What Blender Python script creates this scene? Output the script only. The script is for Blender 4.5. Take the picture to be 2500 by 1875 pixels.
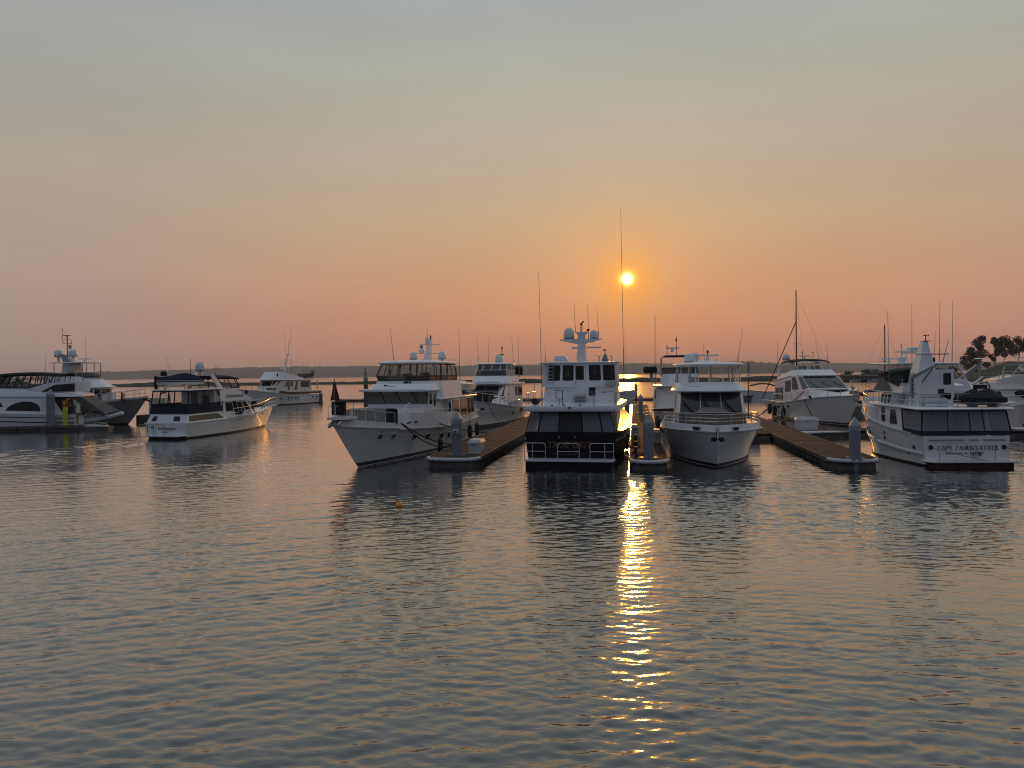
import bpy, bmesh, math, random
import numpy as np
from mathutils import Vector, Matrix, noise as mnoise

sc = bpy.context.scene
for o in list(bpy.data.objects):
    bpy.data.objects.remove(o)
COL = sc.collection
R = math.radians

# ------------------------------------------------------------------ camera
EYE = 5.3
cd = bpy.data.cameras.new('camera')
cam = bpy.data.objects.new('camera', cd); COL.objects.link(cam)
cd.sensor_width = 36.0
cd.lens = 1850.0 / 2500.0 * 36.0
cd.clip_start = 0.5
cd.clip_end = 40000.0
cam.matrix_world = (Matrix.Translation((0, 0, EYE)) @ Matrix.Rotation(R(90 - 0.697), 4, 'X')
                    @ Matrix.Rotation(R(-0.573), 4, 'Z'))
sc.camera = cam

# ------------------------------------------------------------------ sky and sun
SUN_AZ, SUN_EL = R(8.70), R(7.03)
SUN_DIR = (math.sin(SUN_AZ) * math.cos(SUN_EL), math.cos(SUN_AZ) * math.cos(SUN_EL), math.sin(SUN_EL))


def lin(r, g, b):
    def f(c):
        c /= 255.0
        return c / 12.92 if c <= 0.04045 else ((c + 0.055) / 1.055) ** 2.4
    return (f(r), f(g), f(b), 1.0)


world = bpy.data.worlds.new('World')
sc.world = world
world.use_nodes = True
nt = world.node_tree
for n in list(nt.nodes):
    nt.nodes.remove(n)
N, L = nt.nodes, nt.links


def math_node(tree, op, a, b=None, clamp=False):
    n = tree.nodes.new('ShaderNodeMath'); n.operation = op; n.use_clamp = clamp
    for i, v in enumerate((a, b)):
        if v is None:
            continue
        if isinstance(v, (int, float)):
            n.inputs[i].default_value = v
        else:
            tree.links.new(v, n.inputs[i])
    return n.outputs[0]


def ramp(tree, fac, stops, interp='EASE'):
    n = tree.nodes.new('ShaderNodeValToRGB')
    cr = n.color_ramp
    cr.interpolation = interp
    while len(cr.elements) < len(stops):
        cr.elements.new(0.5)
    for e, (p, c) in zip(cr.elements, stops):
        e.position = p; e.color = c
    tree.links.new(fac, n.inputs[0])
    return n.outputs[0]


def mix(tree, fac, a, b, kind='MIX'):
    n = tree.nodes.new('ShaderNodeMix'); n.data_type = 'RGBA'; n.blend_type = kind
    for sock, v in ((n.inputs[0], fac), (n.inputs[6], a), (n.inputs[7], b)):
        if isinstance(v, (int, float)):
            sock.default_value = v
        elif isinstance(v, tuple):
            sock.default_value = v
        else:
            tree.links.new(v, sock)
    return n.outputs[2]


tc = N.new('ShaderNodeTexCoord')
sep = N.new('ShaderNodeSeparateXYZ'); L.new(tc.outputs['Generated'], sep.inputs[0])
vz = math_node(nt, 'MAXIMUM', sep.outputs[2], 0.0)
# smoke-hazed sky: one vertical gradient towards the sun, one away from it
toward = ramp(nt, vz, [(0.0, lin(192, 132, 108)), (0.05, lin(200, 139, 110)), (0.11, lin(201, 149, 116)),
                       (0.19, lin(195, 164, 131)), (0.27, lin(185, 171, 150)), (0.36, lin(173, 173, 161)),
                       (0.46, lin(166, 172, 173)), (0.70, lin(160, 169, 175)), (1.0, lin(142, 153, 166))], 'LINEAR')
aside = ramp(nt, vz, [(0.0, lin(168, 143, 136)), (0.05, lin(171, 146, 136)), (0.12, lin(176, 153, 139)),
                      (0.22, lin(176, 163, 148)), (0.32, lin(168, 166, 159)), (0.46, lin(157, 164, 167)),
                      (0.70, lin(156, 166, 173)), (1.0, lin(142, 153, 166))], 'LINEAR')
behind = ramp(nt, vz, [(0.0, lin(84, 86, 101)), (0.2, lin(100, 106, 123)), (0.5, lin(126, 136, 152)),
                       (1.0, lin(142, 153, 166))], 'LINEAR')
dh = N.new('ShaderNodeVectorMath'); dh.operation = 'DOT_PRODUCT'
flat = N.new('ShaderNodeCombineXYZ')
L.new(sep.outputs[0], flat.inputs[0]); L.new(sep.outputs[1], flat.inputs[1])
nrm = N.new('ShaderNodeVectorMath'); nrm.operation = 'NORMALIZE'; L.new(flat.outputs[0], nrm.inputs[0])
L.new(nrm.outputs[0], dh.inputs[0])
dh.inputs[1].default_value = (math.sin(SUN_AZ), math.cos(SUN_AZ), 0)
az_fac = N.new('ShaderNodeMapRange'); az_fac.interpolation_type = 'SMOOTHSTEP'
L.new(dh.outputs['Value'], az_fac.inputs[0])
az_fac.inputs[1].default_value = 0.72; az_fac.inputs[2].default_value = 1.0
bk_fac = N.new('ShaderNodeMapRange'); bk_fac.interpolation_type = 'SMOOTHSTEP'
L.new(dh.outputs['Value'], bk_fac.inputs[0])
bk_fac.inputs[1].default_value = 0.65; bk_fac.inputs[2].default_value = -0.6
sky_col = mix(nt, az_fac.outputs[0], aside, toward)
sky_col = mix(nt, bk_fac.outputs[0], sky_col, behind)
# faint streaks of smoke
mp = N.new('ShaderNodeMapping'); mp.inputs['Rotation'].default_value = (0, R(18), R(10))
mp.inputs['Scale'].default_value = (2.2, 2.2, 9.0)
L.new(tc.outputs['Generated'], mp.inputs[0])
nz = N.new('ShaderNodeTexNoise'); nz.inputs['Scale'].default_value = 1.6; nz.inputs['Detail'].default_value = 4.0
L.new(mp.outputs[0], nz.inputs[0])
streak = N.new('ShaderNodeMapRange'); L.new(nz.outputs[0], streak.inputs[0])
streak.inputs[1].default_value = 0.25; streak.inputs[2].default_value = 0.75
streak.inputs[3].default_value = 0.955; streak.inputs[4].default_value = 1.045
sm = N.new('ShaderNodeVectorMath'); sm.operation = 'SCALE'
L.new(sky_col, sm.inputs[0]); L.new(streak.outputs[0], sm.inputs['Scale'])
# aureole round the sun, and its disc
ds = N.new('ShaderNodeVectorMath'); ds.operation = 'DOT_PRODUCT'
nv = N.new('ShaderNodeVectorMath'); nv.operation = 'NORMALIZE'; L.new(tc.outputs['Generated'], nv.inputs[0])
L.new(nv.outputs[0], ds.inputs[0]); ds.inputs[1].default_value = SUN_DIR
ang = math_node(nt, 'ARCCOSINE', math_node(nt, 'MINIMUM', ds.outputs['Value'], 1.0))
deg = math_node(nt, 'MULTIPLY', ang, 180 / math.pi)


def glow(width, power, col):
    x = math_node(nt, 'POWER', math_node(nt, 'DIVIDE', deg, width), power)
    e = math_node(nt, 'POWER', 2.718281828, math_node(nt, 'MULTIPLY', x, -1.0))
    s = N.new('ShaderNodeVectorMath'); s.operation = 'SCALE'
    s.inputs[0].default_value = col; L.new(e, s.inputs['Scale'])
    return s.outputs[0]


def vadd(a, b):
    n = N.new('ShaderNodeVectorMath'); n.operation = 'ADD'
    L.new(a, n.inputs[0]); L.new(b, n.inputs[1])
    return n.outputs[0]


tot = vadd(sm.outputs[0], glow(6.0, 1.2, (0.12, 0.020, -0.03)))
tot = vadd(tot, glow(2.0, 1.2, (0.42, 0.085, -0.12)))
tot = vadd(tot, glow(0.62, 3.0, (1.2, 0.75, 0.10)))
tot = vadd(tot, glow(0.40, 6.0, (4.0, 3.2, 1.4)))
mxv = N.new('ShaderNodeVectorMath'); mxv.operation = 'MAXIMUM'
L.new(tot, mxv.inputs[0]); mxv.inputs[1].default_value = (0, 0, 0)
ten = N.new('ShaderNodeVectorMath'); ten.operation = 'SCALE'
L.new(mxv.outputs[0], ten.inputs[0]); ten.inputs['Scale'].default_value = 10.0
nish = N.new('ShaderNodeTexSky'); nish.sky_type = 'NISHITA'; nish.sun_disc = False
nish.sun_elevation = SUN_EL; nish.sun_rotation = SUN_AZ
nish.dust_density = 6.0; nish.air_density = 1.2
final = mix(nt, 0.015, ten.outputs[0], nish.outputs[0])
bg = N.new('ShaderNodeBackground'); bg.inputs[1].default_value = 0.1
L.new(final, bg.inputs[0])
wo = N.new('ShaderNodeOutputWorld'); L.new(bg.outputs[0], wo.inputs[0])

sd = bpy.data.lights.new('sun', 'SUN')
sd.energy = 0.6; sd.angle = R(0.53); sd.color = (1.0, 0.42, 0.05)      # dimmed and reddened by smoke
sun = bpy.data.objects.new('sun', sd); COL.objects.link(sun)
sun.rotation_euler = Vector([-c for c in SUN_DIR]).to_track_quat('-Z', 'Y').to_euler()

vs = sc.view_settings
vs.view_transform = 'Standard'
vs.look = 'None'
vs.gamma = 1.0
vs.exposure = 0.0
vs.use_curve_mapping = False
sc.cycles.use_denoising = True
sc.cycles.filter_width = 1.1
sc.cycles.max_bounces = 8
sc.cycles.transparent_max_bounces = 24
sc.cycles.volume_bounces = 1
sc.cycles.sample_clamp_indirect = 8.0
sc.cycles.caustics_reflective = False
sc.cycles.caustics_refractive = False

# ------------------------------------------------------------------ helpers
MA = R(9.2106)                                   # the fingers of the marina run this far right of straight ahead
CA, SA = math.cos(MA), math.sin(MA)


def W(u, v, z=0.0):                              # marina axes (across, along) -> world
    return Vector((u * CA + v * SA, -u * SA + v * CA, z))


def tag(o, label=None, cat=None, group=None, kind=None):
    for k, v in (('label', label), ('category', cat), ('group', group), ('kind', kind)):
        if v:
            o[k] = v
    return o


def thing(name, label, cat, loc=(0, 0, 0), rz=0.0, group=None):
    o = bpy.data.objects.new(name, None); COL.objects.link(o)
    o.empty_display_size = 0.3
    o.location = loc; o.rotation_euler = (0, 0, rz)
    return tag(o, label, cat, group)


class MB:
    """collects simple shapes into one mesh"""
    def __init__(s):
        s.v = []; s.f = []

    def add(s, vs, fs):
        k = len(s.v)
        s.v += [tuple(p) for p in vs]
        s.f += [tuple(i + k for i in f) for f in fs]
        return s

    def box(s, c, d, rz=0.0, ry=0.0, rx=0.0):
        m = Matrix.Rotation(rz, 3, 'Z') @ Matrix.Rotation(ry, 3, 'Y') @ Matrix.Rotation(rx, 3, 'X')
        c = Vector(c)
        vs = [c + m @ Vector((x * d[0] / 2, y * d[1] / 2, z * d[2] / 2)) for z in (-1, 1) for y in (-1, 1) for x in (-1, 1)]
        return s.add(vs, [(0, 2, 3, 1), (4, 5, 7, 6), (0, 1, 5, 4), (2, 6, 7, 3), (0, 4, 6, 2), (1, 3, 7, 5)])

    def loft(s, rings, cap0=True, cap1=True, closed=True):
        n = len(rings[0])
        vs = [p for r in rings for p in r]
        fs = []
        for i in range(len(rings) - 1):
            for j in range(n if closed else n - 1):
                a, b = i * n + j, i * n + (j + 1) % n
                fs.append((a, b, b + n, a + n))
        if cap0:
            fs.append(tuple(range(n))[::-1])
        if cap1:
            fs.append(tuple(range((len(rings) - 1) * n, len(rings) * n)))
        return s.add(vs, fs)

    def tube(s, pts, r, n=6, r1=None):
        pts = [Vector(p) for p in pts]
        rings = []
        up = None
        for i, p in enumerate(pts):
            t = (pts[min(i + 1, len(pts) - 1)] - pts[max(i - 1, 0)])
            if t.length < 1e-9:
                t = Vector((0, 0, 1))
            t.normalize()
            if up is None or abs(t.dot(up)) > 0.97:
                up = Vector((0, 0, 1)) if abs(t.z) < 0.9 else Vector((1, 0, 0))
            a = t.cross(up).normalized(); b = a.cross(t)
            rr = r if r1 is None else r + (r1 - r) * i / max(1, len(pts) - 1)
            rings.append([p + (a * math.cos(2 * math.pi * k / n) + b * math.sin(2 * math.pi * k / n)) * rr for k in range(n)])
        return s.loft(rings)

    def lathe(s, prof, c=(0, 0, 0), n=16, m=None):
        c = Vector(c)
        rings = []
        for r, z in prof:
            ring = [Vector((r * math.cos(2 * math.pi * k / n), r * math.sin(2 * math.pi * k / n), z)) for k in range(n)]
            if m is not None:
                ring = [m @ p for p in ring]
            rings.append([c + p for p in ring])
        return s.loft(rings)

    def quadslab(s, a, b, c, d, th):
        a, b, c, d = map(Vector, (a, b, c, d))
        nn = (b - a).cross(d - a).normalized() * th
        return s.add([a, b, c, d, a + nn, b + nn, c + nn, d + nn],
                     [(3, 2, 1, 0), (4, 5, 6, 7), (0, 1, 5, 4), (1, 2, 6, 5), (2, 3, 7, 6), (3, 0, 4, 7)])

    def polyslab(s, pts, nn):
        """polygon pts pushed out by vector nn"""
        pts = [Vector(p) for p in pts]; n = len(pts); nn = Vector(nn)
        fs = [tuple(range(n))[::-1], tuple(range(n, 2 * n))]
        fs += [(i, (i + 1) % n, (i + 1) % n + n, i + n) for i in range(n)]
        return s.add(pts + [p + nn for p in pts], fs)

    def mesh(s, name, smooth=35):
        me = bpy.data.meshes.new(name)
        me.from_pydata(s.v, [], s.f)
        bm = bmesh.new(); bm.from_mesh(me)
        bmesh.ops.recalc_face_normals(bm, faces=bm.faces)
        bm.to_mesh(me); bm.free()
        if smooth:
            me.shade_smooth()
            me.set_sharp_from_angle(angle=R(smooth))
        return me

    def build(s, name, mat, parent=None, smooth=35):
        me = s.mesh(name, smooth)
        me.materials.append(mat)
        o = bpy.data.objects.new(name, me); COL.objects.link(o)
        if parent is not None:
            o.parent = parent
        return o


def copy_tree(o, parent=None):
    c = o.copy(); COL.objects.link(c); c.parent = parent
    for ch in o.children:
        copy_tree(ch, c)
    return c


# ------------------------------------------------------------------ materials
def pmat(name, col, rough=0.5, metal=0.0, var=0.0, scale=3.0, spec=0.5, coat=0.0, bump=0.0, bscale=None, col2=None, stretch=None):
    m = bpy.data.materials.new(name); m.use_nodes = True
    t = m.node_tree; b = t.nodes['Principled BSDF']
    b.inputs['Roughness'].default_value = rough
    b.inputs['Metallic'].default_value = metal
    b.inputs['Specular IOR Level'].default_value = spec
    b.inputs['Coat Weight'].default_value = coat
    c = tuple(col[:3]) + (1.0,)
    b.inputs['Base Color'].default_value = c
    if var or bump or col2:
        g = t.nodes.new('ShaderNodeTexCoord')
        src = g.outputs['Object']
        if stretch:
            mpn = t.nodes.new('ShaderNodeMapping'); mpn.inputs['Scale'].default_value = stretch
            t.links.new(src, mpn.inputs[0]); src = mpn.outputs[0]
        nz = t.nodes.new('ShaderNodeTexNoise'); nz.inputs['Scale'].default_value = scale
        nz.inputs['Detail'].default_value = 6.0; nz.inputs['Roughness'].default_value = 0.62
        t.links.new(src, nz.inputs[0])
        lo = tuple(x * (1 - var) for x in c[:3]) + (1,)
        hi = tuple(min(1, x * (1 + var)) for x in (col2 or c)[:3]) + (1,)
        o = ramp(t, nz.outputs[0], [(0.3, lo), (0.7, hi)], 'LINEAR')
        t.links.new(o, b.inputs['Base Color'])
        if bump:
            nb = t.nodes.new('ShaderNodeTexNoise'); nb.inputs['Scale'].default_value = bscale or scale * 6
            nb.inputs['Detail'].default_value = 4.0
            t.links.new(src, nb.inputs[0])
            bp = t.nodes.new('ShaderNodeBump'); bp.inputs['Strength'].default_value = bump; bp.inputs['Distance'].default_value = 0.02
            t.links.new(nb.outputs[0], bp.inputs['Height']); t.links.new(bp.outputs[0], b.inputs['Normal'])
    return m


def clear_mat(name, tint, alpha, rough=0.06, col=(0.25, 0.26, 0.26)):
    m = bpy.data.materials.new(name); m.use_nodes = True
    t = m.node_tree
    for n in list(t.nodes):
        t.nodes.remove(n)
    out = t.nodes.new('ShaderNodeOutputMaterial')
    tr = t.nodes.new('ShaderNodeBsdfTransparent'); tr.inputs[0].default_value = tint + (1,)
    p = t.nodes.new('ShaderNodeBsdfPrincipled')
    p.inputs['Base Color'].default_value = col + (1,); p.inputs['Roughness'].default_value = rough
    mx = t.nodes.new('ShaderNodeMixShader'); mx.inputs[0].default_value = alpha
    t.links.new(tr.outputs[0], mx.inputs[1]); t.links.new(p.outputs[0], mx.inputs[2])
    t.links.new(mx.outputs[0], out.inputs[0])
    return m


M = {}
M['gel'] = pmat('white_gelcoat', (0.80, 0.80, 0.81), 0.28, var=0.05, scale=1.3, coat=0.3)
M['gel_hull'] = pmat('white_hull_paint', (0.76, 0.76, 0.75), 0.22, var=0.06, scale=0.7, coat=0.4, stretch=(0.4, 0.4, 2.0))
M['gel_cream'] = pmat('cream_gelcoat', (0.72, 0.69, 0.62), 0.3, var=0.05, scale=1.2, coat=0.3)
M['gel_grey'] = pmat('grey_hull_paint', (0.20, 0.21, 0.20), 0.3, var=0.08, scale=0.8, coat=0.2)
M['black_hull'] = pmat('black_hull_paint', (0.004, 0.004, 0.006), 0.30, var=0.2, scale=1.0, spec=0.25)
M['boot'] = pmat('boot_stripe_paint', (0.012, 0.012, 0.015), 0.45, var=0.3, scale=2.0)
M['antifoul'] = pmat('antifouling_paint', (0.06, 0.022, 0.02), 0.7, var=0.4, scale=2.5)
M['dark_glass'] = pmat('dark_window_glass', (0.012, 0.013, 0.014), 0.05, spec=0.5)
M['grey_glass'] = pmat('grey_window_glass', (0.035, 0.036, 0.04), 0.08, spec=0.6)
M['rubber'] = pmat('black_rubber', (0.012, 0.012, 0.013), 0.6)
M['steel'] = pmat('stainless_steel', (0.62, 0.62, 0.63), 0.22, metal=1.0)
M['alu'] = pmat('brushed_aluminium', (0.45, 0.45, 0.46), 0.42, metal=1.0)
M['galv'] = pmat('grey_metal', (0.30, 0.31, 0.32), 0.5, metal=0.6)
M['navy'] = pmat('navy_canvas', (0.008, 0.010, 0.028), 0.85, var=0.25, scale=3, bump=0.5, bscale=6)
M['blackcanvas'] = pmat('black_canvas', (0.010, 0.011, 0.013), 0.85, var=0.3, scale=3, bump=0.5, bscale=6)
M['greencanvas'] = pmat('dark_green_canvas', (0.012, 0.022, 0.018), 0.85, var=0.25, scale=3, bump=0.5, bscale=6)
M['greycanvas'] = pmat('grey_canvas', (0.10, 0.10, 0.095), 0.9, var=0.15, scale=2.5, bump=0.4, bscale=5)
M['tancanvas'] = pmat('taupe_canvas', (0.17, 0.16, 0.14), 0.9, var=0.14, scale=2.5, bump=0.4, bscale=5)
M['browncanvas'] = pmat('brown_canvas', (0.13, 0.095, 0.075), 0.9, var=0.14, scale=2.5, bump=0.4, bscale=5)
M['redcanvas'] = pmat('maroon_canvas', (0.10, 0.012, 0.018), 0.85, var=0.2, scale=3)
M['teak'] = pmat('teak', (0.20, 0.105, 0.055), 0.5, var=0.35, scale=6, stretch=(0.3, 3, 3))
M['vinyl'] = clear_mat('clear_vinyl', (0.97, 0.965, 0.95), 0.06)
M['smoked'] = clear_mat('smoked_acrylic', (0.55, 0.42, 0.33), 0.25)
M['milky'] = clear_mat('milky_vinyl', (0.80, 0.80, 0.80), 0.34, 0.15, (0.42, 0.43, 0.46))
M['tint'] = clear_mat('tinted_window_glass', (0.34, 0.30, 0.27), 0.22, 0.04)
M['rope'] = pmat('dark_rope', (0.02, 0.02, 0.022), 0.9)
M['rope_pale'] = pmat('pale_rope', (0.35, 0.33, 0.28), 0.9)
M['yellow'] = pmat('yellow_plastic', (0.55, 0.62, 0.04), 0.55)
M['red'] = pmat('red_cloth', (0.16, 0.012, 0.016), 0.8)
M['gold'] = pmat('bronze_lettering', (0.13, 0.065, 0.035), 0.5)
M['paleletter'] = pmat('faded_lettering', (0.09, 0.085, 0.085), 0.5)
M['inkletter'] = pmat('navy_lettering', (0.018, 0.02, 0.04), 0.5)
M['domeplastic'] = pmat('white_plastic', (0.74, 0.75, 0.76), 0.35)
M['rib'] = pmat('grey_inflatable_fabric', (0.52, 0.53, 0.54), 0.6)
M['amber'] = pmat('amber_plastic', (0.5, 0.2, 0.03), 0.4)
# ------------------------------------------------------------------ water
def water_material():
    m = bpy.data.materials.new('harbour_water'); m.use_nodes = True
    t = m.node_tree; b = t.nodes['Principled BSDF']
    b.inputs['Base Color'].default_value = (0.006, 0.009, 0.009, 1)
    b.inputs['Roughness'].default_value = 0.09
    b.inputs['IOR'].default_value = 1.85
    b.inputs['Coat Weight'].default_value = 1.0
    b.inputs['Coat IOR'].default_value = 1.5
    b.inputs['Coat Roughness'].default_value = 0.09
    g = t.nodes.new('ShaderNodeNewGeometry')
    pos = g.outputs['Position']

    def field(rot, across, along, detail, rough=0.55, off=0.0):
        mp = t.nodes.new('ShaderNodeMapping'); mp.vector_type = 'TEXTURE'
        mp.inputs['Location'].default_value = (off, off * 0.7, 0)
        mp.inputs['Rotation'].default_value = (0, 0, R(rot))
        mp.inputs['Scale'].default_value = (along, across, 1.0)
        t.links.new(pos, mp.inputs[0])
        n = t.nodes.new('ShaderNodeTexNoise'); n.noise_dimensions = '2D'
        n.inputs['Scale'].default_value = 1.0; n.inputs['Detail'].default_value = detail
        n.inputs['Roughness'].default_value = rough
        t.links.new(mp.outputs[0], n.inputs[0])
        return n.outputs[0]
    # capillary ripples on top of the modelled waves, stronger far out where the waves are not modelled
    a = math_node(t, 'MULTIPLY', field(10, 0.11, 0.30, 2.0), 0.0065)
    c = math_node(t, 'MULTIPLY', field(-20, 0.22, 0.7, 2.0, off=37), 0.010)
    d = math_node(t, 'MULTIPLY', field(4, 0.8, 3.2, 3.0, off=71), 0.11)
    dist = t.nodes.new('ShaderNodeVectorMath'); dist.operation = 'LENGTH'; t.links.new(pos, dist.inputs[0])
    far = t.nodes.new('ShaderNodeMapRange'); t.links.new(dist.outputs['Value'], far.inputs[0])
    far.inputs[1].default_value = 90; far.inputs[2].default_value = 150
    h = math_node(t, 'ADD', math_node(t, 'ADD', a, c), math_node(t, 'MULTIPLY', d, far.outputs[0]))
    patch = field(8, 5.0, 16.0, 2.0, off=111)
    pr = t.nodes.new('ShaderNodeMapRange'); t.links.new(patch, pr.inputs[0])
    pr.inputs[1].default_value = 0.3; pr.inputs[2].default_value = 0.7
    pr.inputs[3].default_value = 0.35; pr.inputs[4].default_value = 1.0
    bp = t.nodes.new('ShaderNodeBump'); bp.inputs['Distance'].default_value = 1.0
    t.links.new(pr.outputs[0], bp.inputs['Strength'])
    t.links.new(h, bp.inputs['Height'])
    t.links.new(bp.outputs[0], b.inputs['Normal']); t.links.new(bp.outputs[0], b.inputs['Coat Normal'])
    return m


def build_water():
    """one sheet to the horizon on a polar grid, fine in the basin where the ripples are real relief"""
    rng = np.random.default_rng(11)
    r1 = np.concatenate([np.arange(6.5, 20, 0.045), np.arange(20, 50, 0.06), np.arange(50, 150, 0.16)])
    rad = np.concatenate([[0.5, 2.0, 4.0, 5.5], r1, [160, 200, 300, 600, 1500, 3500, 7000]])
    fan = np.radians(np.linspace(-43, 43, 640))
    rest = np.radians(np.array([55, 80, 110, 145, 180, 215, 250, 280, 305]))
    th = np.concatenate([fan, rest])
    Rr, Th = np.meshgrid(rad, th, indexing='ij')
    Xw = Rr * np.sin(Th); Yw = Rr * np.cos(Th)
    z = np.zeros_like(Xw)
    # smooth random patches of livelier and calmer water
    lump = np.zeros_like(Xw)
    for _ in range(14):
        k = 2 * np.pi / rng.uniform(9, 34); a = rng.uniform(0, 2 * np.pi)
        lump += np.sin(k * (Xw * np.cos(a) * 0.5 + Yw * np.sin(a)) + rng.uniform(0, 6.28))
    lump = 0.85 + 0.11 * lump
    side = 1 / (1 + np.exp((Xw - 0.12 * Yw + 1.0) / 3.2))       # 1 on the left, 0 on the right

    def train(n, lo, hi, centre, spread, slope, weight):
        out = np.zeros_like(Xw)
        for _ in range(n):
            lam = np.exp(rng.uniform(np.log(lo), np.log(hi))); k = 2 * np.pi / lam
            a = np.radians(centre + rng.normal(0, spread))
            # crests lie along direction a, the wave runs across it
            ph = k * (-Xw * np.sin(a) + Yw * np.cos(a)) + rng.uniform(0, 6.28)
            ph = ph + 0.9 * np.sin(0.21 * (Xw * np.cos(a) + Yw * np.sin(a)) + rng.uniform(0, 6.28))
            w = np.sin(ph)
            w = w + 0.22 * np.cos(2 * ph)                        # sharper crests
            out += slope / k * w
        return out * weight
    z += train(9, 0.8, 1.9, 25, 4, 0.0185, 0.25 + 0.9 * side)
    z += train(16, 0.32, 0.7, 21, 10, 0.0250, 0.30 + 0.75 * side)
    z += train(8, 0.7, 1.5, -12, 6, 0.0170, 1.15 - 0.85 * side)
    z += train(26, 0.26, 0.58, -8, 15, 0.0310, 1.15 - 0.75 * side)
    z += train(6, 0.5, 1.1, -42, 7, 0.0160, 0.6 + 0.4 * side)
    z += train(8, 0.4, 0.8, 33, 9, 0.0150, 1.0 - 0.5 * side)
    z += train(28, 0.20, 0.38, 4, 26, 0.0270, 1.1 - 0.2 * side)
    z *= lump * (0.95 - 0.50 * np.clip((Rr - 13) / 32, 0, 1))
    # wake of the cruiser that has just passed on the left
    sx, sy = -30.4, 64.0
    for off in (-1.7, -0.8, 0.9, 1.8, 2.9):
        dx, dy = -0.36 - 0.03 * off, -0.93
        s_ = (Xw - sx) * dx + (Yw - sy) * dy
        q = (Xw - sx) * dy - (Yw - sy) * dx - off * (0.5 + 0.05 * np.maximum(s_, 0)) - 0.5 * np.sin(s_ * 0.25 + off)
        env = np.clip(s_ / 3, 0, 1) * np.clip((26 - s_) / 12, 0, 1)
        z += 0.045 * env * np.exp(-(q / 0.32) ** 2) * (0.6 + 0.4 * np.sin(s_ * 1.9 + off * 3))
    fade = np.clip((148 - Rr) / 50, 0, 1) * np.clip((Rr - 5.5) / 1.5, 0, 1) * np.clip((np.radians(43) - np.abs(((Th + np.pi) % (2 * np.pi)) - np.pi)) / np.radians(2), 0, 1)
    z *= fade
    nr, nt_ = Xw.shape
    co = np.stack([Xw, Yw, z], -1).reshape(-1, 3)
    i = np.arange(nr - 1)[:, None]; j = np.arange(nt_)[None, :]; j2 = (j + 1) % nt_
    q = np.stack([i * nt_ + j, i * nt_ + j2, (i + 1) * nt_ + j2, (i + 1) * nt_ + j], -1).reshape(-1, 4)[:, ::-1]
    cap = np.arange(nt_)[::-1]
    me = bpy.data.meshes.new('water')
    me.vertices.add(len(co)); me.vertices.foreach_set('co', co.astype(np.float32).ravel())
    nl = q.size + nt_
    me.loops.add(nl); me.loops.foreach_set('vertex_index', np.concatenate([q.ravel(), cap[::-1]]).astype(np.int32))
    me.polygons.add(len(q) + 1)
    me.polygons.foreach_set('loop_start', np.concatenate([np.arange(len(q)) * 4, [q.size]]).astype(np.int32))
    me.polygons.foreach_set('use_smooth', np.ones(len(q) + 1, dtype=bool))
    me.update(calc_edges=True)
    me.materials.append(M['water'])
    if me.polygons[0].normal.z < 0:
        me.flip_normals()
    o = bpy.data.objects.new('water', me); COL.objects.link(o)
    tag(o, kind='structure')


M['water'] = water_material()
build_water()

# ------------------------------------------------------------------ hills, spit, headland
M['forest'] = pmat('forested_hill', (0.035, 0.042, 0.030), 0.9, var=0.4, scale=0.02)
M['scrub'] = pmat('scrub_and_rock', (0.045, 0.042, 0.030), 0.9, var=0.5, scale=0.25, bump=0.8, bscale=0.8)
M['bank'] = pmat('grass_bank', (0.050, 0.060, 0.032), 0.95, var=0.4, scale=0.15, bump=0.6, bscale=0.8)


def ridge(name, prof, dist, depth, rough, mat, seed, step, trees=0.0, freq=1.0):
    """a long hill: prof = [(pixel-free azimuth x/Y, height)] given as tangents, at distance dist"""
    xs = [p[0] for p in prof]; hs = [p[1] for p in prof]
    n = int((xs[-1] - xs[0]) * dist / step)
    m = MB(); rings = []
    rows = 7
    for i in range(n + 1):
        tx = xs[0] + (xs[-1] - xs[0]) * i / n
        h = float(np.interp(tx, xs, hs))
        ring = []
        for j in range(rows):
            f = j / (rows - 1)
            y = dist + depth * f
            x = tx * dist * (1 + 0.15 * f)
            bell = [0.0, 0.55, 0.86, 1.0, 0.9, 0.5, 0.0][j]
            nn = mnoise.fractal((x * freq / 400 + seed, y * freq / 300, 0.0), 0.9, 2.0, 4)
            z = h * bell * (1 + rough * nn)
            if trees and 0 < j < rows - 1:
                z += trees * (random.random() ** 2) * min(1, h / (trees * 2))
            ring.append((x, y + 60 * nn * (j > 0) * depth / 900, z if 0 < j < rows - 1 else -0.5))
        rings.append(ring)
    m.loft(rings, False, False, closed=False)
    return tag(m.build(name, mat, smooth=60), kind='structure')


random.seed(5)
T = lambda px: (px - 1250) / 1850.0
ridge('far_hills', [(T(-900), 44), (T(-200), 48), (T(0), 38), (T(90), 22), (T(200), 6)], 6300, 500, 0.10, M['forest'], 3, 40, 4)
ridge('hills', [(T(60), 1), (T(85), 16), (T(110), 34), (T(180), 56), (T(330), 60), (T(370), 66), (T(420), 64), (T(500), 74), (T(700), 82), (T(850), 80),
                (T(1050), 76), (T(1300), 78), (T(1500), 80), (T(1640), 78), (T(1760), 76), (T(2000), 70),
                (T(2150), 60), (T(2500), 66), (T(3200), 70), (T(4000), 70)], 5200, 900, 0.05, M['forest'], 8, 16, 7)
ridge('wooded_hill', [(T(1560), 2), (T(1620), 30), (T(1700), 50), (T(1790), 60), (T(1870), 56), (T(1920), 44), (T(1990), 32), (T(2080), 14), (T(2160), 2)],
      3600, 700, 0.08, M['forest'], 21, 9, 9)


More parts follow.
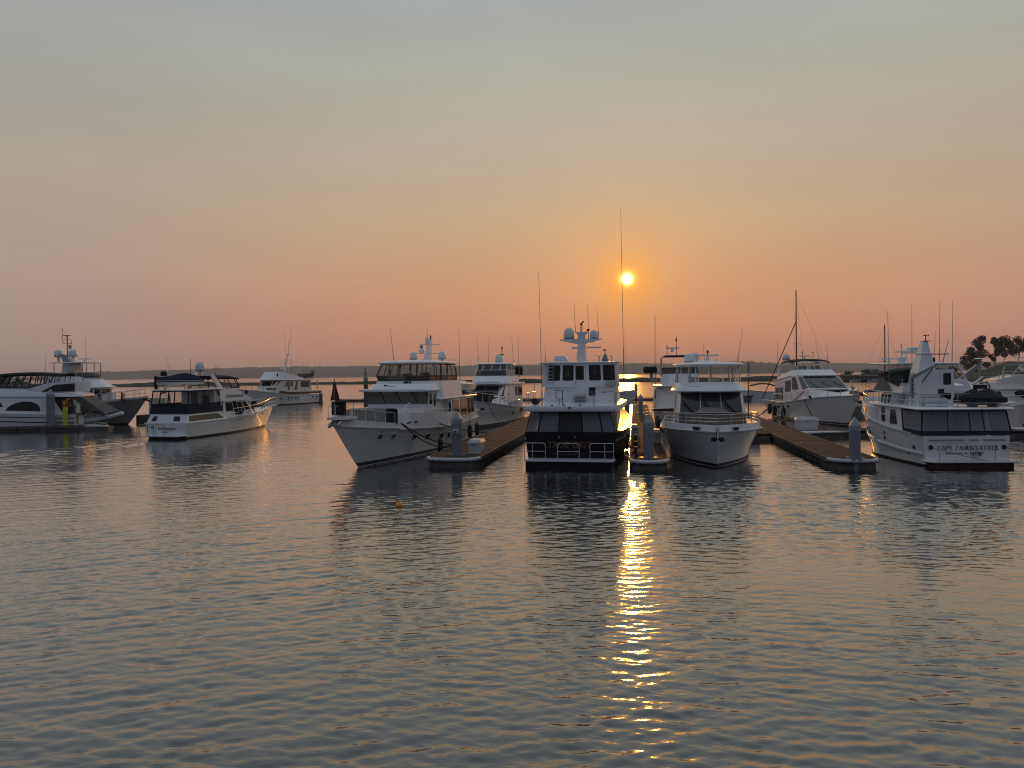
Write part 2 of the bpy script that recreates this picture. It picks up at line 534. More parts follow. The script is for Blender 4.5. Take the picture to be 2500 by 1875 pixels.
def spit(name, path, mat, seed, w=9.0, sub=2.5):
    """low rock-and-scrub bank: path = [(x, y, height)]"""
    m = MB(); rings = []
    pts = []
    for (x0, y0, h0), (x1, y1, h1) in zip(path, path[1:]):
        k = max(1, int(math.hypot(x1 - x0, y1 - y0) / sub))
        pts += [(x0 + (x1 - x0) * i / k, y0 + (y1 - y0) * i / k, h0 + (h1 - h0) * i / k) for i in range(k)]
    pts.append(path[-1])
    prof = [(-1.0, 0.0), (-0.8, 0.42), (-0.5, 0.72), (-0.2, 0.95), (0.1, 1.0), (0.45, 0.8), (1.0, 0.0)]
    for x, y, h in pts:
        ring = []
        for j, (a, b) in enumerate(prof):
            nn = mnoise.fractal((x / 6 + seed, y / 6 + a * 2, 0), 0.8, 2.0, 4)
            n2 = mnoise.noise((x / 25 + seed, y / 25, 3.0))
            z = -0.4 if j in (0, len(prof) - 1) else h * b * (0.80 + 0.30 * n2) + (0.35 * nn if j > 1 else 0.18 * nn) * min(1, h)
            ring.append((x + 0.3 * nn, y + a * w, z))
        rings.append(ring)
    m.loft(rings, False, False, closed=False)
    return tag(m.build(name, mat, smooth=50), kind='structure')


spit('spit', [(-420, 520, 2.2), (-262, 500, 2.6), (-225, 505, 3.0), (-160, 515, 2.2), (-128, 520, 1.9), (-90, 515, 2.6), (-40, 500, 2.7), (20, 490, 2.9),
              (80, 480, 2.8), (130, 468, 3.1), (165, 462, 3.4), (190, 460, 3.0), (240, 455, 3.0), (330, 450, 3.0)], M['scrub'], 2.0)

spit('headland', [(-600, 560, 4.0), (-400, 552, 5.4), (-368, 548, 5.8), (-352, 546, 3.0), (-335, 540, 2.4), (-318, 530, 0.6)], M['bank'], 5.0, 10.0)
spit('headland', [(150, 405, 0.8), (166, 398, 1.6), (190, 392, 2.2), (240, 388, 2.2), (300, 400, 2.0), (420, 420, 2.0)], M['bank'], 9.0, 9.0)
spit('headland', [(244, 470, 1.5), (268, 468, 3.6), (284, 468, 5.0), (300, 472, 9.0), (316, 480, 14.0), (340, 486, 15.5), (430, 490, 14.0), (600, 500, 12.0)], M['bank'], 13.0, 26.0)

M['leaf'] = pmat('dark_leaves', (0.040, 0.040, 0.022), 0.8, var=0.5, scale=0.6)
M['leaf2'] = pmat('dark_needles', (0.030, 0.036, 0.022), 0.8, var=0.5, scale=0.6)
M['bark'] = pmat('bark', (0.05, 0.04, 0.032), 0.9, var=0.3, scale=2)


def tree(name, label, loc, h, w, seed, mat='leaf', n=900, cat='tree', group='trees on the right headland', trunk_f=0.3, size=0.55):
    """tapered trunk with limbs; leaf clumps spread through several uneven lobes"""
    rnd = random.Random(seed)
    o = thing(name, label, cat, loc, rnd.random() * 6, group)
    t = MB(); t.tube([(0, 0, -1), (0.1 * w * 0.2, 0, h * 0.45), (-0.1, 0.1, h * 0.9)], h * 0.016 + 0.04, 6, 0.05)
    lobes = []
    for k in range(13):
        f = (k + 0.5) / 13
        zz = h * (trunk_f + (0.97 - trunk_f) * f)
        rr = w * 0.5 * math.sin(math.pi * min(0.93, 0.18 + 0.72 * f)) * rnd.uniform(0.35, 0.85)
        a = rnd.random() * 6.28
        c = Vector((math.cos(a) * rr, math.sin(a) * rr, zz))
        lobes.append((c, w * rnd.uniform(0.13, 0.25)))
        t.tube([(0, 0, zz - h * 0.12), c], h * 0.006 + 0.02, 4, 0.02)
    t.build('trunk', M['bark'], o, 60)
    lv = MB()
    for i in range(n):
        c, r = rnd.choice(lobes)
        while True:
            p = Vector((rnd.uniform(-1, 1), rnd.uniform(-1, 1), rnd.uniform(-1, 1)))
            if p.length < 1:
                break
        p = c + Vector((p.x * r, p.y * r, p.z * r * 0.8))
        s_ = size * rnd.uniform(0.5, 1.2)
        u = Vector((rnd.uniform(-1, 1), rnd.uniform(-1, 1), rnd.uniform(-1, 1))).normalized()
        v = u.orthogonal().normalized()
        lv.add([p - u * s_, p + v * s_ * 0.6, p + u * s_, p - v * s_ * 0.6], [(0, 1, 2, 3)])
    lv.build('crown', M[mat], o, 0)
    return o


tree('deciduous_tree', 'tall leafy tree, leftmost of the dark trees on the right headland', (294, 476, 5.5), 21.0, 15, 1, n=3800, trunk_f=0.12)
tree('deciduous_tree', 'low bushy tree at the left foot of the tallest headland tree', (287, 474, 4.0), 13.0, 11, 2, n=1900, trunk_f=0.1)
tree('deciduous_tree', 'slim tree in the middle of the dark trees on the right headland', (306, 480, 9.0), 17.0, 9, 3, n=1900, trunk_f=0.15)
tree('deciduous_tree', 'broad round tree right of the slim headland tree', (315, 484, 12.5), 13.5, 13, 4, n=2800, trunk_f=0.15)
tree('deciduous_tree', 'wide tree at the right edge behind the cut off boat', (327, 488, 14.0), 11.5, 13, 5, n=2600, trunk_f=0.15)
for i, (x, y, z, h, w, lab) in enumerate([(274, 472, 2.6, 5.5, 8.0, 'small bush left of the headland trees near the shore'),
                                          (187, 400, 1.6, 4.8, 9.0, 'rounded bush left of the house on the low headland'), (194, 402, 1.8, 4.6, 8.0, 'rounded bush close beside the house on the low headland'),
                                          (179, 402, 1.4, 3.8, 8.0, 'second bush from the left on the low headland'), (171, 402, 1.0, 3.0, 7.0, 'lowest leftmost bush on the low headland'), (208, 398, 1.8, 4.0, 6.0, 'bush right of the house on the low headland'),
                                          (-370, 552, 3.6, 4.6, 12.0, 'large bush on the headland at the left edge'), (-357, 548, 2.0, 4.2, 6.0, 'small pointed bush on the headland at the left edge'), (-388, 552, 4.0, 4.5, 12.0, 'bush at the very left edge of the frame')]):
    tree('bush', lab, (x, y, z - 0.6), h, w, 20 + i, mat='leaf2', n=420, cat='bush', group='bushes on the shore', trunk_f=0.1, size=0.6)

M['roofing'] = pmat('dark_roofing', (0.06, 0.055, 0.05), 0.8, var=0.2, scale=0.8)
M['siding'] = pmat('grey_siding', (0.12, 0.115, 0.105), 0.8, var=0.15, scale=0.8)
o = thing('boathouse', 'long low grey building on the shore right of the green bimini yacht', 'building', (176.5, 386.5, 1.2), R(-2))
MB().box((0, 0, 0.8), (17.5, 6.0, 1.9)).build('wall', M['siding'], o, 0)
MB().loft([[(-9, -3.4, 1.75), (9, -3.4, 1.75), (9, 3.4, 1.75), (-9, 3.4, 1.75)], [(-8.6, -0.4, 2.5), (8.6, -0.4, 2.5), (8.6, 0.4, 2.5), (-8.6, 0.4, 2.5)]]).build('roof', M['roofing'], o, 0)
for x in (-7.4, -5.0, -2.6, 0.6, 3.0, 6.6):
    MB().box((x, -3.02, 0.95), (1.3, 0.08, 0.9)).build('window', M['dark_glass'], o, 0)
MB().box((-0.9, -3.02, 0.7), (0.9, 0.08, 1.6)).build('door', M['roofing'], o, 0)
o = thing('house', 'small grey house with hipped roof among bushes on the low headland', 'house', (190.5, 398, 2.0), R(-8))
MB().box((0, 0, 1.2), (5.6, 5.0, 2.6)).build('wall', M['siding'], o, 0)
MB().loft([[(-3.3, -3.0, 2.45), (3.3, -3.0, 2.45), (3.3, 3.0, 2.45), (-3.3, 3.0, 2.45)], [(-1.5, -0.1, 4.3), (1.2, -0.1, 4.3), (1.2, 0.1, 4.3), (-1.5, 0.1, 4.3)]]).build('roof', M['roofing'], o, 0)
for x in (-1.5, 1.3):
    MB().box((x, -2.52, 1.3), (1.1, 0.08, 1.0)).build('window', M['dark_glass'], o, 0)
o = thing('boathouse', 'second low grey shed right of the long shore building', 'building', (199, 388, 1.2), R(-4))
MB().box((0, 0, 0.7), (6.5, 4.0, 1.6)).build('wall', M['siding'], o, 0)
MB().loft([[(-3.6, -2.4, 1.5), (3.6, -2.4, 1.5), (3.6, 2.4, 1.5), (-3.6, 2.4, 1.5)], [(-3.4, -0.1, 2.3), (3.4, -0.1, 2.3), (3.4, 0.1, 2.3), (-3.4, 0.1, 2.3)]]).build('roof', M['roofing'], o, 0)
for i, (x, lab) in enumerate([(172, 'tiny pale boat on the shore below the long building, left one'), (181, 'tiny pale boat on the shore below the long building, right one'), (198, 'tiny pale boat on the shore below the second shed')]):
    o = thing('shore_boat', lab, 'boat', (x, 379.5, 0.15), R(4 * i), 'tiny boats along the far shore')
    MB().loft([[(-2.6, -0.9, 0.7), (-2.6, 0.9, 0.7), (-2.6, 0.6, 0), (-2.6, -0.6, 0)], [(1.2, -0.9, 0.75), (1.2, 0.9, 0.75), (1.0, 0.6, 0), (1.0, -0.6, 0)], [(2.9, -0.1, 0.95), (2.9, 0.1, 0.95), (2.3, 0.1, 0.2), (2.3, -0.1, 0.2)]]).build('hull', M['gel'], o, 30)
    MB().box((-0.3, 0, 0.95), (1.6, 1.0, 0.5)).build('cuddy', M['galv'], o, 0)
o = thing('shore_hut', 'low dark hut with pale roof on the left edge headland', 'hut', (-363, 540, 1.5), 0)
MB().box((0, 0, 0.6), (6, 4, 2.2)).build('wall', M['siding'], o, 0)
MB().box((0, 0, 1.8), (6.6, 4.6, 0.25)).build('roof', M['gel_grey'], o, 0)
# ------------------------------------------------------------------ boat kit
class Hull:
    """Lofted hull. s runs 0 (transom) .. 1 (stem). Local frame: x forward, y to port, z up from the water."""
    def __init__(s, L, ov, B, sheer, Bw=None, sm=0.4, p=2.2, sw=0.25, q=1.8, flare=1.4, aft=0.06, stem=0.9, rake=0.0, full=0.0):
        s.L, s.ov, s.B = L, ov, B
        s.Bw = Bw or B * 0.92
        s.sh = sheer; s.sm, s.p, s.sw, s.q, s.flare, s.aft, s.stem, s.rake = sm, p, sw, q, flare, aft, stem, rake
        s.full = full

    def zs(s, t):
        xs = [a for a, b in s.sh]; ys = [b for a, b in s.sh]
        # smooth (Catmull-Rom like) interpolation of the sheer
        i = max(0, min(len(xs) - 2, int(np.searchsorted(xs, t) - 1)))
        x0, x1 = xs[i], xs[i + 1]; y0, y1 = ys[i], ys[i + 1]
        m0 = (ys[i + 1] - ys[i - 1]) / (xs[i + 1] - xs[i - 1]) if i > 0 else (y1 - y0) / (x1 - x0)
        m1 = (ys[i + 2] - ys[i]) / (xs[i + 2] - xs[i]) if i + 2 < len(xs) else (y1 - y0) / (x1 - x0)
        h = x1 - x0; u = (t - x0) / h
        return ((2 * u**3 - 3 * u**2 + 1) * y0 + (u**3 - 2 * u**2 + u) * h * m0 + (-2 * u**3 + 3 * u**2) * y1 + (u**3 - u**2) * h * m1)

    def pt(s, t, z, out=0.0, side=-1):
        zs = s.zs(t); tt = max(0.0, z / zs)
        a = 1 - s.aft * max(0.0, (0.35 - t) / 0.35) ** 2
        bs = s.B / 2 * (1 - max(0.0, (t - s.sm) / (1 - s.sm)) ** s.p) * a
        bw = s.Bw / 2 * (1 - max(0.0, (t - s.sw) / (1 - s.sw)) ** s.q) * a
        fl = 1 + (s.flare - 1) * min(1.0, max(0.0, (t - 0.15) / 0.6))
        b = bw + (bs - bw) * min(tt, 1.25) ** fl
        x = t * s.L + s.ov * t ** 3.5 * tt ** s.stem - s.rake * tt * max(0.0, 1 - t * 5)
        if z < 0:
            b = bw * (1 + 0.35 * z); x -= t ** 4 * (-z) * 1.0
        b = max(b, 0.015) + out * (1 if b > 0.03 else 0.3)
        x += out * (t > 0.97)
        if t == 0:
            x -= out
        return Vector((x, side * b, z))

    def at_x(s, x, z):
        """parameter t where the surface at height z has this x"""
        lo, hi = 0.0, 1.0
        for _ in range(40):
            m = (lo + hi) / 2
            if s.pt(m, z).x < x:
                lo = m
            else:
                hi = m
        return lo

    def ts(s, n=30):
        return [1 - (1 - i / n) ** 1.35 for i in range(n + 1)]

    def band(s, name, mat, parent, lo, hi, rows=8, out=0.0, caps=True, t0=0.0):
        """closed shell between two height functions lo(zs, t) and hi(zs, t)"""
        T = [t for t in s.ts() if t >= t0]
        m = MB(); rings = []
        for r in range(rows + 1):
            f = r / rows
            A = []; Bp = []
            for t in T:
                zz = s.zs(t)
                z = lo(zz, t) + (hi(zz, t) - lo(zz, t)) * f
                A.append(s.pt(t, z, out, -1)); Bp.append(s.pt(t, z, out, 1))
            rings.append(A + Bp[::-1])
        m.loft(rings, False, False)
        if caps:
            n = len(T)
            top = rings[-1]
            m.add(top, [(i, i + 1, 2 * n - 2 - i, 2 * n - 1 - i) for i in range(n - 1)])
        return m.build(name, mat, parent, 40)

    def stripe(s, name, mat, parent, z0, z1, out=0.02, t0=0.0, t1=1.0, sides=(-1, 1), transom=False):
        """a raised band on the topsides; z0, z1 = functions of (zs, t) or numbers"""
        f0 = z0 if callable(z0) else (lambda a, b: z0)
        f1 = z1 if callable(z1) else (lambda a, b: z1)
        m = MB()
        T = [t0 + (t1 - t0) * i / 24 for i in range(25)]
        for sd in sides:
            rings = []
            for t in T:
                zz = s.zs(t); a, b = f0(zz, t), f1(zz, t)
                rings.append([s.pt(t, a, -0.01, sd), s.pt(t, a, out, sd), s.pt(t, b, out, sd), s.pt(t, b, -0.01, sd)])
            m.loft(rings)
        if transom and t0 == 0:
            zz = s.zs(0); a, b = f0(zz, 0), f1(zz, 0)
            p0, p1 = s.pt(0, a, out, -1), s.pt(0, a, out, 1)
            q0, q1 = s.pt(0, b, out, -1), s.pt(0, b, out, 1)
            m.quadslab(p0, p1, q1, q0, 0.03)
        return m.build(name, mat, parent, 40)

    def edge(s, t0, t1, dz=0.0, inset=0.08, side=-1, n=12):
        out = []
        for i in range(n + 1):
            t = t0 + (t1 - t0) * i / n
            z = s.zs(t)
            p = s.pt(t, z, 0, side)
            p.y -= math.copysign(min(inset, abs(p.y) * 0.8), p.y); p.z = z + dz
            if t > 0.9:
                p.x -= inset * (t - 0.9) / 0.1
            out.append(p)
        return out

    def port(s, parent, mat, x, z, w, h, side=-1, name='porthole', lean=0.0, frame=None, rnd=0.5, out=0.012):
        """an oval or rounded light let into the topsides"""
        pts = []
        n = 14
        for k in range(n):
            a = 2 * math.pi * k / n
            ca, sa = math.cos(a), math.sin(a)
            e = 2 / (2 + 6 * (1 - rnd * 2))
            dx = math.copysign(abs(ca) ** e, ca) * w / 2; dz = math.copysign(abs(sa) ** e, sa) * h / 2
            dx += lean * dz
            t = s.at_x(x + dx, z + dz)
            pts.append(s.pt(t, z + dz, out, side))
        c = sum(pts, Vector()) / n
        nn = (pts[0] - c).cross(pts[3] - c).normalized()
        if nn.y * side < 0:
            nn = -nn
        m = MB(); m.polyslab(pts, nn * 0.02)
        o = m.build(name, mat, parent, 30)
        if frame is not None:
            big = [c + (p - c) * 1.22 - nn * 0.012 for p in pts]
            MB().polyslab(big, nn * 0.022).build(name + '_frame', frame, o, 30)
        return o


def ring_of(half):
    """half outline listed aft -> fore with y >= 0 becomes a closed ring, starboard side first"""
    st = [Vector((p[0], -p[1], p[2])) for p in half]
    po = [Vector(p) for p in reversed(half)]
    if half[-1][1] == 0:
        po = po[1:]
    if half[0][1] == 0:
        po = po[:-1]
    return st + po


def rounded(pts, r, k=4):
    out = []
    n = len(pts)
    for i in range(n):
        p, a, b = pts[i], pts[i - 1], pts[(i + 1) % n]
        da, db = (a - p), (b - p)
        ra = min(r, da.length * 0.45); rb = min(r, db.length * 0.45)
        if da.length < 1e-6 or db.length < 1e-6 or r <= 0:
            out.append(p); continue
        A = p + da.normalized() * ra; Bq = p + db.normalized() * rb
        for j in range(k + 1):
            t = j / k
            out.append(A * (1 - t) ** 2 + p * 2 * t * (1 - t) + Bq * t ** 2)
    return out


class House:
    """walls between a bottom ring and a top ring, with windows set on the walls"""
    def __init__(s, name, mat, parent, bot, top, cap=True, half=True, smooth=30):
        s.b = ring_of(bot) if half else [Vector(p) for p in bot]
        s.t = ring_of(top) if half else [Vector(p) for p in top]
        s.n = len(s.b)
        m = MB(); m.loft([s.b, s.t], True, cap)
        s.o = m.build(name, mat, parent, smooth)
        s.parent = parent

    def P(s, e, a, t):
        i, j = e % s.n, (e + 1) % s.n
        lo = s.b[i].lerp(s.b[j], a); hi = s.t[i].lerp(s.t[j], a)
        return lo.lerp(hi, t)

    def normal(s, e):
        a = s.P(e, 1, 0.5) - s.P(e, 0, 0.5); b = s.P(e, 0.5, 1) - s.P(e, 0.5, 0)
        return a.cross(b).normalized()

    def win(s, e, corners, mat=None, r=0.07, name='window', proud=0.02, frame=None, fw=0.05, parent=None):
        """corners: [(a, t) ...] on wall e, or (a0, a1, t0, t1)"""
        if len(corners) == 4 and not hasattr(corners[0], '__len__'):
            a0, a1, t0, t1 = corners
            corners = [(a0, t0), (a1, t0), (a1, t1), (a0, t1)]
        pts = [s.P(e, a, t) for a, t in corners]
        nn = s.normal(e)
        rp = rounded(pts, r)
        o = MB().polyslab([p + nn * (proud * 0.5) for p in rp], nn * proud * 0.5).build(name, mat or M['dark_glass'], parent or s.o.parent, 30)
        if frame is not None:
            c = sum(rp, Vector()) / len(rp)
            big = [p + (p - c).normalized() * fw for p in rp]
            MB().polyslab([p - nn * 0.005 for p in big], nn * (0.005 + proud * 0.45)).build(name + '_frame', frame, o, 30)
        return o

    def mirror(s, e):
        return 2 * (s.n // 2) - 2 - e if s.n % 2 == 0 else s.n - 2 - e

    def win2(s, e, corners, **k):
        """the same window on both sides of the boat"""
        if len(corners) == 4 and not hasattr(corners[0], '__len__'):
            a0, a1, t0, t1 = corners
            corners = [(a0, t0), (a1, t0), (a1, t1), (a0, t1)]
        s.win(e, corners, **k)
        s.win(s.mirror(e), [(1 - a, t) for a, t in corners][::-1], **k)


def slab(name, mat, parent, half, th, edge=0.06, camber=0.0, smooth=40):
    """a roof or deck plate with softened edges; half outline carries z of its underside"""
    def shift(h, f, dz):
        cx = sum(p[0] for p in h) / len(h)
        return [(cx + (p[0] - cx) * f, p[1] * f, p[2] + dz) for p in h]
    w = max(abs(p[1]) for p in half)
    f = 1 - edge / max(w, 0.3)
    rings = [ring_of(shift(half, f, 0)), ring_of(shift(half, 1, th * 0.3)), ring_of(shift(half, 1, th * 0.6)), ring_of(shift(half, f, th))]
    m = MB()
    if camber:
        rings.append(ring_of(shift(half, 0.6, th + camber * 0.7)))
        rings.append(ring_of(shift(half, 0.2, th + camber)))
    m.loft(rings)
    return m.build(name, mat, parent, smooth)


def rail(name, mat, parent, pts, h=0.75, posts=6, mids=1, r=0.018, lean=0.0, close_ends=True):
    """stanchions and rails along a polyline of foot points"""
    m = MB()
    pts = [Vector(p) for p in pts]
    top = [p + Vector((0, 0, h)) for p in pts]
    m.tube(top, r)
    for k in range(mids):
        m.tube([p + Vector((0, 0, h * (k + 1) / (mids + 1))) for p in pts], r * 0.75, 5)
    d = [0.0]
    for a, b in zip(pts, pts[1:]):
        d.append(d[-1] + (b - a).length)
    for i in range(posts + 1):
        x = d[-1] * i / posts
        j = max(0, min(len(pts) - 2, int(np.searchsorted(d, x) - 1)))
        f = (x - d[j]) / max(1e-6, d[j + 1] - d[j])
        p = pts[j].lerp(pts[j + 1], f)
        m.tube([p - Vector((0, 0, 0.03)), p + Vector((0, 0, h))], r * 0.9, 5)
    return m.build(name, mat, parent, 60)


def radar_dome(parent, c, r, h, mat=None, foot=0.0):
    o = MB().lathe([(0.001, 0), (r * 0.93, 0), (r, h * 0.12), (r * 1.0, h * 0.48), (r * 0.93, h * 0.68), (r * 0.72, h * 0.87), (r * 0.4, h * 0.97), (0.001, h)], c, 18) \
        .build('radar_dome', mat or M['domeplastic'], parent, 50)
    MB().lathe([(0.001, -0.03), (r * 0.96, -0.03), (r * 1.015, 0.02), (r * 1.015, h * 0.10), (0.001, h * 0.10)], c, 18).build('dome_base', M['galv'], o, 40)
    if foot:
        MB().tube([Vector(c) - Vector((0, 0, foot)), Vector(c)], r * 0.35, 8).build('dome_stand', M['gel'], o)
    return o


def scanner(parent, c, w=1.3, ax='y', mat=None):
    """open radar scanner: pedestal and turning bar"""
    c = Vector(c)
    o = MB().lathe([(0.001, 0), (0.17, 0), (0.16, 0.12), (0.11, 0.22), (0.08, 0.3), (0.001, 0.3)], c, 12).build('radar_pedestal', M['domeplastic'], parent)
    d = (0.13, w, 0.11) if ax == 'y' else (w, 0.13, 0.11)
    MB().box(c + Vector((0, 0, 0.36)), d).build('scanner_bar', mat or M['domeplastic'], o)
    return o


def antenna(parent, p, top, r=0.022, mat=None, name='antenna'):
    p, top = Vector(p), Vector(top)
    r *= 0.8
    m = MB(); m.tube([p, p.lerp(top, 0.25)], r * 1.3, 5); m.tube([p.lerp(top, 0.25), top], r * 0.9, 5, r * 0.5)
    return m.build(name, mat or M['galv'], parent, 60)


def enclosure(parent, bot, top, posts=(0.5,), vinyl=None, frame=None, r=0.025, half=True, edges=None, lower=None, lower_mat=None, name='clear_panel'):
    """see-through canvas enclosure: clear panels between dark zip strips.
    lower = height share of a solid skirt under the clear part"""
    b = ring_of(bot) if half else [Vector(p) for p in bot]
    t = ring_of(top) if half else [Vector(p) for p in top]
    n = len(b)
    fm = MB()
    vin = vinyl or M['vinyl']
    for e in (edges if edges is not None else range(n)):
        i, j = e % n, (e + 1) % n
        b0, b1, t0, t1 = b[i], b[j], t[i], t[j]
        nn = (b1 - b0).cross(t0 - b0)
        if nn.length < 1e-6:
            continue
        nn.normalize()
        lo = 0.0
        if lower:
            m = MB(); m.quadslab(b0, b1, b1.lerp(t1, lower), b0.lerp(t0, lower), 0.02)
            m.build('canvas_skirt' if (lower_mat or M['navy']) is not M['smoked'] else 'smoked_screen', lower_mat or M['navy'], parent)
            lo = lower
        q0, q1 = b0.lerp(t0, lo), b1.lerp(t1, lo)
        MB().quadslab(q0, q1, t1, t0, 0.008).build(name, vin, parent, 0)
        ks = [0.0] + list(posts) + [1.0] if (b1 - b0).length > 0.9 else [0.0, 1.0]
        for a in ks:
            fm.tube([b0.lerp(b1, a) + nn * 0.012, t0.lerp(t1, a) + nn * 0.012], r, 5)
        fm.tube([t0 + nn * 0.012, t1 + nn * 0.012], r * 1.2, 5)
        fm.tube([q0 + nn * 0.012, q1 + nn * 0.012], r, 5)
    return fm.build('enclosure_frame', frame or M['blackcanvas'], parent, 60)


def lettering(text, size, mat, parent, m, name='lettering', shear=0.0, bold=0.0, spacing=1.0, ext=0.004, align='CENTER'):
    """flat letters: m places them (text runs along local x, up is local y, faces local z)"""
    cu = bpy.data.curves.new(name, 'FONT')
    cu.body = text; cu.size = size; cu.align_x = align; cu.align_y = 'BOTTOM_BASELINE'
    cu.shear = shear; cu.offset = bold; cu.space_character = spacing; cu.extrude = ext
    cu.resolution_u = 3
    to = bpy.data.objects.new(name, cu); COL.objects.link(to)
    dg = bpy.context.evaluated_depsgraph_get()
    me = bpy.data.meshes.new_from_object(to.evaluated_get(dg))
    bpy.data.objects.remove(to)
    me.materials.clear(); me.materials.append(mat)
    me.transform(m)
    o = bpy.data.objects.new(name, me); COL.objects.link(o); o.parent = parent
    return o


def frame_m(origin, right, up):
    r = Vector(right).normalized(); u = Vector(up); u = (u - r * u.dot(r)).normalized(); f = r.cross(u)
    return Matrix(((r.x, u.x, f.x, origin[0]), (r.y, u.y, f.y, origin[1]), (r.z, u.z, f.z, origin[2]), (0, 0, 0, 1)))


def serif_text(text, h, mat, parent, m, name='lettering', gap=0.16):
    """capital letters with thick and thin strokes and serifs, from boxes and arcs"""
    T_, t_ = 0.17 * h, 0.07 * h
    G = {  # strokes in a unit box: ('l', x0,y0,x1,y1, thick?) straight, ('a', cx,cy,rx,ry,deg0,deg1,thick?)
        'C': (0.75, [('a', .42, .5, .40, .48, 50, 310, 1), ('l', .70, .70, .70, .98, 0)]),
        'A': (0.85, [('l', .08, 0, .42, 1, 0), ('l', .42, 1, .78, 0, 1), ('l', .22, .35, .64, .35, 0)]),
        'P': (0.66, [('l', .18, 0, .18, 1, 1), ('a', .22, .73, .38, .25, -90, 90, 0)]),
        'E': (0.68, [('l', .18, 0, .18, 1, 1), ('l', .1, .96, .62, .96, 0), ('l', .1, .04, .66, .04, 0), ('l', .18, .52, .5, .52, 0), ('l', .62, .78, .62, .98, 0), ('l', .66, .02, .66, .24, 0)]),
        'F': (0.62, [('l', .18, 0, .18, 1, 1), ('l', .1, .96, .6, .96, 0), ('l', .18, .52, .48, .52, 0), ('l', .6, .76, .6, .98, 0)]),
        'I': (0.38, [('l', .19, 0, .19, 1, 1)]),
        'R': (0.78, [('l', .18, 0, .18, 1, 1), ('a', .22, .74, .36, .24, -90, 90, 0), ('l', .36, .5, .72, 0, 1)]),
        'W': (1.15, [('l', .06, 1, .3, 0, 1), ('l', .3, 0, .56, 1, 0), ('l', .56, 1, .82, 0, 1), ('l', .82, 0, 1.08, 1, 0)]),
        'T': (0.74, [('l', .37, 0, .37, 1, 1), ('l', .05, .96, .69, .96, 0), ('l', .05, .76, .05, .98, 0), ('l', .69, .76, .69, .98, 0)]),
        'H': (0.84, [('l', .18, 0, .18, 1, 1), ('l', .66, 0, .66, 1, 1), ('l', .18, .52, .66, .52, 0)]),
        ' ': (0.45, []),
    }
    mb = MB(); x = 0.0

    def stroke(x0, y0, x1, y1, w):
        a = Vector((x0, y0, 0)); b = Vector((x1, y1, 0)); d = (b - a).normalized(); nn = Vector((-d.y, d.x, 0)) * w / 2
        mb.quadslab(a - nn, a + nn, b + nn, b - nn, 0.005)
    for ch in text:
        wd, st = G[ch]
        for q in st:
            if q[0] == 'l':
                w = T_ if q[5] else t_
                stroke(x + q[1] * h, q[2] * h, x + q[3] * h, q[4] * h, w)
                if q[2] in (0, 1) and abs(q[1] - q[3]) < 0.5 and ch not in 'ET':
                    stroke(x + q[1] * h - 0.13 * h, q[2] * h, x + q[1] * h + 0.13 * h, q[2] * h, t_ * 0.8)
                if q[4] in (0, 1) and ch not in 'C':
                    stroke(x + q[3] * h - 0.13 * h, q[4] * h, x + q[3] * h + 0.13 * h, q[4] * h, t_ * 0.8)
            else:
                _, cx, cy, rx, ry, a0, a1, th = q
                pts = [(x + (cx + rx * math.cos(R(a0 + (a1 - a0) * i / 12))) * h, (cy + ry * math.sin(R(a0 + (a1 - a0) * i / 12))) * h) for i in range(13)]
                for i, (p, p2) in enumerate(zip(pts, pts[1:])):
                    mid = (a0 + (a1 - a0) * (i + .5) / 12) % 360
                    w = t_ + (T_ - t_) * abs(math.cos(R(mid)))
                    stroke(*p, *p2, w)
        x += (wd + gap) * h
    for i, v in enumerate(mb.v):
        mb.v[i] = tuple(m @ Vector((v[0] - x / 2, v[1], v[2])))
    return mb.build(name, mat, parent, 0)


def boat(name, label, az, loc, cat='boat', group=None):
    return thing(name, label, cat, (loc[0], loc[1], 0), R(90 - az), group)


def fender(loc, label, L=0.75, r=0.14, mat=None, group='black fenders hung along the hulls', tilt=0.0, rope=0.6):
    o = thing('fender', label, 'fender', loc, 0, group)
    MB().lathe([(0.001, -L / 2 - 0.02), (r * 0.55, -L / 2), (r * 0.92, -L / 2 + 0.08), (r, -L / 2 + 0.16), (r, L / 2 - 0.16), (r * 0.92, L / 2 - 0.08), (r * 0.5, L / 2), (0.03, L / 2 + 0.06), (0.001, L / 2 + 0.06)], (0, 0, 0), 14) \
        .build('fender_body', mat or M['rubber'], o, 50)
    MB().tube([(0, 0, L / 2 + 0.04), (0, 0, L / 2 + rope)], 0.012, 5).build('fender_rope', M['rope'], o)
    return o


def mooring_line(a, b, label, sag=0.35, r=0.022, mat=None, group='mooring lines'):
    a, b = Vector(a), Vector(b)
    pts = []
    for i in range(15):
        f = i / 14
        p = a.lerp(b, f); p.z -= sag * 4 * f * (1 - f); pts.append(p)
    o = MB().tube(pts, r, 6).build('mooring_line', mat or M['rope'])
    return tag(o, label, 'rope', group)


def local_to_world(o, p):
    p = Vector(p)
    p = Vector((p.x * o.scale.x, p.y * o.scale.y, p.z * o.scale.z))
    return Matrix.Translation(o.location) @ Matrix.Rotation(o.rotation_euler.z, 4, 'Z') @ p
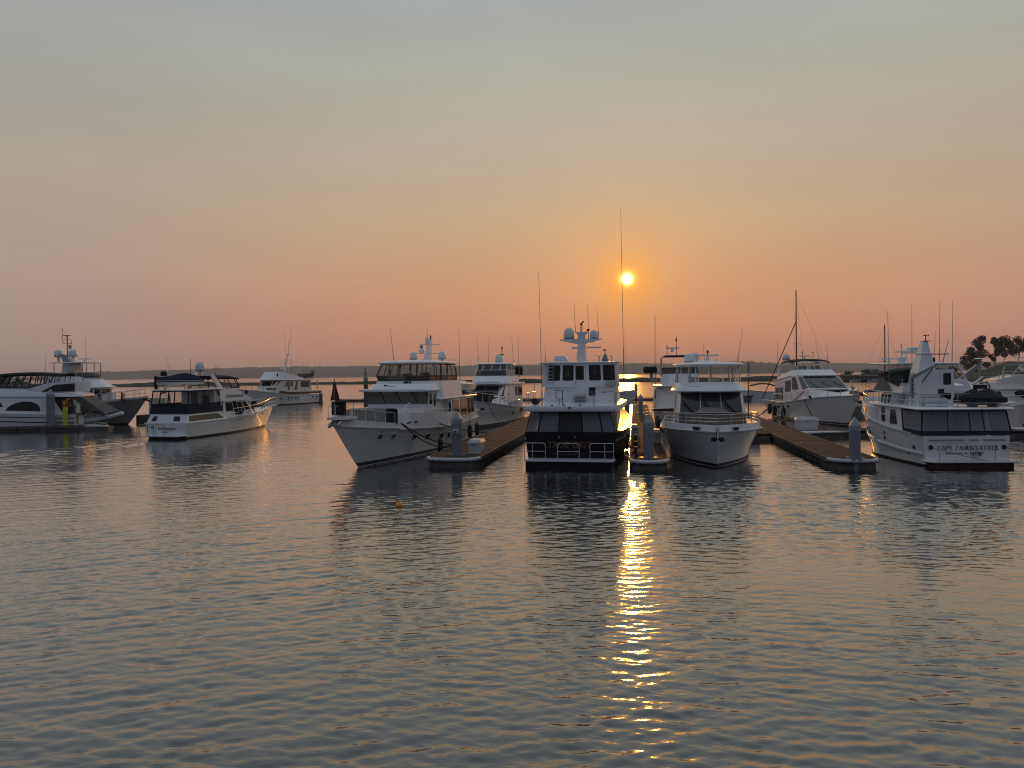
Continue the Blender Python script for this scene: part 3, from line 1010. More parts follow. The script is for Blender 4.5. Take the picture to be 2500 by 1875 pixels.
# ------------------------------------------------------------------ floating docks
M['deckwood'] = pmat('weathered_deck_boards', (0.075, 0.052, 0.042), 0.85, spec=0.15, var=0.35, scale=1.2, bump=0.4, bscale=9, stretch=(0.4, 5.0, 1))
M['whaler'] = pmat('timber_whaler', (0.13, 0.10, 0.085), 0.8, var=0.4, scale=2.0, bump=0.4)
M['float'] = pmat('stained_concrete_float', (0.115, 0.108, 0.095), 0.9, var=0.45, scale=1.3, bump=0.6, bscale=8)
M['bumper'] = pmat('grey_white_dock_bumper', (0.55, 0.55, 0.56), 0.55, var=0.15, scale=4)
M['pile'] = pmat('blue_grey_pile_coating', (0.20, 0.21, 0.235), 0.55, var=0.22, scale=3.0, bump=0.35, bscale=10)
M['pilecap'] = pmat('grey_pile_cap', (0.30, 0.31, 0.32), 0.45, var=0.1, scale=3.0)
M['dockbox'] = pmat('off_white_fibreglass', (0.62, 0.62, 0.62), 0.4, var=0.08, scale=2.0)
DZ = 0.52                                            # height of the deck over the water


def dock(name, label, u0, u1, v0, v1, rounded_end=True, bumper=True, group='floating dock fingers', joints=2.4, seams=4.0):
    """a finger from v0 (near end) to v1, between u0 and u1, as one thing with its parts"""
    cu = (u0 + u1) / 2; w = u1 - u0
    o = thing(name, label, 'dock', W(cu, v0, 0), -MA, group)
    # local: x across, y along (away from the near end)
    hw = w / 2; L = v1 - v0; rad = min(0.9, hw)
    out = []
    if rounded_end:
        for k in range(9):
            a = math.pi * 1.5 - math.pi / 2 * k / 8
            out.append((-hw + rad + rad * math.cos(a), rad + rad * math.sin(a)))
        left = out
        right = [(-x, y) for x, y in reversed(left)]
        near = right[::1] + []
        ring = [(-x, y) for x, y in left][::-1]
        poly = ring[::-1][::-1]
        outline = [(hw, L), (-hw, L)] + left[::-1] + right[::-1]
    else:
        outline = [(hw, L), (-hw, L), (-hw, 0), (hw, 0)]
    MB().polyslab([(x, y, DZ - 0.05) for x, y in outline], (0, 0, 0.05)).build('deck_boards', M['deckwood'], o, 0)
    # timber whalers along both edges
    for sd in (-1, 1):
        y = rad if rounded_end else 0.0
        k = 0
        while y < L - 0.3:
            y2 = min(L, y + 4.2)
            MB().box((sd * (hw + 0.05), (y + y2) / 2, DZ - 0.09), (0.11, y2 - y - 0.02, 0.22)).build('whaler', M['whaler'], o, 0)
            y = y2; k += 1
    # concrete float boxes below, each its own
    y = 0.0
    first = True
    while y < L - 0.3:
        y2 = min(L, y + joints)
        ins = 0.05
        if first and rounded_end:
            pts = [(x * 0.97, yy * 0.97 + 0.03) for x, yy in outline if yy < rad + 0.01]
            pts = [(-hw * 0.97, y2 - 0.03)] + pts[:len(pts)] + [(hw * 0.97, y2 - 0.03)]
            MB().polyslab([(p[0], p[1], -0.5) for p in pts], (0, 0, DZ - 0.06 + 0.5)).build('float_box', M['float'], o, 30)
        else:
            MB().box((0, (y + y2) / 2, (DZ - 0.19 - 0.5) / 2), (w - 2 * ins, y2 - y - 0.05, DZ - 0.19 + 0.5)).build('float_box', M['float'], o, 0)
        first = False
        y = y2
    if bumper and rounded_end:
        pts = [(x, yy, DZ - 0.06) for x, yy in left[::-1]] + [(x, yy, DZ - 0.06) for x, yy in right[::-1]][1:]
        pts = [(p[0] * 1.02, p[1] - 0.03, p[2]) for p in pts]
        bo = MB().tube(pts, 0.115, 10).build('bumper', M['bumper'], o, 60)
        bl = MB()
        for i in range(2, len(pts) - 2, 2):
            a = Vector(pts[i]); d = (Vector(pts[i + 1]) - Vector(pts[i - 1])).normalized(); nn = Vector((d.y, -d.x, 0))
            if nn.y > 0:
                nn = -nn
            bl.box(a + nn * 0.095 + Vector((0, 0, -0.075)), (0.10, 0.05, 0.06), math.atan2(d.y, d.x))
        bl.build('bumper_bolts', M['rubber'], bo, 0)['kind'] = 'stuff'
    # boards' cross seams
    y = seams
    while y < L:
        MB().box((0, y, DZ + 0.004), (w - 0.1, 0.03, 0.012)).build('seam_strip', M['rubber'], o, 0)
        y += seams
    return o


def cleat(u, v, label, z=DZ):
    o = thing('cleat', label, 'cleat', W(u, v, z), -MA, 'cleats on the dock edges')
    MB().box((0, -0.06, 0.05), (0.05, 0.05, 0.1)).box((0, 0.06, 0.05), (0.05, 0.05, 0.1)).build('cleat_foot', M['galv'], o, 0)
    MB().tube([(0, -0.17, 0.13), (0, -0.1, 0.11), (0, 0.1, 0.11), (0, 0.17, 0.13)], 0.028, 6).build('cleat_horn', M['galv'], o)
    return o


def pile(u, v, label, r=0.34, top=3.0, cone=0.5, collar=True, sides=8, foot=DZ, mat=None, capmat=None, xy=None):
    P = Vector((xy[0], xy[1], 0)) if xy else W(u, v, 0)
    o = thing('pile', label, 'piling', P, -MA + R(22.5), 'octagonal dock piles')
    MB().lathe([(r * 0.98, -1.5), (r * 0.98, top - cone - 0.25)], (0, 0, 0), sides).build('shaft', mat or M['pile'], o, 20)
    MB().lathe([(r * 1.03, top - cone - 0.27), (r * 1.03, top - cone), (0.02, top)], (0, 0, 0), sides).build('cone_cap', capmat or M['pilecap'], o, 20)
    if collar:
        m = MB()
        for k in range(4):
            a = math.pi / 2 * k + math.pi / 8
            m.box((math.cos(a) * (r + 0.10), math.sin(a) * (r + 0.10), foot + 0.06), (0.16, 0.5, 0.10), a)
        m.build('pile_guide', M['galv'], o, 0)
    return o


def dock_box(u, v, label, size=(1.25, 0.65, 0.75), rz=0.0):
    o = thing('dock_box', label, 'dock box', W(u, v, DZ), -MA + rz, 'white dock boxes')
    x, y, z = size
    h = 0.72 * z
    MB().loft([[(-x / 2 * .94, -y / 2 * .92, 0), (x / 2 * .94, -y / 2 * .92, 0), (x / 2 * .94, y / 2 * .92, 0), (-x / 2 * .94, y / 2 * .92, 0)],
               [(-x / 2, -y / 2, h), (x / 2, -y / 2, h), (x / 2, y / 2, h), (-x / 2, y / 2, h)]]).build('box_body', M['dockbox'], o, 0)
    MB().loft([[(-x / 2 - .04, -y / 2 - .04, h + .01), (x / 2 + .04, -y / 2 - .04, h + .01), (x / 2 + .04, y / 2 + .04, h + .01), (-x / 2 - .04, y / 2 + .04, h + .01)],
               [(-x / 2 - .04, -y / 2 - .04, h + .07), (x / 2 + .04, -y / 2 - .04, h + .07), (x / 2 + .04, y / 2 + .04, h + .07), (-x / 2 - .04, y / 2 + .04, h + .07)],
               [(-x / 2 + .08, -y / 2 + .06, z), (x / 2 - .08, -y / 2 + .06, z), (x / 2 - .08, y / 2 - .06, z), (-x / 2 + .08, y / 2 - .06, z)]]).build('box_lid', M['dockbox'], o, 0)
    MB().box((0, -y / 2 - 0.03, h - 0.06), (0.14, 0.03, 0.10)).build('latch', M['galv'], o, 0)
    return o


dock('dock_finger', 'wide floating dock between white trawler and black-hulled boat, rounded pale bumper end', -12.0, -9.0, 42.3, 118)
dock('dock_finger', 'narrow floating dock right of the black-hulled boat, power cords along its edge', -0.25, 1.75, 41.9, 118)
dock('dock_finger', 'long floating dock pointing at empty berth, in front of white motor yacht', 10.55, 13.0, 43.2, 118)
dock('dock_crosspiece', 'short cross dock under the bow of yacht with green bimini', 13.12, 30.0, 64.6, 67.6, rounded_end=False, group=None)
dock('dock_crosspiece', 'short dock stub with white dock box beside white pilothouse bow', 7.6, 10.43, 61.5, 64.0, rounded_end=False, group=None)
# gusset plates in the corners of the cross dock
for sx, lab in ((1, 'pale triangular gusset in the corner of dock and cross dock'),):
    o = thing('dock_gusset', lab, 'dock', W(13.05, 64.6, 0), -MA)
    MB().polyslab([(0.1, -2.2, DZ - 0.1), (4.4, -0.02, DZ - 0.1), (0.1, -0.02, DZ - 0.1)], (0, 0, 0.09)).build('plate', M['bumper'], o, 0)
    MB().polyslab([(0.2, -1.9, -0.4), (3.9, -0.15, -0.4), (0.2, -0.15, -0.4)], (0, 0, DZ + 0.28)).build('float_box', M['float'], o, 0)

pile(-10.5, 44.0, 'octagonal pile with light box near end of dock beside white trawler', r=0.33, top=3.2)
pile(0.72, 42.9, 'blue-grey octagonal pile near end of narrow dock by black boat', r=0.31, top=3.05)
pile(11.75, 43.5, 'blue-grey octagonal pile near end of long dock beside cape-named boat', r=0.30, top=2.85)
o = thing('pile_lamp', 'small pale light box clamped to pile by white trawler', 'light', W(-10.5, 44.0, 0), -MA)
MB().box((0.02, -0.40, 1.98), (0.30, 0.16, 0.24), 0, 0, R(-18)).build('lamp_housing', M['bumper'], o, 0)
MB().box((0.02, -0.485, 1.975), (0.20, 0.02, 0.13), 0, 0, R(-18)).build('lamp_face', M['rubber'], o, 0)
MB().box((0.02, -0.38, 1.62), (0.16, 0.10, 0.14)).box((0.02, -0.36, 1.78), (0.05, 0.04, 0.3)).build('bracket', M['galv'], o, 0)
MB().lathe([(0.375, 1.70), (0.375, 1.74)], (0, 0, 0), 8).build('strap', M['galv'], o, 0)

dock_box(-9.65, 45.7, 'white dock box right of pile on wide dock', (0.8, 1.35, 0.85))
dock_box(13.95, 65.6, 'pale grey dock box under the white yacht on the cross dock', (1.75, 0.8, 1.05))
dock_box(9.0, 62.4, 'white dock box on dock stub beside pilothouse bow', (1.5, 0.7, 1.1))
dock_box(1.45, 53.0, 'slim white dock box on narrow dock beside bow flare', (0.55, 1.0, 0.95))

ORD = ['nearest the rounded end', 'second from the rounded end', 'third from the rounded end']
for lab, u, vs_ in [('right edge of wide dock', -9.18, (47.5, 52.0, 57.0)), ('left edge of wide dock', -11.8, (48.5,)), ('left edge of long dock', 10.75, (46.5, 52.0, 57.5)),
                    ('right edge of long dock', 12.8, (45.5, 51.0, 57.0)), ('right edge of narrow dock', 1.55, (44.0, 48.5)), ('left edge of narrow dock', -0.05, (43.6, 49.0))]:
    for k, v in enumerate(vs_):
        cleat(u, v, 'small cleat on the %s, %s' % (lab, ORD[k]))

# the far walkway that closes the basin, and the dark log boom beside it
dock('main_walkway', 'long dark walkway closing the basin behind the trawlers', -62.0, 30.0, 150.5, 153.5, rounded_end=False, group=None, joints=6.0, seams=12.0)
# ------------------------------------------------------------------ trawler at the right, seen from its port quarter
def build_cape_trawler():
    azd = 3.0
    a = R(azd)
    ox, oy = 25.20 - 0.22 * math.cos(a), 41.68 + 0.22 * math.sin(a)
    ox, oy = 25.0, 41.70
    o = boat('motor_yacht', 'white trawler lettered CAPE FAIRWEATHER across its stern, tall funnel mast and crane', azd, (ox, oy), 'boat', 'boats in the marina')
    h = Hull(11.0, 1.8, 5.0, [(0, 1.68), (0.15, 1.76), (0.4, 1.95), (0.7, 2.45), (1, 3.0)], Bw=4.7, sm=0.45, p=2.6, sw=0.4, q=2.3, flare=1.3, aft=0.07, stem=0.9)
    h.band('hull', M['gel_hull'], o, lambda zs, t: 0.12, lambda zs, t: zs, rows=10)
    h.band('boot_stripe', M['antifoul'], o, lambda zs, t: -0.6, lambda zs, t: 0.12, rows=3, out=-0.006, caps=False)
    h.stripe('rub_rail', M['gel'], o, lambda z, t: z - 0.02, lambda z, t: z + 0.07, 0.06, 0.1, 1)
    h.stripe('lower_rub_rail', M['gel'], o, lambda z, t: 0.62 + 0.75 * t ** 1.6, lambda z, t: 0.74 + 0.75 * t ** 1.6, 0.09, 0.02, 0.93)
    # raised bow bulwark with its cap
    m = MB()
    for sd in (-1, 1):
        rings = []
        for i in range(25):
            t = 0.50 + 0.50 * i / 24
            z = h.zs(t); p = h.pt(t, z, 0.0, sd)
            k = 0.85 - 0.35 * max(0, (t - 0.62) / 0.38)
            q = p + Vector((0.05 * (t > 0.9), sd * 0.03, k))
            if t == 1:
                q.y = 0
            rings.append([p, q, q + Vector((0, -sd * 0.10, 0)), p + Vector((0, -sd * 0.10, 0))])
        m.loft(rings)
    m.build('bow_bulwark', M['gel'], o, 40)
    MB().polyslab([h.pt(0.66, h.zs(0.66) + dz, 0.055, 1) for dz in (0.30,)] + [h.pt(0.72, h.zs(0.72) + 0.28, 0.055, 1), h.pt(0.72, h.zs(0.72) + 0.40, 0.06, 1), h.pt(0.66, h.zs(0.66) + 0.42, 0.06, 1)], (0, 0.012, 0)).build('name_board', M['galv'], o, 0)
    # swim platform and rails
    slab('swim_platform', M['gel_cream'], o, [(-0.95, 2.2, 0.30), (-0.8, 2.42, 0.30), (0.05, 2.42, 0.30)], 0.09, 0.04)
    MB().box((-0.4, 0, 0.14), (0.7, 4.2, 0.30)).build('platform_base', M['antifoul'], o, 0)
    for a_, b_, q in ((1.85, 0.15, 1), (-1.05, -2.42, 2)):
        m = MB(); x = -0.85; z1 = 1.36
        if q == 1:
            m.tube([(x, a_, 0.38), (x, a_, z1 - .12), (x, a_ - 0.10, z1), (x, b_ + .12, z1), (x, b_, z1 - .12), (x, b_, 0.38)], 0.022, 6)
            m.tube([(x, 1.0, 0.38), (x, 1.0, z1)], 0.02, 5)
        else:
            m.tube([(x, b_, z1), (x, -1.25, z1), (x, a_, z1 - .14), (x, a_, 0.38)], 0.022, 6)
            m.tube([(x, -1.78, 0.38), (x, -1.78, z1)], 0.02, 5); m.tube([(x, b_, 0.38), (x, b_, z1)], 0.02, 5)
            m.tube([(x, a_, z1 - .14), (x, 0.15, z1 - .16)], 0.016, 5)
        m.build('platform_rail', M['steel'], o, 60)
    serif_text('CAPE FAIRWEATHER', 0.245, M['inkletter'], o, frame_m((-0.015, -0.10, 0.90), (0, -1, 0), (0, 0, 1)), gap=0.10)
    lettering('ANCHORAGE, AK', 0.15, M['inkletter'], o, frame_m((-0.015, 0.55, 0.67), (0, -1, 0), (0, 0, 1)), name='port_lettering', shear=0.25)
    for y in (1.92, -2.0):
        MB().lathe([(0.001, 0), (0.13, 0), (0.13, 0.03), (0.001, 0.03)], (0, 0, 0), 12, Matrix.Rotation(R(-90), 3, 'Y')).build('hawse_hole', M['rubber'], o).location = (-0.005, y, 1.06)
    for y0, y1 in ((2.0, 0.1), (-0.15, -0.65), (-0.9, -2.1)):
        MB().box((-0.03, (y0 + y1) / 2, 1.47), (0.06, abs(y1 - y0), 0.05)).build('transom_handrail', M['galv'], o, 0)
    m = MB(); m.box((-0.12, -0.5, 0.77), (0.22, 0.62, 0.05)); m.box((-0.08, -0.3, 0.68), (0.14, 0.06, 0.16)); m.box((-0.08, -0.7, 0.68), (0.14, 0.06, 0.16))
    m.build('transom_step', M['teak'], o, 0)
    # cockpit enclosure
    bot = [(0.0, 2.42, 1.72), (2.0, 2.48, 1.80)]
    top = [(0.25, 2.25, 3.08), (2.3, 2.40, 3.08)]
    B_, T_ = ring_of(bot), ring_of(top)
    for e in (0, 2):
        p0, p1, q0, q1 = B_[e], B_[e + 1], T_[e], T_[(e + 1) % 4]
        MB().quadslab(p0, p1, p1.lerp(q1, 0.17), p0.lerp(q0, 0.17), 0.02).build('canvas_skirt', M['navy'], o, 0)
        MB().quadslab(p0.lerp(q0, 0.17), p1.lerp(q1, 0.17), q1, q0, 0.008).build('clear_panel', M['milky'], o, 0)
    fm = MB()
    MB().quadslab(B_[3], B_[0], B_[0].lerp(T_[0], 0.17), B_[3].lerp(T_[3], 0.17), 0.03).build('canvas_skirt', M['navy'], o, 0)
    ks = (0.0, 0.30, 0.55, 0.71, 1.0)
    for k0, k1 in zip(ks, ks[1:]):
        a0, a1 = B_[3].lerp(B_[0], k0).lerp(T_[3].lerp(T_[0], k0), 0.17), B_[3].lerp(B_[0], k1).lerp(T_[3].lerp(T_[0], k1), 0.17)
        MB().quadslab(a0, a1, T_[3].lerp(T_[0], k1), T_[3].lerp(T_[0], k0), 0.008).build('clear_panel', M['milky'], o, 0)
        fm.tube([a0, T_[3].lerp(T_[0], k0)], 0.03, 5)
    for e in (0, 1, 2, 3):
        fm.tube([B_[e].lerp(T_[e], 0.17), T_[e]], 0.045, 5)
    for e in (0, 2, 3):
        fm.tube([T_[e], T_[(e + 1) % 4]], 0.05, 5)
    fm.build('enclosure_frame', M['navy'], o, 60)
    # house
    sal = House('saloon', M['gel'], o, [(2.2, 2.44, 1.7), (6.2, 2.46, 1.9), (6.4, 1.95, 1.9)], [(2.6, 2.38, 3.12), (6.3, 2.40, 3.2), (6.4, 1.9, 3.2)])
    sal.win2(0, [(0.14, 0.30), (0.40, 0.26), (0.34, 0.90), (0.17, 0.92)], r=0.12, frame=M['gel'], fw=0.05, mat=M['grey_glass'])
    sal.win2(0, [(0.55, 0.30), (0.68, 0.30), (0.68, 0.62), (0.55, 0.62)], r=0.05, frame=M['gel'], fw=0.05)
    sal.win2(0, [(0.55, 0.66), (0.68, 0.66), (0.68, 0.94), (0.55, 0.94)], r=0.05, frame=M['gel'], fw=0.05)
    bk = House('aft_bulkhead', M['gel'], o, [(2.25, 2.3, 1.2), (2.6, 2.3, 1.2)], [(2.3, 2.3, 3.1), (2.6, 2.3, 3.1)])
    bk.win(3, (0.60, 0.74, 0.30, 0.85), r=0.08, name='cabin_window')
    bk.win(3, (0.30, 0.50, 0.02, 0.95), r=0.04, mat=M['grey_glass'], name='cabin_door')
    fwd = House('wheelhouse', M['gel'], o, [(4.9, 1.95, 3.2), (6.5, 1.9, 3.2), (7.1, 1.2, 3.2)], [(4.9, 1.85, 3.95), (6.4, 1.8, 3.95), (6.9, 1.15, 3.95)])
    fwd.win2(0, (0.06, 0.30, 0.15, 0.88), r=0.06, frame=M['gel'])
    fwd.win2(0, (0.40, 0.66, 0.10, 0.88), r=0.2, frame=M['gel'], fw=0.07)
    fwd.win2(0, (0.76, 0.95, 0.15, 0.88), r=0.06, frame=M['gel'])
    # the boat deck over all
    slab('boat_deck', M['gel'], o, [(-0.15, 2.35, 3.10), (0.05, 2.62, 3.10), (6.0, 2.62, 3.18), (7.2, 2.35, 3.24)], 0.13, 0.06)
    slab('wheelhouse_roof', M['gel'], o, [(3.6, 2.0, 3.95), (6.9, 1.95, 3.98), (7.4, 1.2, 3.98)], 0.08, 0.04)
    # upper station: coaming, tan windscreen, dark bimini
    up = House('upper_helm_coaming', M['gel'], o, [(3.5, 1.85, 4.03), (6.3, 1.85, 4.05), (7.2, 1.3, 4.05)], [(3.5, 1.8, 4.40), (5.6, 1.82, 4.66), (6.2, 1.4, 4.75)])
    for sd in (-1, 1):
        MB().polyslab([Vector((x, sd * 1.88, z)) for x, z in ((7.5, 4.10), (4.9, 4.02), (5.5, 4.55), (6.15, 4.98))], (0, sd * 0.03, 0)).build('upper_windscreen_cover', M['tancanvas'], o, 0)
    MB().quadslab((7.55, 1.9, 4.08), (7.55, -1.9, 4.08), (6.2, -1.86, 5.0), (6.2, 1.86, 5.0), 0.05).build('upper_windscreen_frame', M['gel'], o, 0)
    bt_ = []
    for i in range(11):
        f = i / 10; x = 4.75 + 1.95 * f
        zc = 5.36 + 0.20 * math.sin(math.pi * min(1, f * 0.95 + 0.05)) - 0.25 * f ** 3
        bt_.append([(x, 1.9 * math.cos(math.pi * k / 8), zc - 0.28 + 0.28 * math.sin(math.pi * k / 8)) for k in range(9)])
    bm_ = MB(); bm_.loft(bt_, False, False, closed=False)
    bm_.loft([[(p[0], p[1] * 0.97, p[2] - 0.05) for p in r] for r in bt_], False, False, closed=False)
    bm_.build('bimini', M['greencanvas'], o, 50)
    MB().quadslab((3.6, 1.86, 5.08), (6.6, 1.88, 5.0), (6.0, 1.84, 4.75), (4.0, 1.82, 4.35), 0.03).build('bimini_side', M['greencanvas'], o, 0)
    MB().quadslab((4.75, 1.86, 5.2), (4.75, -1.86, 5.2), (4.8, -1.82, 4.35), (4.8, 1.82, 4.35), 0.03).build('bimini_back', M['greencanvas'], o, 0)
    antenna(o, (5.0, 1.95, 4.1), (5.1, 2.0, 9.0), 0.026)
    antenna(o, (5.2, 0.5, 5.4), (5.2, 0.5, 9.4), 0.022)
    # funnel house with its door, tapering funnel mast
    fh = House('funnel_house', M['gel'], o, [(3.0, -0.88, 3.22), (3.0, 1.24, 3.22), (4.7, 1.24, 3.22), (4.7, -0.88, 3.22)][::-1], [(3.02, -0.86, 5.36), (3.02, 0.85, 5.36), (4.65, 0.85, 5.36), (4.65, -0.86, 5.36)][::-1], half=False)
    dd = MB().box((2.99, -0.50, 4.35), (0.05, 0.78, 2.0)).build('funnel_door', M['gel'], o, 0)
    MB().polyslab(rounded([Vector((2.965, y, z)) for y, z in ((-0.26, 4.46), (-0.70, 4.46), (-0.70, 5.15), (-0.26, 5.15))], 0.1), (-0.012, 0, 0)).build('door_window', M['dark_glass'], dd, 0)
    MB().polyslab(rounded([Vector((2.965, y, z)) for y, z in ((-0.26, 3.6), (-0.70, 3.6), (-0.70, 3.98), (-0.26, 3.98))], 0.08), (-0.012, 0, 0)).build('door_window', M['dark_glass'], dd, 0)
    def sq(z, c, w, d, xc):
        return [(xc - d, c + w, z), (xc - d, c - w, z), (xc + d, c - w, z), (xc + d, c + w, z)]
    fu = MB().loft([sq(5.1, 0.55, 0.52, 0.55, 3.7), sq(6.30, 0.52, 0.30, 0.34, 3.7)]).loft([sq(6.28, 0.52, 0.34, 0.38, 3.7), sq(6.34, 0.52, 0.34, 0.38, 3.7)]).loft([sq(6.33, 0.52, 0.27, 0.30, 3.7), sq(7.05, 0.48, 0.14, 0.16, 3.7)])
    fu = fu.build('funnel_mast', M['gel'], o, 10)
    MB().box((3.7, 0.40, 7.07), (0.42, 0.42, 0.04)).build('mast_cap', M['galv'], fu, 0)
    m = MB(); m.tube([(3.7, 0.40, 7.08), (3.7, 0.38, 7.42)], 0.03, 6); m.tube([(3.7, 0.52, 7.40), (3.7, 0.22, 7.44)], 0.025, 5)
    for y in (0.52, 0.38, 0.22):
        m.lathe([(0.001, 0), (0.05, 0.03), (0.001, 0.06)], (3.7, y, 7.38), 8)
    m.build('wind_instrument', M['rubber'], fu)
    MB().box((3.7, -0.2, 6.28), (0.12, 1.5, 0.06)).build('scanner_bar', M['galv'], fu, 0)
    # crane
    m = MB(); m.box((2.4, 1.80, 4.05), (0.16, 0.16, 1.75)); m.tube([(2.4, 1.80, 4.85), (2.4, 1.74, 5.02), (2.4, 1.63, 5.10)], 0.09, 6)
    cr = m.build('crane_post', M['galv'], o, 20)
    p, q = Vector((2.4, 1.78, 4.95)), Vector((2.5, 0.42, 5.62))
    d = q - p
    MB().quadslab(p + Vector((0, 0, -0.10)), q + Vector((0, 0, -0.07)), q + Vector((0, 0, 0.05)), p + Vector((0, 0, 0.10)), 0.14).build('crane_arm', M['galv'], cr, 0)
    hl = MB()
    for k in range(7):
        c = p + d * (0.06 + 0.13 * k); hl.box(c + Vector((-0.02, 0, 0)), (0.03, 0.09, 0.06))
    for k in range(6):
        hl.box((2.31, 1.80, 3.5 + 0.24 * k), (0.03, 0.07, 0.09))
    o_ = hl.build('lightening_holes', M['rubber'], cr, 0); o_['kind'] = 'stuff'
    MB().tube([q, (2.7, 1.1, 4.6)], 0.03, 6).build('crane_ram', M['rubber'], cr)
    MB().lathe([(0.001, 0), (0.22, 0), (0.22, 0.5), (0.001, 0.5)], (2.5, 1.74, 3.24), 12).build('crane_base', M['gel'], cr)
    # boat-deck rails
    pts = [(6.2, 2.45, 3.34), (3.4, 2.5, 3.30), (1.8, 2.45, 3.26), (1.0, 2.0, 3.24), (0.85, 0.6, 3.24), (0.85, -0.9, 3.24)]
    rail('boat_deck_rail', M['alu'], o, pts, 0.72, 9, 1, 0.025)
    rail('upper_rail', M['steel'], o, [(3.6, 1.8, 4.42), (5.6, 1.84, 4.6)], 0.35, 3, 0, 0.018)
    # bow rail
    for sd in (-1, 1):
        pts = []
        for i in range(13):
            t = 0.66 + 0.34 * i / 12
            z = h.zs(t); p = h.pt(t, z, 0, sd); k = 0.85 - 0.35 * max(0, (t - 0.62) / 0.38)
            if t == 1:
                p.y = 0.15 * sd
            pts.append(Vector((p.x, p.y - sd * 0.05, z + k)))
        rail('bow_rail', M['steel'], o, pts, 0.55, 6, 0, 0.025)
    # deck hatch and liferaft rolls
    MB().box((1.6, 0.9, 3.34), (1.1, 1.15, 0.14)).build('deck_hatch', M['gel'], o, 0)
    # portlights on the topsides
    for x, z, w, hh, mt in ((7.0, 1.42, 0.40, 0.24, 'dark_glass'), (4.5, 1.56, 0.22, 0.20, 'dark_glass'), (4.5, 1.24, 0.22, 0.20, 'dark_glass'), (6.0, 1.02, 0.18, 0.16, 'rubber'), (1.0, 0.99, 0.24, 0.2, 'rubber'), (1.6, 0.60, 0.14, 0.14, 'rubber'), (7.7, 1.66, 0.34, 0.22, 'dark_glass')):
        h.port(o, M[mt], x, z, w, hh, 1, 'portlight', rnd=0.25, frame=M['gel'] if mt == 'dark_glass' else None)
    return o, h


CF, CF_h = build_cape_trawler()
# things stowed on its boat deck
p = local_to_world(CF, (1.9, 0.75, 3.3))
o = thing('inflatable_dinghy', 'grey rolled inflatable dinghy on the boat deck beside the crane', 'dinghy', p, CF.rotation_euler.z)
MB().tube([(-0.2, 0.95, 0.22), (-0.25, 0.3, 0.24), (-0.2, -0.4, 0.22), (0.1, -0.55, 0.24)], 0.21, 10).tube([(-0.15, 0.85, 0.5), (-0.18, 0.3, 0.52), (-0.1, -0.3, 0.5)], 0.15, 10).build('tube', M['rib'], o)
MB().box((-0.2, -0.25, 0.75), (0.22, 0.24, 0.4)).box((-0.2, -0.25, 0.45), (0.12, 0.12, 0.5)).build('outboard_motor', M['rubber'], o)
p = local_to_world(CF, (1.15, -1.25, 3.24))
o = thing('covered_tender', 'tender under black tarpaulin lying athwart the boat deck aft', 'dinghy', p, CF.rotation_euler.z)
hr = []; cr_ = []
for i in range(11):
    f = i / 10
    y = 1.35 - 2.55 * f
    w = 0.70 * (1 - max(0, (0.45 - f) / 0.45) ** 2.0) + 0.03
    if f > 0.9:
        w *= 0.96
    z0 = 0.08 + 0.30 * max(0, 0.4 - f)
    hr.append([(-w, y, 0.50), (-w * 0.8, y, z0 + 0.14), (0, y, z0), (w * 0.8, y, z0 + 0.14), (w, y, 0.50)])
    ridge_z = float(np.interp(f, [0, 0.22, 0.40, 0.52, 0.70, 0.86, 1.0], [0.52, 0.78, 1.00, 0.86, 1.02, 0.98, 0.62]))
    cr_.append([(-w * 1.06, y, 0.26), (-w * 1.04, y, 0.52), (-w * 0.55, y, 0.52 + (ridge_z - 0.52) * 0.55), (0, y, ridge_z), (w * 0.55, y, 0.52 + (ridge_z - 0.52) * 0.55), (w * 1.04, y, 0.52), (w * 1.06, y, 0.26)])
MB().loft(hr).build('hull', M['rib'], o, 40)
MB().loft(cr_).build('tarpaulin', M['blackcanvas'], o, 30)
MB().box((0, 0.3, 0.05), (0.9, 0.12, 0.16)).box((0, -0.8, 0.05), (0.9, 0.12, 0.16)).build('chock', M['galv'], o, 0)
p = local_to_world(CF, (1.9, -2.3, 3.24))
o = thing('outboard_davit', 'white davit with a black outboard motor hung beside the tarpaulin', 'davit', p, CF.rotation_euler.z)
MB().tube([(0, 0, 0), (0, 0, 1.15), (0, 0.15, 1.38), (0, 0.5, 1.30)], 0.05, 8).build('davit_post', M['galv'], o)
MB().box((0, 0.50, 1.10), (0.24, 0.62, 0.24)).box((0, 0.80, 0.98), (0.15, 0.16, 0.42)).build('outboard_motor', M['rubber'], o, 0)
MB().box((0.05, 0.62, 1.46), (0.12, 0.75, 0.07), 0, 0, R(-38)).build('davit_arm', M['gel'], o, 0)
mooring_line(local_to_world(CF, (-0.02, -2.0, 1.06)), local_to_world(CF, (-1.6, -4.2, 0.6)), 'thin stern line running right from the lettered transom', 0.05, 0.02, M['rope'])
mooring_line(local_to_world(CF, (-0.02, 1.92, 1.06)), local_to_world(CF, (-0.9, -0.6, 0.42)), 'thin stern line crossing the lettered transom', 0.04, 0.014, M['rope'])
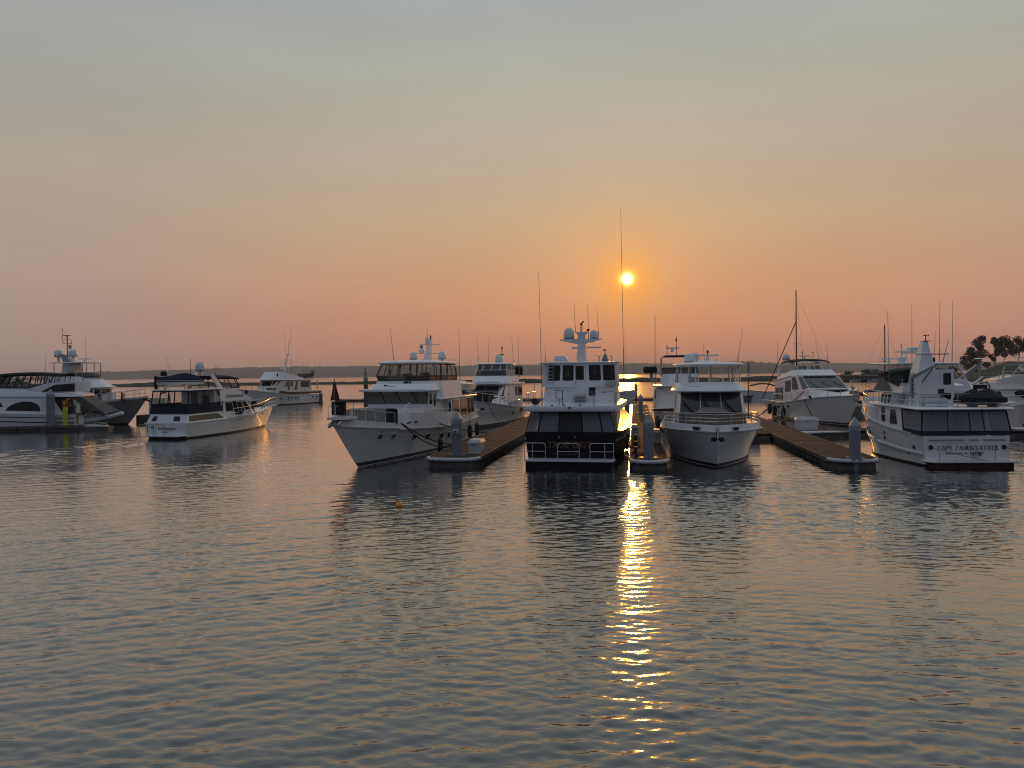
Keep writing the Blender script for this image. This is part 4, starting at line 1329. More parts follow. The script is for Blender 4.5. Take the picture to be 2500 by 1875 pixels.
# ------------------------------------------------------------------ black-hulled trawler, stern to camera
def build_black_trawler():
    o = boat('motor_yacht', 'black hulled trawler with white upperworks, stern towards us between two docks', 10.7, W(-3.68, 43.2), 'boat', 'boats in the marina')
    h = Hull(17.5, 2.2, 6.2, [(0, 1.98), (0.3, 1.95), (0.6, 2.3), (1, 3.3)], Bw=5.6, sm=0.5, p=2.4, sw=0.38, q=1.9, aft=0.155)
    h.band('hull', M['black_hull'], o, lambda zs, t: 0.14, lambda zs, t: zs)
    h.band('boot_stripe', M['antifoul'], o, lambda zs, t: -0.7, lambda zs, t: 0.14, rows=2, out=-0.006, caps=False)
    h.stripe('rub_rail', M['steel'], o, lambda zs, t: zs - 0.50, lambda zs, t: zs - 0.42, 0.04, 0.02, 1)
    # swim platform with its rails
    slab('swim_platform', M['gel'], o, [(-0.95, 2.45, 0.40), (-0.8, 2.56, 0.40), (0.1, 2.56, 0.40)], 0.10, 0.04)
    MB().box((-0.45, 0, 0.18), (0.8, 4.9, 0.42)).build('platform_base', M['black_hull'], o, 0)
    for a, b, q in ((2.50, 1.30, 1), (0.62, -0.60, 2), (-1.2, -2.50, 3)):
        m = MB()
        x = -0.82
        hh = 0.93
        z0, z1 = 0.5, 0.5 + hh
        rr = 0.14
        def arc(y, s):
            return [(x, y, z0), (x, y, z1 - rr), (x, y - s * rr * 0.3, z1 - rr * 0.3), (x, y - s * rr, z1)]
        path = []
        path += arc(a, 1) if q != 1 else [(x, a, z0), (x, a, z1)]
        path += arc(b, -1)[::-1] if q != 3 else [(x, b, z1), (x, b, z0)]
        m.tube(path, 0.024, 8)
        m.tube([(x, a, 0.5 + hh * 0.5), (x, b, 0.5 + hh * 0.5)], 0.02, 6)
        if q != 2:
            y = 2.05 if q == 1 else -2.02
            m.tube([(x, y, z0), (x, y, z1)], 0.022, 6)
        m.build('platform_rail', M['steel'], o, 60)
    # stern lettering and lights
    mm = frame_m((-0.012, 0.06, 1.10), (0, -1, 0), (0, 0, 1))
    lettering('TRUE GRIT', 0.50, M['gold'], o, mm, shear=0.22, bold=0.012, spacing=1.05)
    lettering('CAMANO ISLAND, WA', 0.175, M['paleletter'], o, frame_m((-0.012, 0.10, 0.70), (0, -1, 0), (0, 0, 1)), name='port_lettering')
    for y in (0.62, -0.30):
        MB().box((-0.02, y, 1.70), (0.03, 0.09, 0.04)).build('stern_light', M['steel'], o, 0)
    # cockpit: bulwark, clear enclosure, saloon bulkhead inside
    bot = [(0.05, 2.56, 1.985), (3.6, 2.52, 1.985)]
    top = [(0.28, 2.28, 3.16), (3.6, 2.28, 3.16)]
    B_, T_ = ring_of(bot), ring_of(top)
    enclosure(o, bot, top, posts=(0.5,), vinyl=M['milky'], frame=M['blackcanvas'], r=0.02, edges=(0, 2))
    fm = MB()
    for i, (k0, k1) in enumerate(zip((0.0, 0.14, 0.37, 0.64, 0.86), (0.14, 0.37, 0.64, 0.86, 1.0))):
        a0, a1 = B_[3].lerp(B_[0], k0), B_[3].lerp(B_[0], k1)
        c0, c1 = T_[3].lerp(T_[0], k0), T_[3].lerp(T_[0], k1)
        MB().quadslab(a0, a1, c1, c0, 0.008).build('clear_panel', M['tint'] if i == 2 else M['milky'], o, 0)
        fm.tube([a0, c0], 0.045 if k0 else 0.02, 6)
    fm.tube([B_[0], T_[0]], 0.02, 6)
    fm.tube([T_[0], T_[3]], 0.06, 6)
    fm.tube([B_[0], B_[3]], 0.02, 6)
    fm.build('enclosure_frame', M['blackcanvas'], o, 60)
    bk = House('saloon_bulkhead', M['gel'], o, [(3.6, 2.45, 1.0), (4.2, 2.45, 1.0)], [(3.6, 2.35, 3.17), (4.2, 2.35, 3.17)])
    bk.win(3, (0.28, 0.42, 0.45, 0.95), r=0.08, name='cabin_door_window')
    bk.win(3, (0.44, 0.62, 0.05, 0.95), r=0.04, name='cabin_door')
    MB().box((3.4, -1.25, 1.75), (0.4, 1.1, 1.4)).build('cockpit_locker', M['gel'], o, 0)
    m = MB()
    for z in (1.2, 1.6, 2.05, 2.5):
        m.box((3.35, 1.75, z), (0.4, 0.72, 0.05))
    for y in (2.12, 1.38):
        m.box((3.35, y, 1.85), (0.4, 0.05, 1.6))
    m.build('cockpit_shelf', M['gel'], o, 0)
    # saloon sides (starboard side shows obliquely)
    sal = House('saloon', M['gel'], o, [(4.2, 2.5, 1.9), (12.2, 2.35, 1.9), (12.9, 1.6, 1.9)], [(4.2, 2.4, 3.17), (12.0, 2.2, 3.17), (12.6, 1.5, 3.17)])
    for a in (0.06, 0.30, 0.54, 0.78):
        sal.win2(0, (a, a + 0.17, 0.38, 0.86), r=0.08)
    # boat deck
    slab('boat_deck', M['gel'], o, [(-0.28, 2.58, 3.18), (0.0, 2.66, 3.18), (4.0, 2.86, 3.18), (9.5, 2.9, 3.18), (12.5, 2.4, 3.18)], 0.31, 0.02)
    MB().lathe([(0.001, 0), (0.07, 0), (0.07, 0.05), (0.001, 0.05)], (0, 0, 0), 6, Matrix.Rotation(R(90), 3, 'Y')).build('stern_lamp', M['rubber'], o).location = (-0.33, -0.02, 3.40)
    # lower house on the boat deck with lockers, door well in the middle
    lh = House('deck_house', M['gel'], o, [(6.0, 2.42, 3.49), (11.6, 2.35, 3.49), (12.4, 1.6, 3.49)], [(6.0, 2.26, 4.48), (11.2, 2.2, 4.48), (11.9, 1.5, 4.48)])
    for y0, y1, nm in ((2.05, 1.48, 'locker_door'), (1.42, 0.85, 'locker_door'), (-1.0, -1.5, 'locker_door')):
        MB().box((5.985, (y0 + y1) / 2, 3.98), (0.03, abs(y1 - y0), 0.78)).build(nm, M['gel'], o, 0)
    MB().box((5.985, -0.80, 4.16), (0.04, 0.42, 0.52)).build('speaker_panel', M['rubber'], o, 0)
    MB().lathe([(0.12, 0), (0.14, 0.02), (0.001, 0.02)], (0, 0, 0), 12, Matrix.Rotation(R(-90), 3, 'Y')).build('life_ring_emblem', M['gold'], o).location = (5.96, -0.80, 4.12)
    MB().box((5.9, 1.36, 4.5), (0.25, 2.1, 0.04)).box((5.9, -1.05, 4.5), (0.25, 1.0, 0.04)).build('locker_shelf', M['gel'], o, 0)
    # pilothouse
    ph = House('pilothouse', M['gel'], o, [(6.02, 2.48, 4.48), (9.6, 2.4, 4.48), (10.6, 1.6, 4.48)], [(6.02, 2.38, 6.0), (9.2, 2.3, 6.0), (10.0, 1.5, 6.0)])
    W5 = 2.48 * 2
    e = 5                                                        # aft wall runs port -> starboard
    for ya, yb, dark in ((2.03, 1.30, 1), (1.10, 0.42, 0), (-0.62, -1.34, 0), (-1.52, -2.24, 1)):
        a0, a1 = (2.43 - ya) / 4.86, (2.43 - yb) / 4.86
        ph.win(e, (a0, a1, 0.28, 0.905), M['dark_glass'], r=0.10, frame=M['rubber'], fw=0.03)
        c = (ya + yb) / 2
        # tan slabs painted on the panes imitate a lit window beyond the wheelhouse
        MB().box((6.005, c + (0.08 if not dark else 0.02), 5.42), (0.01, 0.30 if not dark else 0.2, 0.42)).build('painted_pane_light', M['tancanvas'], o, 0)
    dr = MB().box((6.0, 0.0, 4.72), (0.05, 0.70, 2.35)).build('cabin_door', M['gel'], o, 0)
    MB().polyslab(rounded([Vector((5.97, y, z)) for y, z in ((0.27, 4.93), (-0.27, 4.93), (-0.27, 5.83), (0.27, 5.83))], 0.06), (-0.012, 0, 0)).build('door_window', M['dark_glass'], dr, 0)
    MB().box((5.95, 0.28, 4.75), (0.04, 0.04, 0.14)).build('handle', M['steel'], dr, 0)
    MB().box((5.75, 0, 3.66), (0.4, 0.8, 0.03)).box((5.85, 0, 3.86), (0.25, 0.8, 0.03)).build('steps', M['alu'], o, 0)
    slab('pilothouse_roof', M['gel'], o, [(5.75, 2.55, 6.0), (6.2, 2.72, 6.0), (9.6, 2.66, 6.0), (10.5, 1.8, 6.0)], 0.10, 0.05, camber=0.05)
    for sx in (-2.16, -1.0, 0.95, 2.12):
        pass
    # mast with wings
    mz = MB()
    def sec(z, yl, yr, x0, x1):
        return [(x0, yl, z), (x0, yr, z), (x1, yr, z), (x1, yl, z)]
    mz.loft([sec(6.05, 0.28, -0.32, 6.95, 8.05), sec(7.30, 0.22, -0.26, 7.1, 7.8), sec(7.62, 0.23, -0.27, 7.1, 7.8), sec(7.85, 0.21, -0.25, 7.1, 7.7), sec(8.0, 0.30, -0.34, 7.05, 7.7), sec(8.08, 0.40, -0.42, 7.0, 7.7)])
    mast = mz.build('mast', M['gel'], o, 20)
    mw = MB()
    for s_, y in ((1, 1.40), (-1, -1.36)):
        mw.loft([[(7.05, s_ * 0.2, 7.28), (7.8, s_ * 0.2, 7.28), (7.8, s_ * 0.2, 7.63), (7.05, s_ * 0.2, 7.63)],
                 [(7.1, y, 7.54), (7.7, y, 7.54), (7.7, y, 7.62), (7.1, y, 7.62)]])
    mw.build('mast_wing', M['gel'], mast, 10)
    mw2 = MB().box((7.5, 0.42, 7.04), (0.13, 0.48, 0.11)).box((7.5, -0.80, 7.06), (0.13, 0.98, 0.10)).build('scanner_bar', M['domeplastic'], mast, 0)
    MB().lathe([(0.001, 0), (0.26, 0.02), (0.26, 0.4), (0.2, 0.5), (0.001, 0.5)], (7.5, 0.1, 6.25), 12).build('horn_pod', M['gel'], mast)
    radar_dome(o, (7.45, 0.84, 7.66), 0.355, 0.76)
    radar_dome(o, (7.45, -0.83, 7.66), 0.275, 0.56)
    m = MB()
    m.tube([(7.4, 0.04, 8.08), (7.4, 0.02, 8.62)], 0.03); m.tube([(7.4, -0.04, 8.08), (7.4, -0.06, 8.75)], 0.02)
    m.lathe([(0.001, 0), (0.06, 0), (0.06, 0.16), (0.001, 0.16)], (7.4, 0.02, 8.55), 8)
    m.lathe([(0.001, 0), (0.06, 0), (0.06, 0.1), (0.001, 0.1)], (7.4, -0.1, 8.72), 8)
    m.tube([(7.4, -0.25, 8.08), (7.4, -0.42, 8.2)], 0.02); m.lathe([(0.001, 0), (0.09, 0), (0.09, 0.14), (0.001, 0.14)], (7.4, -0.45, 8.16), 8)
    m.build('mast_lights', M['rubber'], mast)
    antenna(mast, (7.4, 0.40, 8.05), (7.5, 0.48, 10.0))
    antenna(mast, (7.6, -0.45, 7.6), (7.6, -0.42, 9.9), 0.028)
    antenna(mast, (7.5, -1.15, 7.6), (7.5, -1.02, 9.7))
    # roof clutter
    m = MB()
    m.loft([[(6.6, 0.90, 6.16), (7.3, 0.90, 6.16), (7.3, 1.72, 6.16), (6.6, 1.72, 6.16)], [(6.6, 0.86, 6.3), (7.3, 0.86, 6.3), (7.3, 1.76, 6.3), (6.6, 1.76, 6.3)],
            [(6.65, 1.02, 6.50), (7.25, 1.02, 6.50), (7.25, 1.66, 6.50), (6.65, 1.66, 6.50)]])
    m.build('air_conditioner', M['gel'], o, 20)
    for y in (-1.42, -2.22):
        MB().lathe([(0.05, 0), (0.04, 0.30), (0.17, 0.32), (0.19, 0.37), (0.001, 0.38)], (6.4, y + 0.18, 6.12), 10).build('gps_mushroom', M['domeplastic'], o)
    cr = MB().lathe([(0.22, 0), (0.24, 0.15), (0.15, 0.2), (0.15, 0.35), (0.08, 0.45), (0.03, 0.5), (0.02, 0.75), (0.001, 0.75)], (6.5, -1.62, 6.12), 10).build('searchlight', M['galv'], o)
    MB().box((6.5, -1.58, 6.85), (0.08, 0.2, 0.1)).build('wind_vane', M['galv'], cr, 0)
    # antennas from the boat deck
    antenna(o, (7.5, 2.70, 4.0), (7.5, 2.85, 12.2), 0.030)
    antenna(o, (7.6, -2.78, 4.0), (7.6, -2.65, 16.3), 0.028)
    antenna(o, (8.1, -2.85, 4.3), (8.1, -2.85, 8.4), 0.018)
    antenna(o, (6.1, 2.25, 6.1), (6.1, 2.27, 7.25), 0.022)
    antenna(o, (3.0, 2.5, 4.3), (3.0, 2.55, 5.9), 0.018)
    # ladder on the aft wall
    m = MB()
    for y in (2.13, 1.72):
        m.tube([(5.88, y, 4.70), (5.88, y, 6.15)], 0.02)
    for k in range(6):
        m.tube([(5.88, 2.13, 4.78 + k * 0.24), (5.88, 1.72, 4.78 + k * 0.24)], 0.016)
    m.build('ladder', M['alu'], o)
    # deck gear
    rail('boat_deck_rail', M['steel'], o, [(3.4, 2.52, 3.49), (0.2, 2.52, 3.49)], 0.75, 5, 1)
    rail('boat_deck_rail', M['steel'], o, [(3.4, -2.52, 3.49), (0.2, -2.52, 3.49)], 0.75, 5, 1)
    m = MB(); m.tube([(0.8, 1.72, 3.49), (0.8, 1.72, 4.24)], 0.04); m.tube([(0.8, -1.32, 3.49), (0.8, -1.32, 4.12)], 0.035)
    m.build('stanchion', M['alu'], o)
    m = MB(); m.tube([(1.5, 0.80, 3.49), (1.5, 0.80, 3.85), (1.5, 0.98, 3.85), (1.5, 0.98, 4.35), (1.5, 0.58, 4.35), (1.5, 0.58, 3.49)], 0.025, 6); m.tube([(1.5, 0.80, 3.85), (1.5, 0.58, 3.85)], 0.025)
    m.build('davit_frame', M['blackcanvas'], o)
    MB().tube([(2.0, 2.35, 3.68), (3.2, 2.35, 3.68)], 0.19, 14).build('rolled_cover', M['rubber'], o)
    cn = MB(); cn.lathe([(0.24, 0), (0.24, 0.35), (0.12, 0.4), (0.10, 0.65), (0.001, 0.65)], (3.4, -1.72, 3.49), 12)
    cn.box((3.4, -1.72, 3.72), (0.6, 0.5, 0.45))
    cn = cn.build('crane_base', M['gel'], o, 30)
    MB().tube([(3.4, -1.70, 4.05), (3.4, -1.55, 4.22), (3.4, -2.35, 4.30)], 0.09, 8).build('crane_arm', M['alu'], cn)
    m = MB()
    for k in range(3):
        m.box((5.7, -2.0, 4.55 + k * 0.1), (0.35, 0.7, 0.03))
    m.build('deck_chair', M['galv'], o, 0)
    for y in (1.05, 0.35, -0.55):
        MB().box((0.25, y, 3.52), (0.2, 0.1, 0.06)).build('deck_fitting', M['rubber'], o, 0)
    return o


TG = build_black_trawler()
# ------------------------------------------------------------------ white pilothouse trawler, bow to camera (left of the wide dock)
def build_white_trawler():
    az = R(190.7)
    fx, fy = math.sin(az), math.cos(az)
    L = 20.0
    o = boat('motor_yacht', 'big white pilothouse trawler with taupe window covers and red bow pennant', 190.7, (-9.0 - fx * L, 44.1 - fy * L), 'boat', 'boats in the marina')
    X = lambda x: x + L                                   # measurements were taken from the stem
    h = Hull(L, 3.4, 5.3, [(0, 1.9), (0.25, 1.75), (0.45, 1.72), (0.7, 1.92), (0.88, 2.28), (1, 2.64)], Bw=4.75, sm=0.40, p=2.3, sw=0.3, q=1.75, flare=1.9, aft=0.05, stem=0.95)
    h.band('hull', M['gel_hull'], o, lambda zs, t: 0.27, lambda zs, t: zs, rows=10)
    h.band('boot_stripe', M['boot'], o, lambda zs, t: -0.6, lambda zs, t: 0.27, rows=3, out=-0.006, caps=False)
    h.stripe('boot_pinstripe', M['gel'], o, 0.02, 0.06, 0.004, 0.0, 1.0)
    h.stripe('rub_rail', M['gel'], o, lambda z, t: z - 0.06, lambda z, t: z + 0.02, 0.05, 0, 1)
    h.stripe('topside_line', M['galv'], o, lambda z, t: z - 0.52, lambda z, t: z - 0.50, 0.006, 0.1, 0.93)
    # bulwark: tall abreast the house, lower at the bow
    bw = Hull(L, 3.4, 5.3, h.sh, Bw=4.75, sm=0.40, p=2.3, sw=0.3, q=1.75, flare=1.9, aft=0.05, stem=0.95)
    m = MB()
    T = sorted([0.40 + 0.60 * i / 26 for i in range(27)] + [X(-4.9) / L, X(-4.7) / L])
    def bt(t):
        x = t * L
        if x < X(-4.9):
            return 1.0
        if x < X(-4.7):
            return 0.34 + 0.66 * (X(-4.7) - x) / 0.2
        return 0.34 + 0.12 * max(0, (t - 0.85) / 0.15)
    for sd in (-1, 1):
        rings = []
        for t in T:
            z = h.zs(t); p = h.pt(t, z, 0.0, sd); k = bt(t)
            q = p + Vector((0.10 * k * (t > 0.9), 0, k)); q.y += sd * 0.05 * k * (t > 0.6)
            rings.append([p, q, q + Vector((0, -sd * 0.09, 0)), p + Vector((0, -sd * 0.09, 0))])
        m.loft(rings)
    m.build('bulwark', M['gel'], o, 40)
    # anchor pulpit
    pp = MB()
    pp.loft([[(X(1.9), -0.75, 2.94), (X(1.9), 0.75, 2.94), (X(1.9), 0.75, 3.10), (X(1.9), -0.75, 3.10)],
             [(X(3.2), -0.42, 2.96), (X(3.2), 0.42, 2.96), (X(3.2), 0.42, 3.12), (X(3.2), -0.42, 3.12)],
             [(X(3.75), -0.22, 2.98), (X(3.75), 0.22, 2.98), (X(3.75), 0.22, 3.12), (X(3.75), -0.22, 3.12)]])
    pp = pp.build('bow_pulpit', M['gel'], o, 30)
    for y in (-0.12, 0.28):
        m = MB(); m.tube([(X(3.0), y, 2.95), (X(3.55), y, 2.72)], 0.06, 8); m.box((X(3.5), y, 2.66), (0.5, 0.12, 0.10), 0, R(15)); m.box((X(3.35), y, 2.72), (0.10, 0.34, 0.12))
        m.build('anchor', M['steel'], pp)
    m = MB(); m.box((X(1.9), -0.1, 3.28), (0.5, 0.5, 0.35)); m.lathe([(0.001, 0), (0.16, 0), (0.16, 0.4), (0.001, 0.4)], (X(1.3), 0.1, 3.05), 10)
    m.build('windlass', M['steel'], o)
    MB().box((X(2.55), -0.05, 3.55), (0.25, 0.75, 0.75)).build('windlass_cover', M['blackcanvas'], o)
    # foredeck trunk with taupe cover, hatch leaning against it
    tr = House('trunk_cabin', M['gel'], o, [(X(-6.8), 2.0, 1.9), (X(-3.6), 1.95, 1.95), (X(-2.6), 1.75, 2.0)], [(X(-6.8), 1.95, 3.22), (X(-3.9), 1.9, 3.20), (X(-3.1), 1.7, 3.16)])
    MB().loft([[(X(-2.5), -1.8, 2.5), (X(-2.5), 0.75, 2.5), (X(-3.9), 0.75, 2.5), (X(-3.9), -2.02, 2.5)], [(X(-3.0), -1.74, 3.22), (X(-3.0), 0.72, 3.22), (X(-4.2), 0.72, 3.26), (X(-4.2), -1.96, 3.26)]]).build('trunk_cover', M['tancanvas'], o, 0)
    MB().polyslab(rounded([Vector((X(-2.35), y, z)) for y, z in ((0.90, 2.35), (1.62, 2.35), (1.62, 3.32), (0.90, 3.32))], 0.12), (0.16, 0, 0)).build('rolled_raft', M['blackcanvas'], o)
    # pilothouse
    ph = House('pilothouse', M['gel'], o, [(X(-11.2), 2.15, 1.8), (X(-7.1), 2.1, 1.9), (X(-6.55), 1.95, 1.9)], [(X(-11.2), 2.12, 4.28), (X(-7.2), 2.1, 4.28), (X(-6.75), 2.0, 4.28)])
    # taupe covers over the windscreen: one flat band wrapped round the front, with wiper arms over it
    for e, a0, a1 in ((2, 0.0, 1.0), (1, 0.25, 1.0), (3, 0.0, 0.75)):
        pts = [ph.P(e, a0, 0.64), ph.P(e, a1, 0.64), ph.P(e, a1, 0.965), ph.P(e, a0, 0.965)]
        nn = ph.normal(e)
        MB().polyslab([p + nn * 0.01 for p in pts], nn * 0.03).build('window_cover', M['tancanvas'], o, 0)
    nn = ph.normal(2)
    for a in (0.22, 0.50, 0.78):
        m = MB()
        p = ph.P(2, a, 0.97) + nn * 0.07; q = ph.P(2, a + 0.09, 0.70) + nn * 0.06
        m.box(p, (0.10, 0.12, 0.09)); m.tube([p, p.lerp(q, 0.5)], 0.022, 5); m.tube([p.lerp(q, 0.4), q], 0.03, 5)
        m.build('wiper', M['rubber'], o)
    # side door and lights on the port side of the wheelhouse
    ph.win2(0, [(0.80, 0.62), (0.96, 0.62), (0.96, 0.92), (0.80, 0.92)], r=0.1, frame=M['gel'], fw=0.08, name='wheelhouse_window')
    ph.win2(0, [(0.60, 0.56), (0.72, 0.56), (0.72, 0.92), (0.60, 0.92)], r=0.25, frame=M['gel'], fw=0.08, name='door_window')
    ph.win2(0, [(0.40, 0.70), (0.50, 0.70), (0.50, 0.92), (0.40, 0.92)], r=0.25, frame=M['gel'], fw=0.06, name='porthole_window')
    # saloon, full width aft
    sal = House('saloon', M['gel'], o, [(X(-18.6), 2.58, 1.75), (X(-11.2), 2.64, 1.7), (X(-10.9), 2.4, 1.7)], [(X(-18.3), 2.5, 3.66), (X(-11.2), 2.56, 3.66), (X(-10.9), 2.4, 3.66)])
    for a0, a1, t0, t1 in ((0.02, 0.17, 0.32, 0.92), (0.20, 0.33, 0.32, 0.92), (0.36, 0.64, 0.30, 0.92), (0.70, 0.86, 0.34, 0.92), (0.885, 0.965, 0.34, 0.95)):
        sal.win2(0, (a0, a1, t0, t1), r=0.10, mat=M['tint'] if a0 < 0.3 else M['dark_glass'])
    sal.win2(1, (0.2, 0.8, 0.50, 0.88), r=0.03)
    h2 = House('aft_bulkhead_wing', M['gel'], o, [(X(-20.0), 2.5, 1.8), (X(-18.6), 2.58, 1.75)], [(X(-19.2), 2.5, 2.6), (X(-18.4), 2.55, 3.0)])
    h.stripe('side_moulding', M['steel'], o, lambda z, t: z + 0.52, lambda z, t: z + 0.58, 0.03, 0.0, 0.44)
    # brow over the windscreen
    slab('pilothouse_brow', M['gel'], o, [(X(-9.6), 2.35, 4.27), (X(-6.7), 2.62, 4.27), (X(-6.0), 2.35, 4.27), (X(-5.75), 1.2, 4.27)], 0.15, 0.05)
    # flybridge steps
    s1 = House('flybridge_step', M['gel'], o, [(X(-13), 2.3, 4.40), (X(-7.6), 2.3, 4.40), (X(-7.1), 1.9, 4.40)], [(X(-13), 2.25, 4.74), (X(-8.1), 2.2, 4.74), (X(-7.6), 1.8, 4.74)])
    s2 = House('flybridge_coaming', M['gel'], o, [(X(-14.2), 2.45, 4.0), (X(-9.3), 2.45, 4.0), (X(-8.6), 2.1, 4.73), (X(-8.3), 1.4, 4.73)], [(X(-14.2), 2.4, 4.95), (X(-9.5), 2.4, 4.95), (X(-8.8), 2.05, 4.95), (X(-8.55), 1.35, 4.95)])
    MB().box((X(-7.85), 1.55, 4.62), (0.2, 0.34, 0.18)).build('nav_light', M['amber'], o, 0)
    MB().box((X(-7.45), -1.0, 4.62), (0.12, 0.22, 0.14)).build('deck_light', M['rubber'], o, 0)
    MB().box((X(-7.42), -0.55, 4.58), (0.10, 0.55, 0.07), 0, 0, R(-3)).build('step_vent', M['rubber'], o, 0)
    m = MB()
    for y in (-0.05, 0.12, 0.33):
        m.lathe([(0.001, 0), (0.075, 0), (0.075, 0.2), (0.001, 0.2)], (X(-8.5), y + 0.1, 4.86), 8, Matrix.Rotation(R(90), 3, 'Y'))
    m.build('horns', M['rubber'], o)
    # flybridge wing: the tall white panel dropping to the side deck, and the boat-deck overhang
    fw_ = House('flybridge_side', M['gel'], o, [(X(-14.4), 2.58, 3.72), (X(-9.2), 2.58, 3.72), (X(-8.7), 2.2, 3.72)], [(X(-14.4), 2.42, 4.86), (X(-9.4), 2.42, 4.86), (X(-9.0), 2.1, 4.86)])
    slab('boat_deck', M['gel'], o, [(X(-19.3), 2.5, 3.62), (X(-18.9), 2.66, 3.62), (X(-9.0), 2.66, 3.62), (X(-8.6), 2.3, 3.62)], 0.13, 0.03)
    # smoked screen + clear enclosure + hardtop
    eb = [(X(-13.6), 2.35, 4.95), (X(-9.6), 2.35, 4.95), (X(-8.95), 2.02, 4.95), (X(-8.7), 1.2, 4.95)]
    em = [(X(-13.6), 2.38, 5.30), (X(-9.4), 2.40, 5.30), (X(-8.72), 2.08, 5.30), (X(-8.45), 1.25, 5.30)]
    et = [(X(-13.6), 2.2, 6.10), (X(-9.9), 2.2, 6.10), (X(-9.2), 1.9, 6.10), (X(-8.95), 1.15, 6.10)]
    b_, m_ = ring_of(eb), ring_of(em)
    for e in range(7):
        mat = M['tancanvas'] if e in (1, 5) else M['smoked']
        if e in (0, 6):
            p0, p1, q0, q1 = b_[e], b_[(e + 1) % 8], m_[e], m_[(e + 1) % 8]
            c0, c1 = p0.lerp(p1, 0.6), q0.lerp(q1, 0.6)
            if e == 0:
                MB().quadslab(p0, c0, c1, q0, 0.02).build('smoked_screen', M['smoked'], o, 0)
                MB().quadslab(c0, p1, q1, c1, 0.02).build('canvas_skirt', M['tancanvas'], o, 0)
            else:
                c0, c1 = p0.lerp(p1, 0.4), q0.lerp(q1, 0.4)
                MB().quadslab(p0, c0, c1, q0, 0.02).build('canvas_skirt', M['tancanvas'], o, 0)
                MB().quadslab(c0, p1, q1, c1, 0.02).build('smoked_screen', M['smoked'], o, 0)
        elif e == 3:
            p0, p1, q0, q1 = b_[3], b_[4], m_[3], m_[4]
            for k0, k1, mt in ((0.0, 0.50, M['tancanvas']), (0.50, 1.0, M['smoked'])):
                MB().quadslab(p0.lerp(p1, k0), p0.lerp(p1, k1), q0.lerp(q1, k1), q0.lerp(q1, k0), 0.02).build('canvas_skirt' if mt is M['tancanvas'] else 'smoked_screen', mt, o, 0)
        else:
            MB().quadslab(b_[e], b_[e + 1], m_[e + 1], m_[e], 0.02).build('smoked_screen', M['smoked'], o, 0)
    enclosure(o, em, et, posts=(0.33, 0.66), vinyl=M['vinyl'], frame=M['browncanvas'], r=0.028, edges=range(7))
    enclosure(o, [(X(-13.6), 2.35, 4.95), (X(-13.55), 2.35, 4.95)], [(X(-13.6), 2.2, 6.1), (X(-13.55), 2.2, 6.1)], posts=(0.33, 0.5, 0.66), vinyl=M['vinyl'], frame=M['browncanvas'], edges=(3,))
    m = MB()
    for x, y in ((-9.2, 0.62), (-9.2, -0.62), (-13.2, 1.2), (-13.2, -1.2), (-11.5, 2.2), (-11.5, -2.2)):
        m.tube([(X(x), y, 4.9), (X(x - 0.15), y, 6.12)], 0.05, 6)
    m.build('hardtop_post', M['browncanvas'], o)
    m = MB()
    m.box((X(-10.3), 0.9, 5.15), (0.5, 0.55, 0.75)).box((X(-10.3), -0.4, 5.1), (0.5, 0.55, 0.7)).box((X(-9.6), 0.3, 5.05), (0.5, 1.8, 0.35))
    m.build('helm_seat', M['browncanvas'], o)
    slab('hardtop', M['gel'], o, [(X(-14.6), 2.1, 6.10), (X(-14.2), 2.4, 6.10), (X(-9.8), 2.42, 6.10), (X(-9.0), 2.1, 6.10), (X(-8.65), 1.3, 6.10)], 0.24, 0.22, camber=0.10)
    # mast, domes, antennas
    ms = MB()
    def sec(z, w0, w1, x0, x1, yc=0.06):
        return [(X(x0), yc - w0, z), (X(x1), yc - w1, z), (X(x1), yc + w1, z), (X(x0), yc + w0, z)]
    ms.loft([sec(6.40, 0.26, 0.20, -14.0, -13.2), sec(7.0, 0.19, 0.16, -14.25, -13.65), sec(7.6, 0.16, 0.14, -14.45, -14.0), sec(8.12, 0.12, 0.10, -14.6, -14.3)])
    mast = ms.build('mast', M['gel'], o, 30)
    for z, y0, y1, x in ((6.98, -0.85, 1.02, -13.8), (7.66, -0.60, 0.80, -14.2)):
        MB().tube([(X(x), y0 - 0.1, z + 0.10), (X(x), y0, z + 0.02), (X(x), y1, z), (X(x), y1 + 0.1, z + 0.10)], 0.035, 6).build('spreader', M['gel'], mast)
    MB().lathe([(0.001, 0), (0.16, 0), (0.2, 0.1), (0.2, 0.22), (0.1, 0.34), (0.001, 0.34)], (X(-13.5), -0.32, 7.02), 12).build('radar_pod', M['domeplastic'], mast)
    MB().lathe([(0.001, 0), (0.05, 0), (0.13, 0.08), (0.13, 0.2), (0.05, 0.28), (0.001, 0.28)], (X(-13.5), -0.34, 7.36), 12).build('searchlight', M['galv'], mast)
    MB().lathe([(0.001, 0), (0.12, 0), (0.12, 0.4), (0.06, 0.52), (0.001, 0.52)], (X(-14.1), -0.08, 7.72), 12).build('camera_pod', M['domeplastic'], mast)
    MB().lathe([(0.001, 0), (0.06, 0), (0.06, 0.20), (0.02, 0.28), (0.001, 0.28)], (X(-14.45), 0.1, 8.12), 8).build('mast_light', M['rubber'], mast)
    radar_dome(o, (X(-13.7), -1.05, 6.56), 0.29, 0.56, foot=0.15)
    radar_dome(o, (X(-13.7), 1.20, 6.56), 0.295, 0.57, foot=0.2)
    rail('roof_rail', M['steel'], o, [(X(-14.2), 2.1, 6.40), (X(-13.0), 2.0, 6.42), (X(-12.4), 0.7, 6.45)], 0.10, 4, 0, 0.012)
    antenna(o, (X(-12.0), -2.0, 6.35), (X(-12.1), -2.3, 8.8), 0.03)
    antenna(o, (X(-14.3), -0.1, 7.8), (X(-14.3), -0.12, 8.95), 0.018)
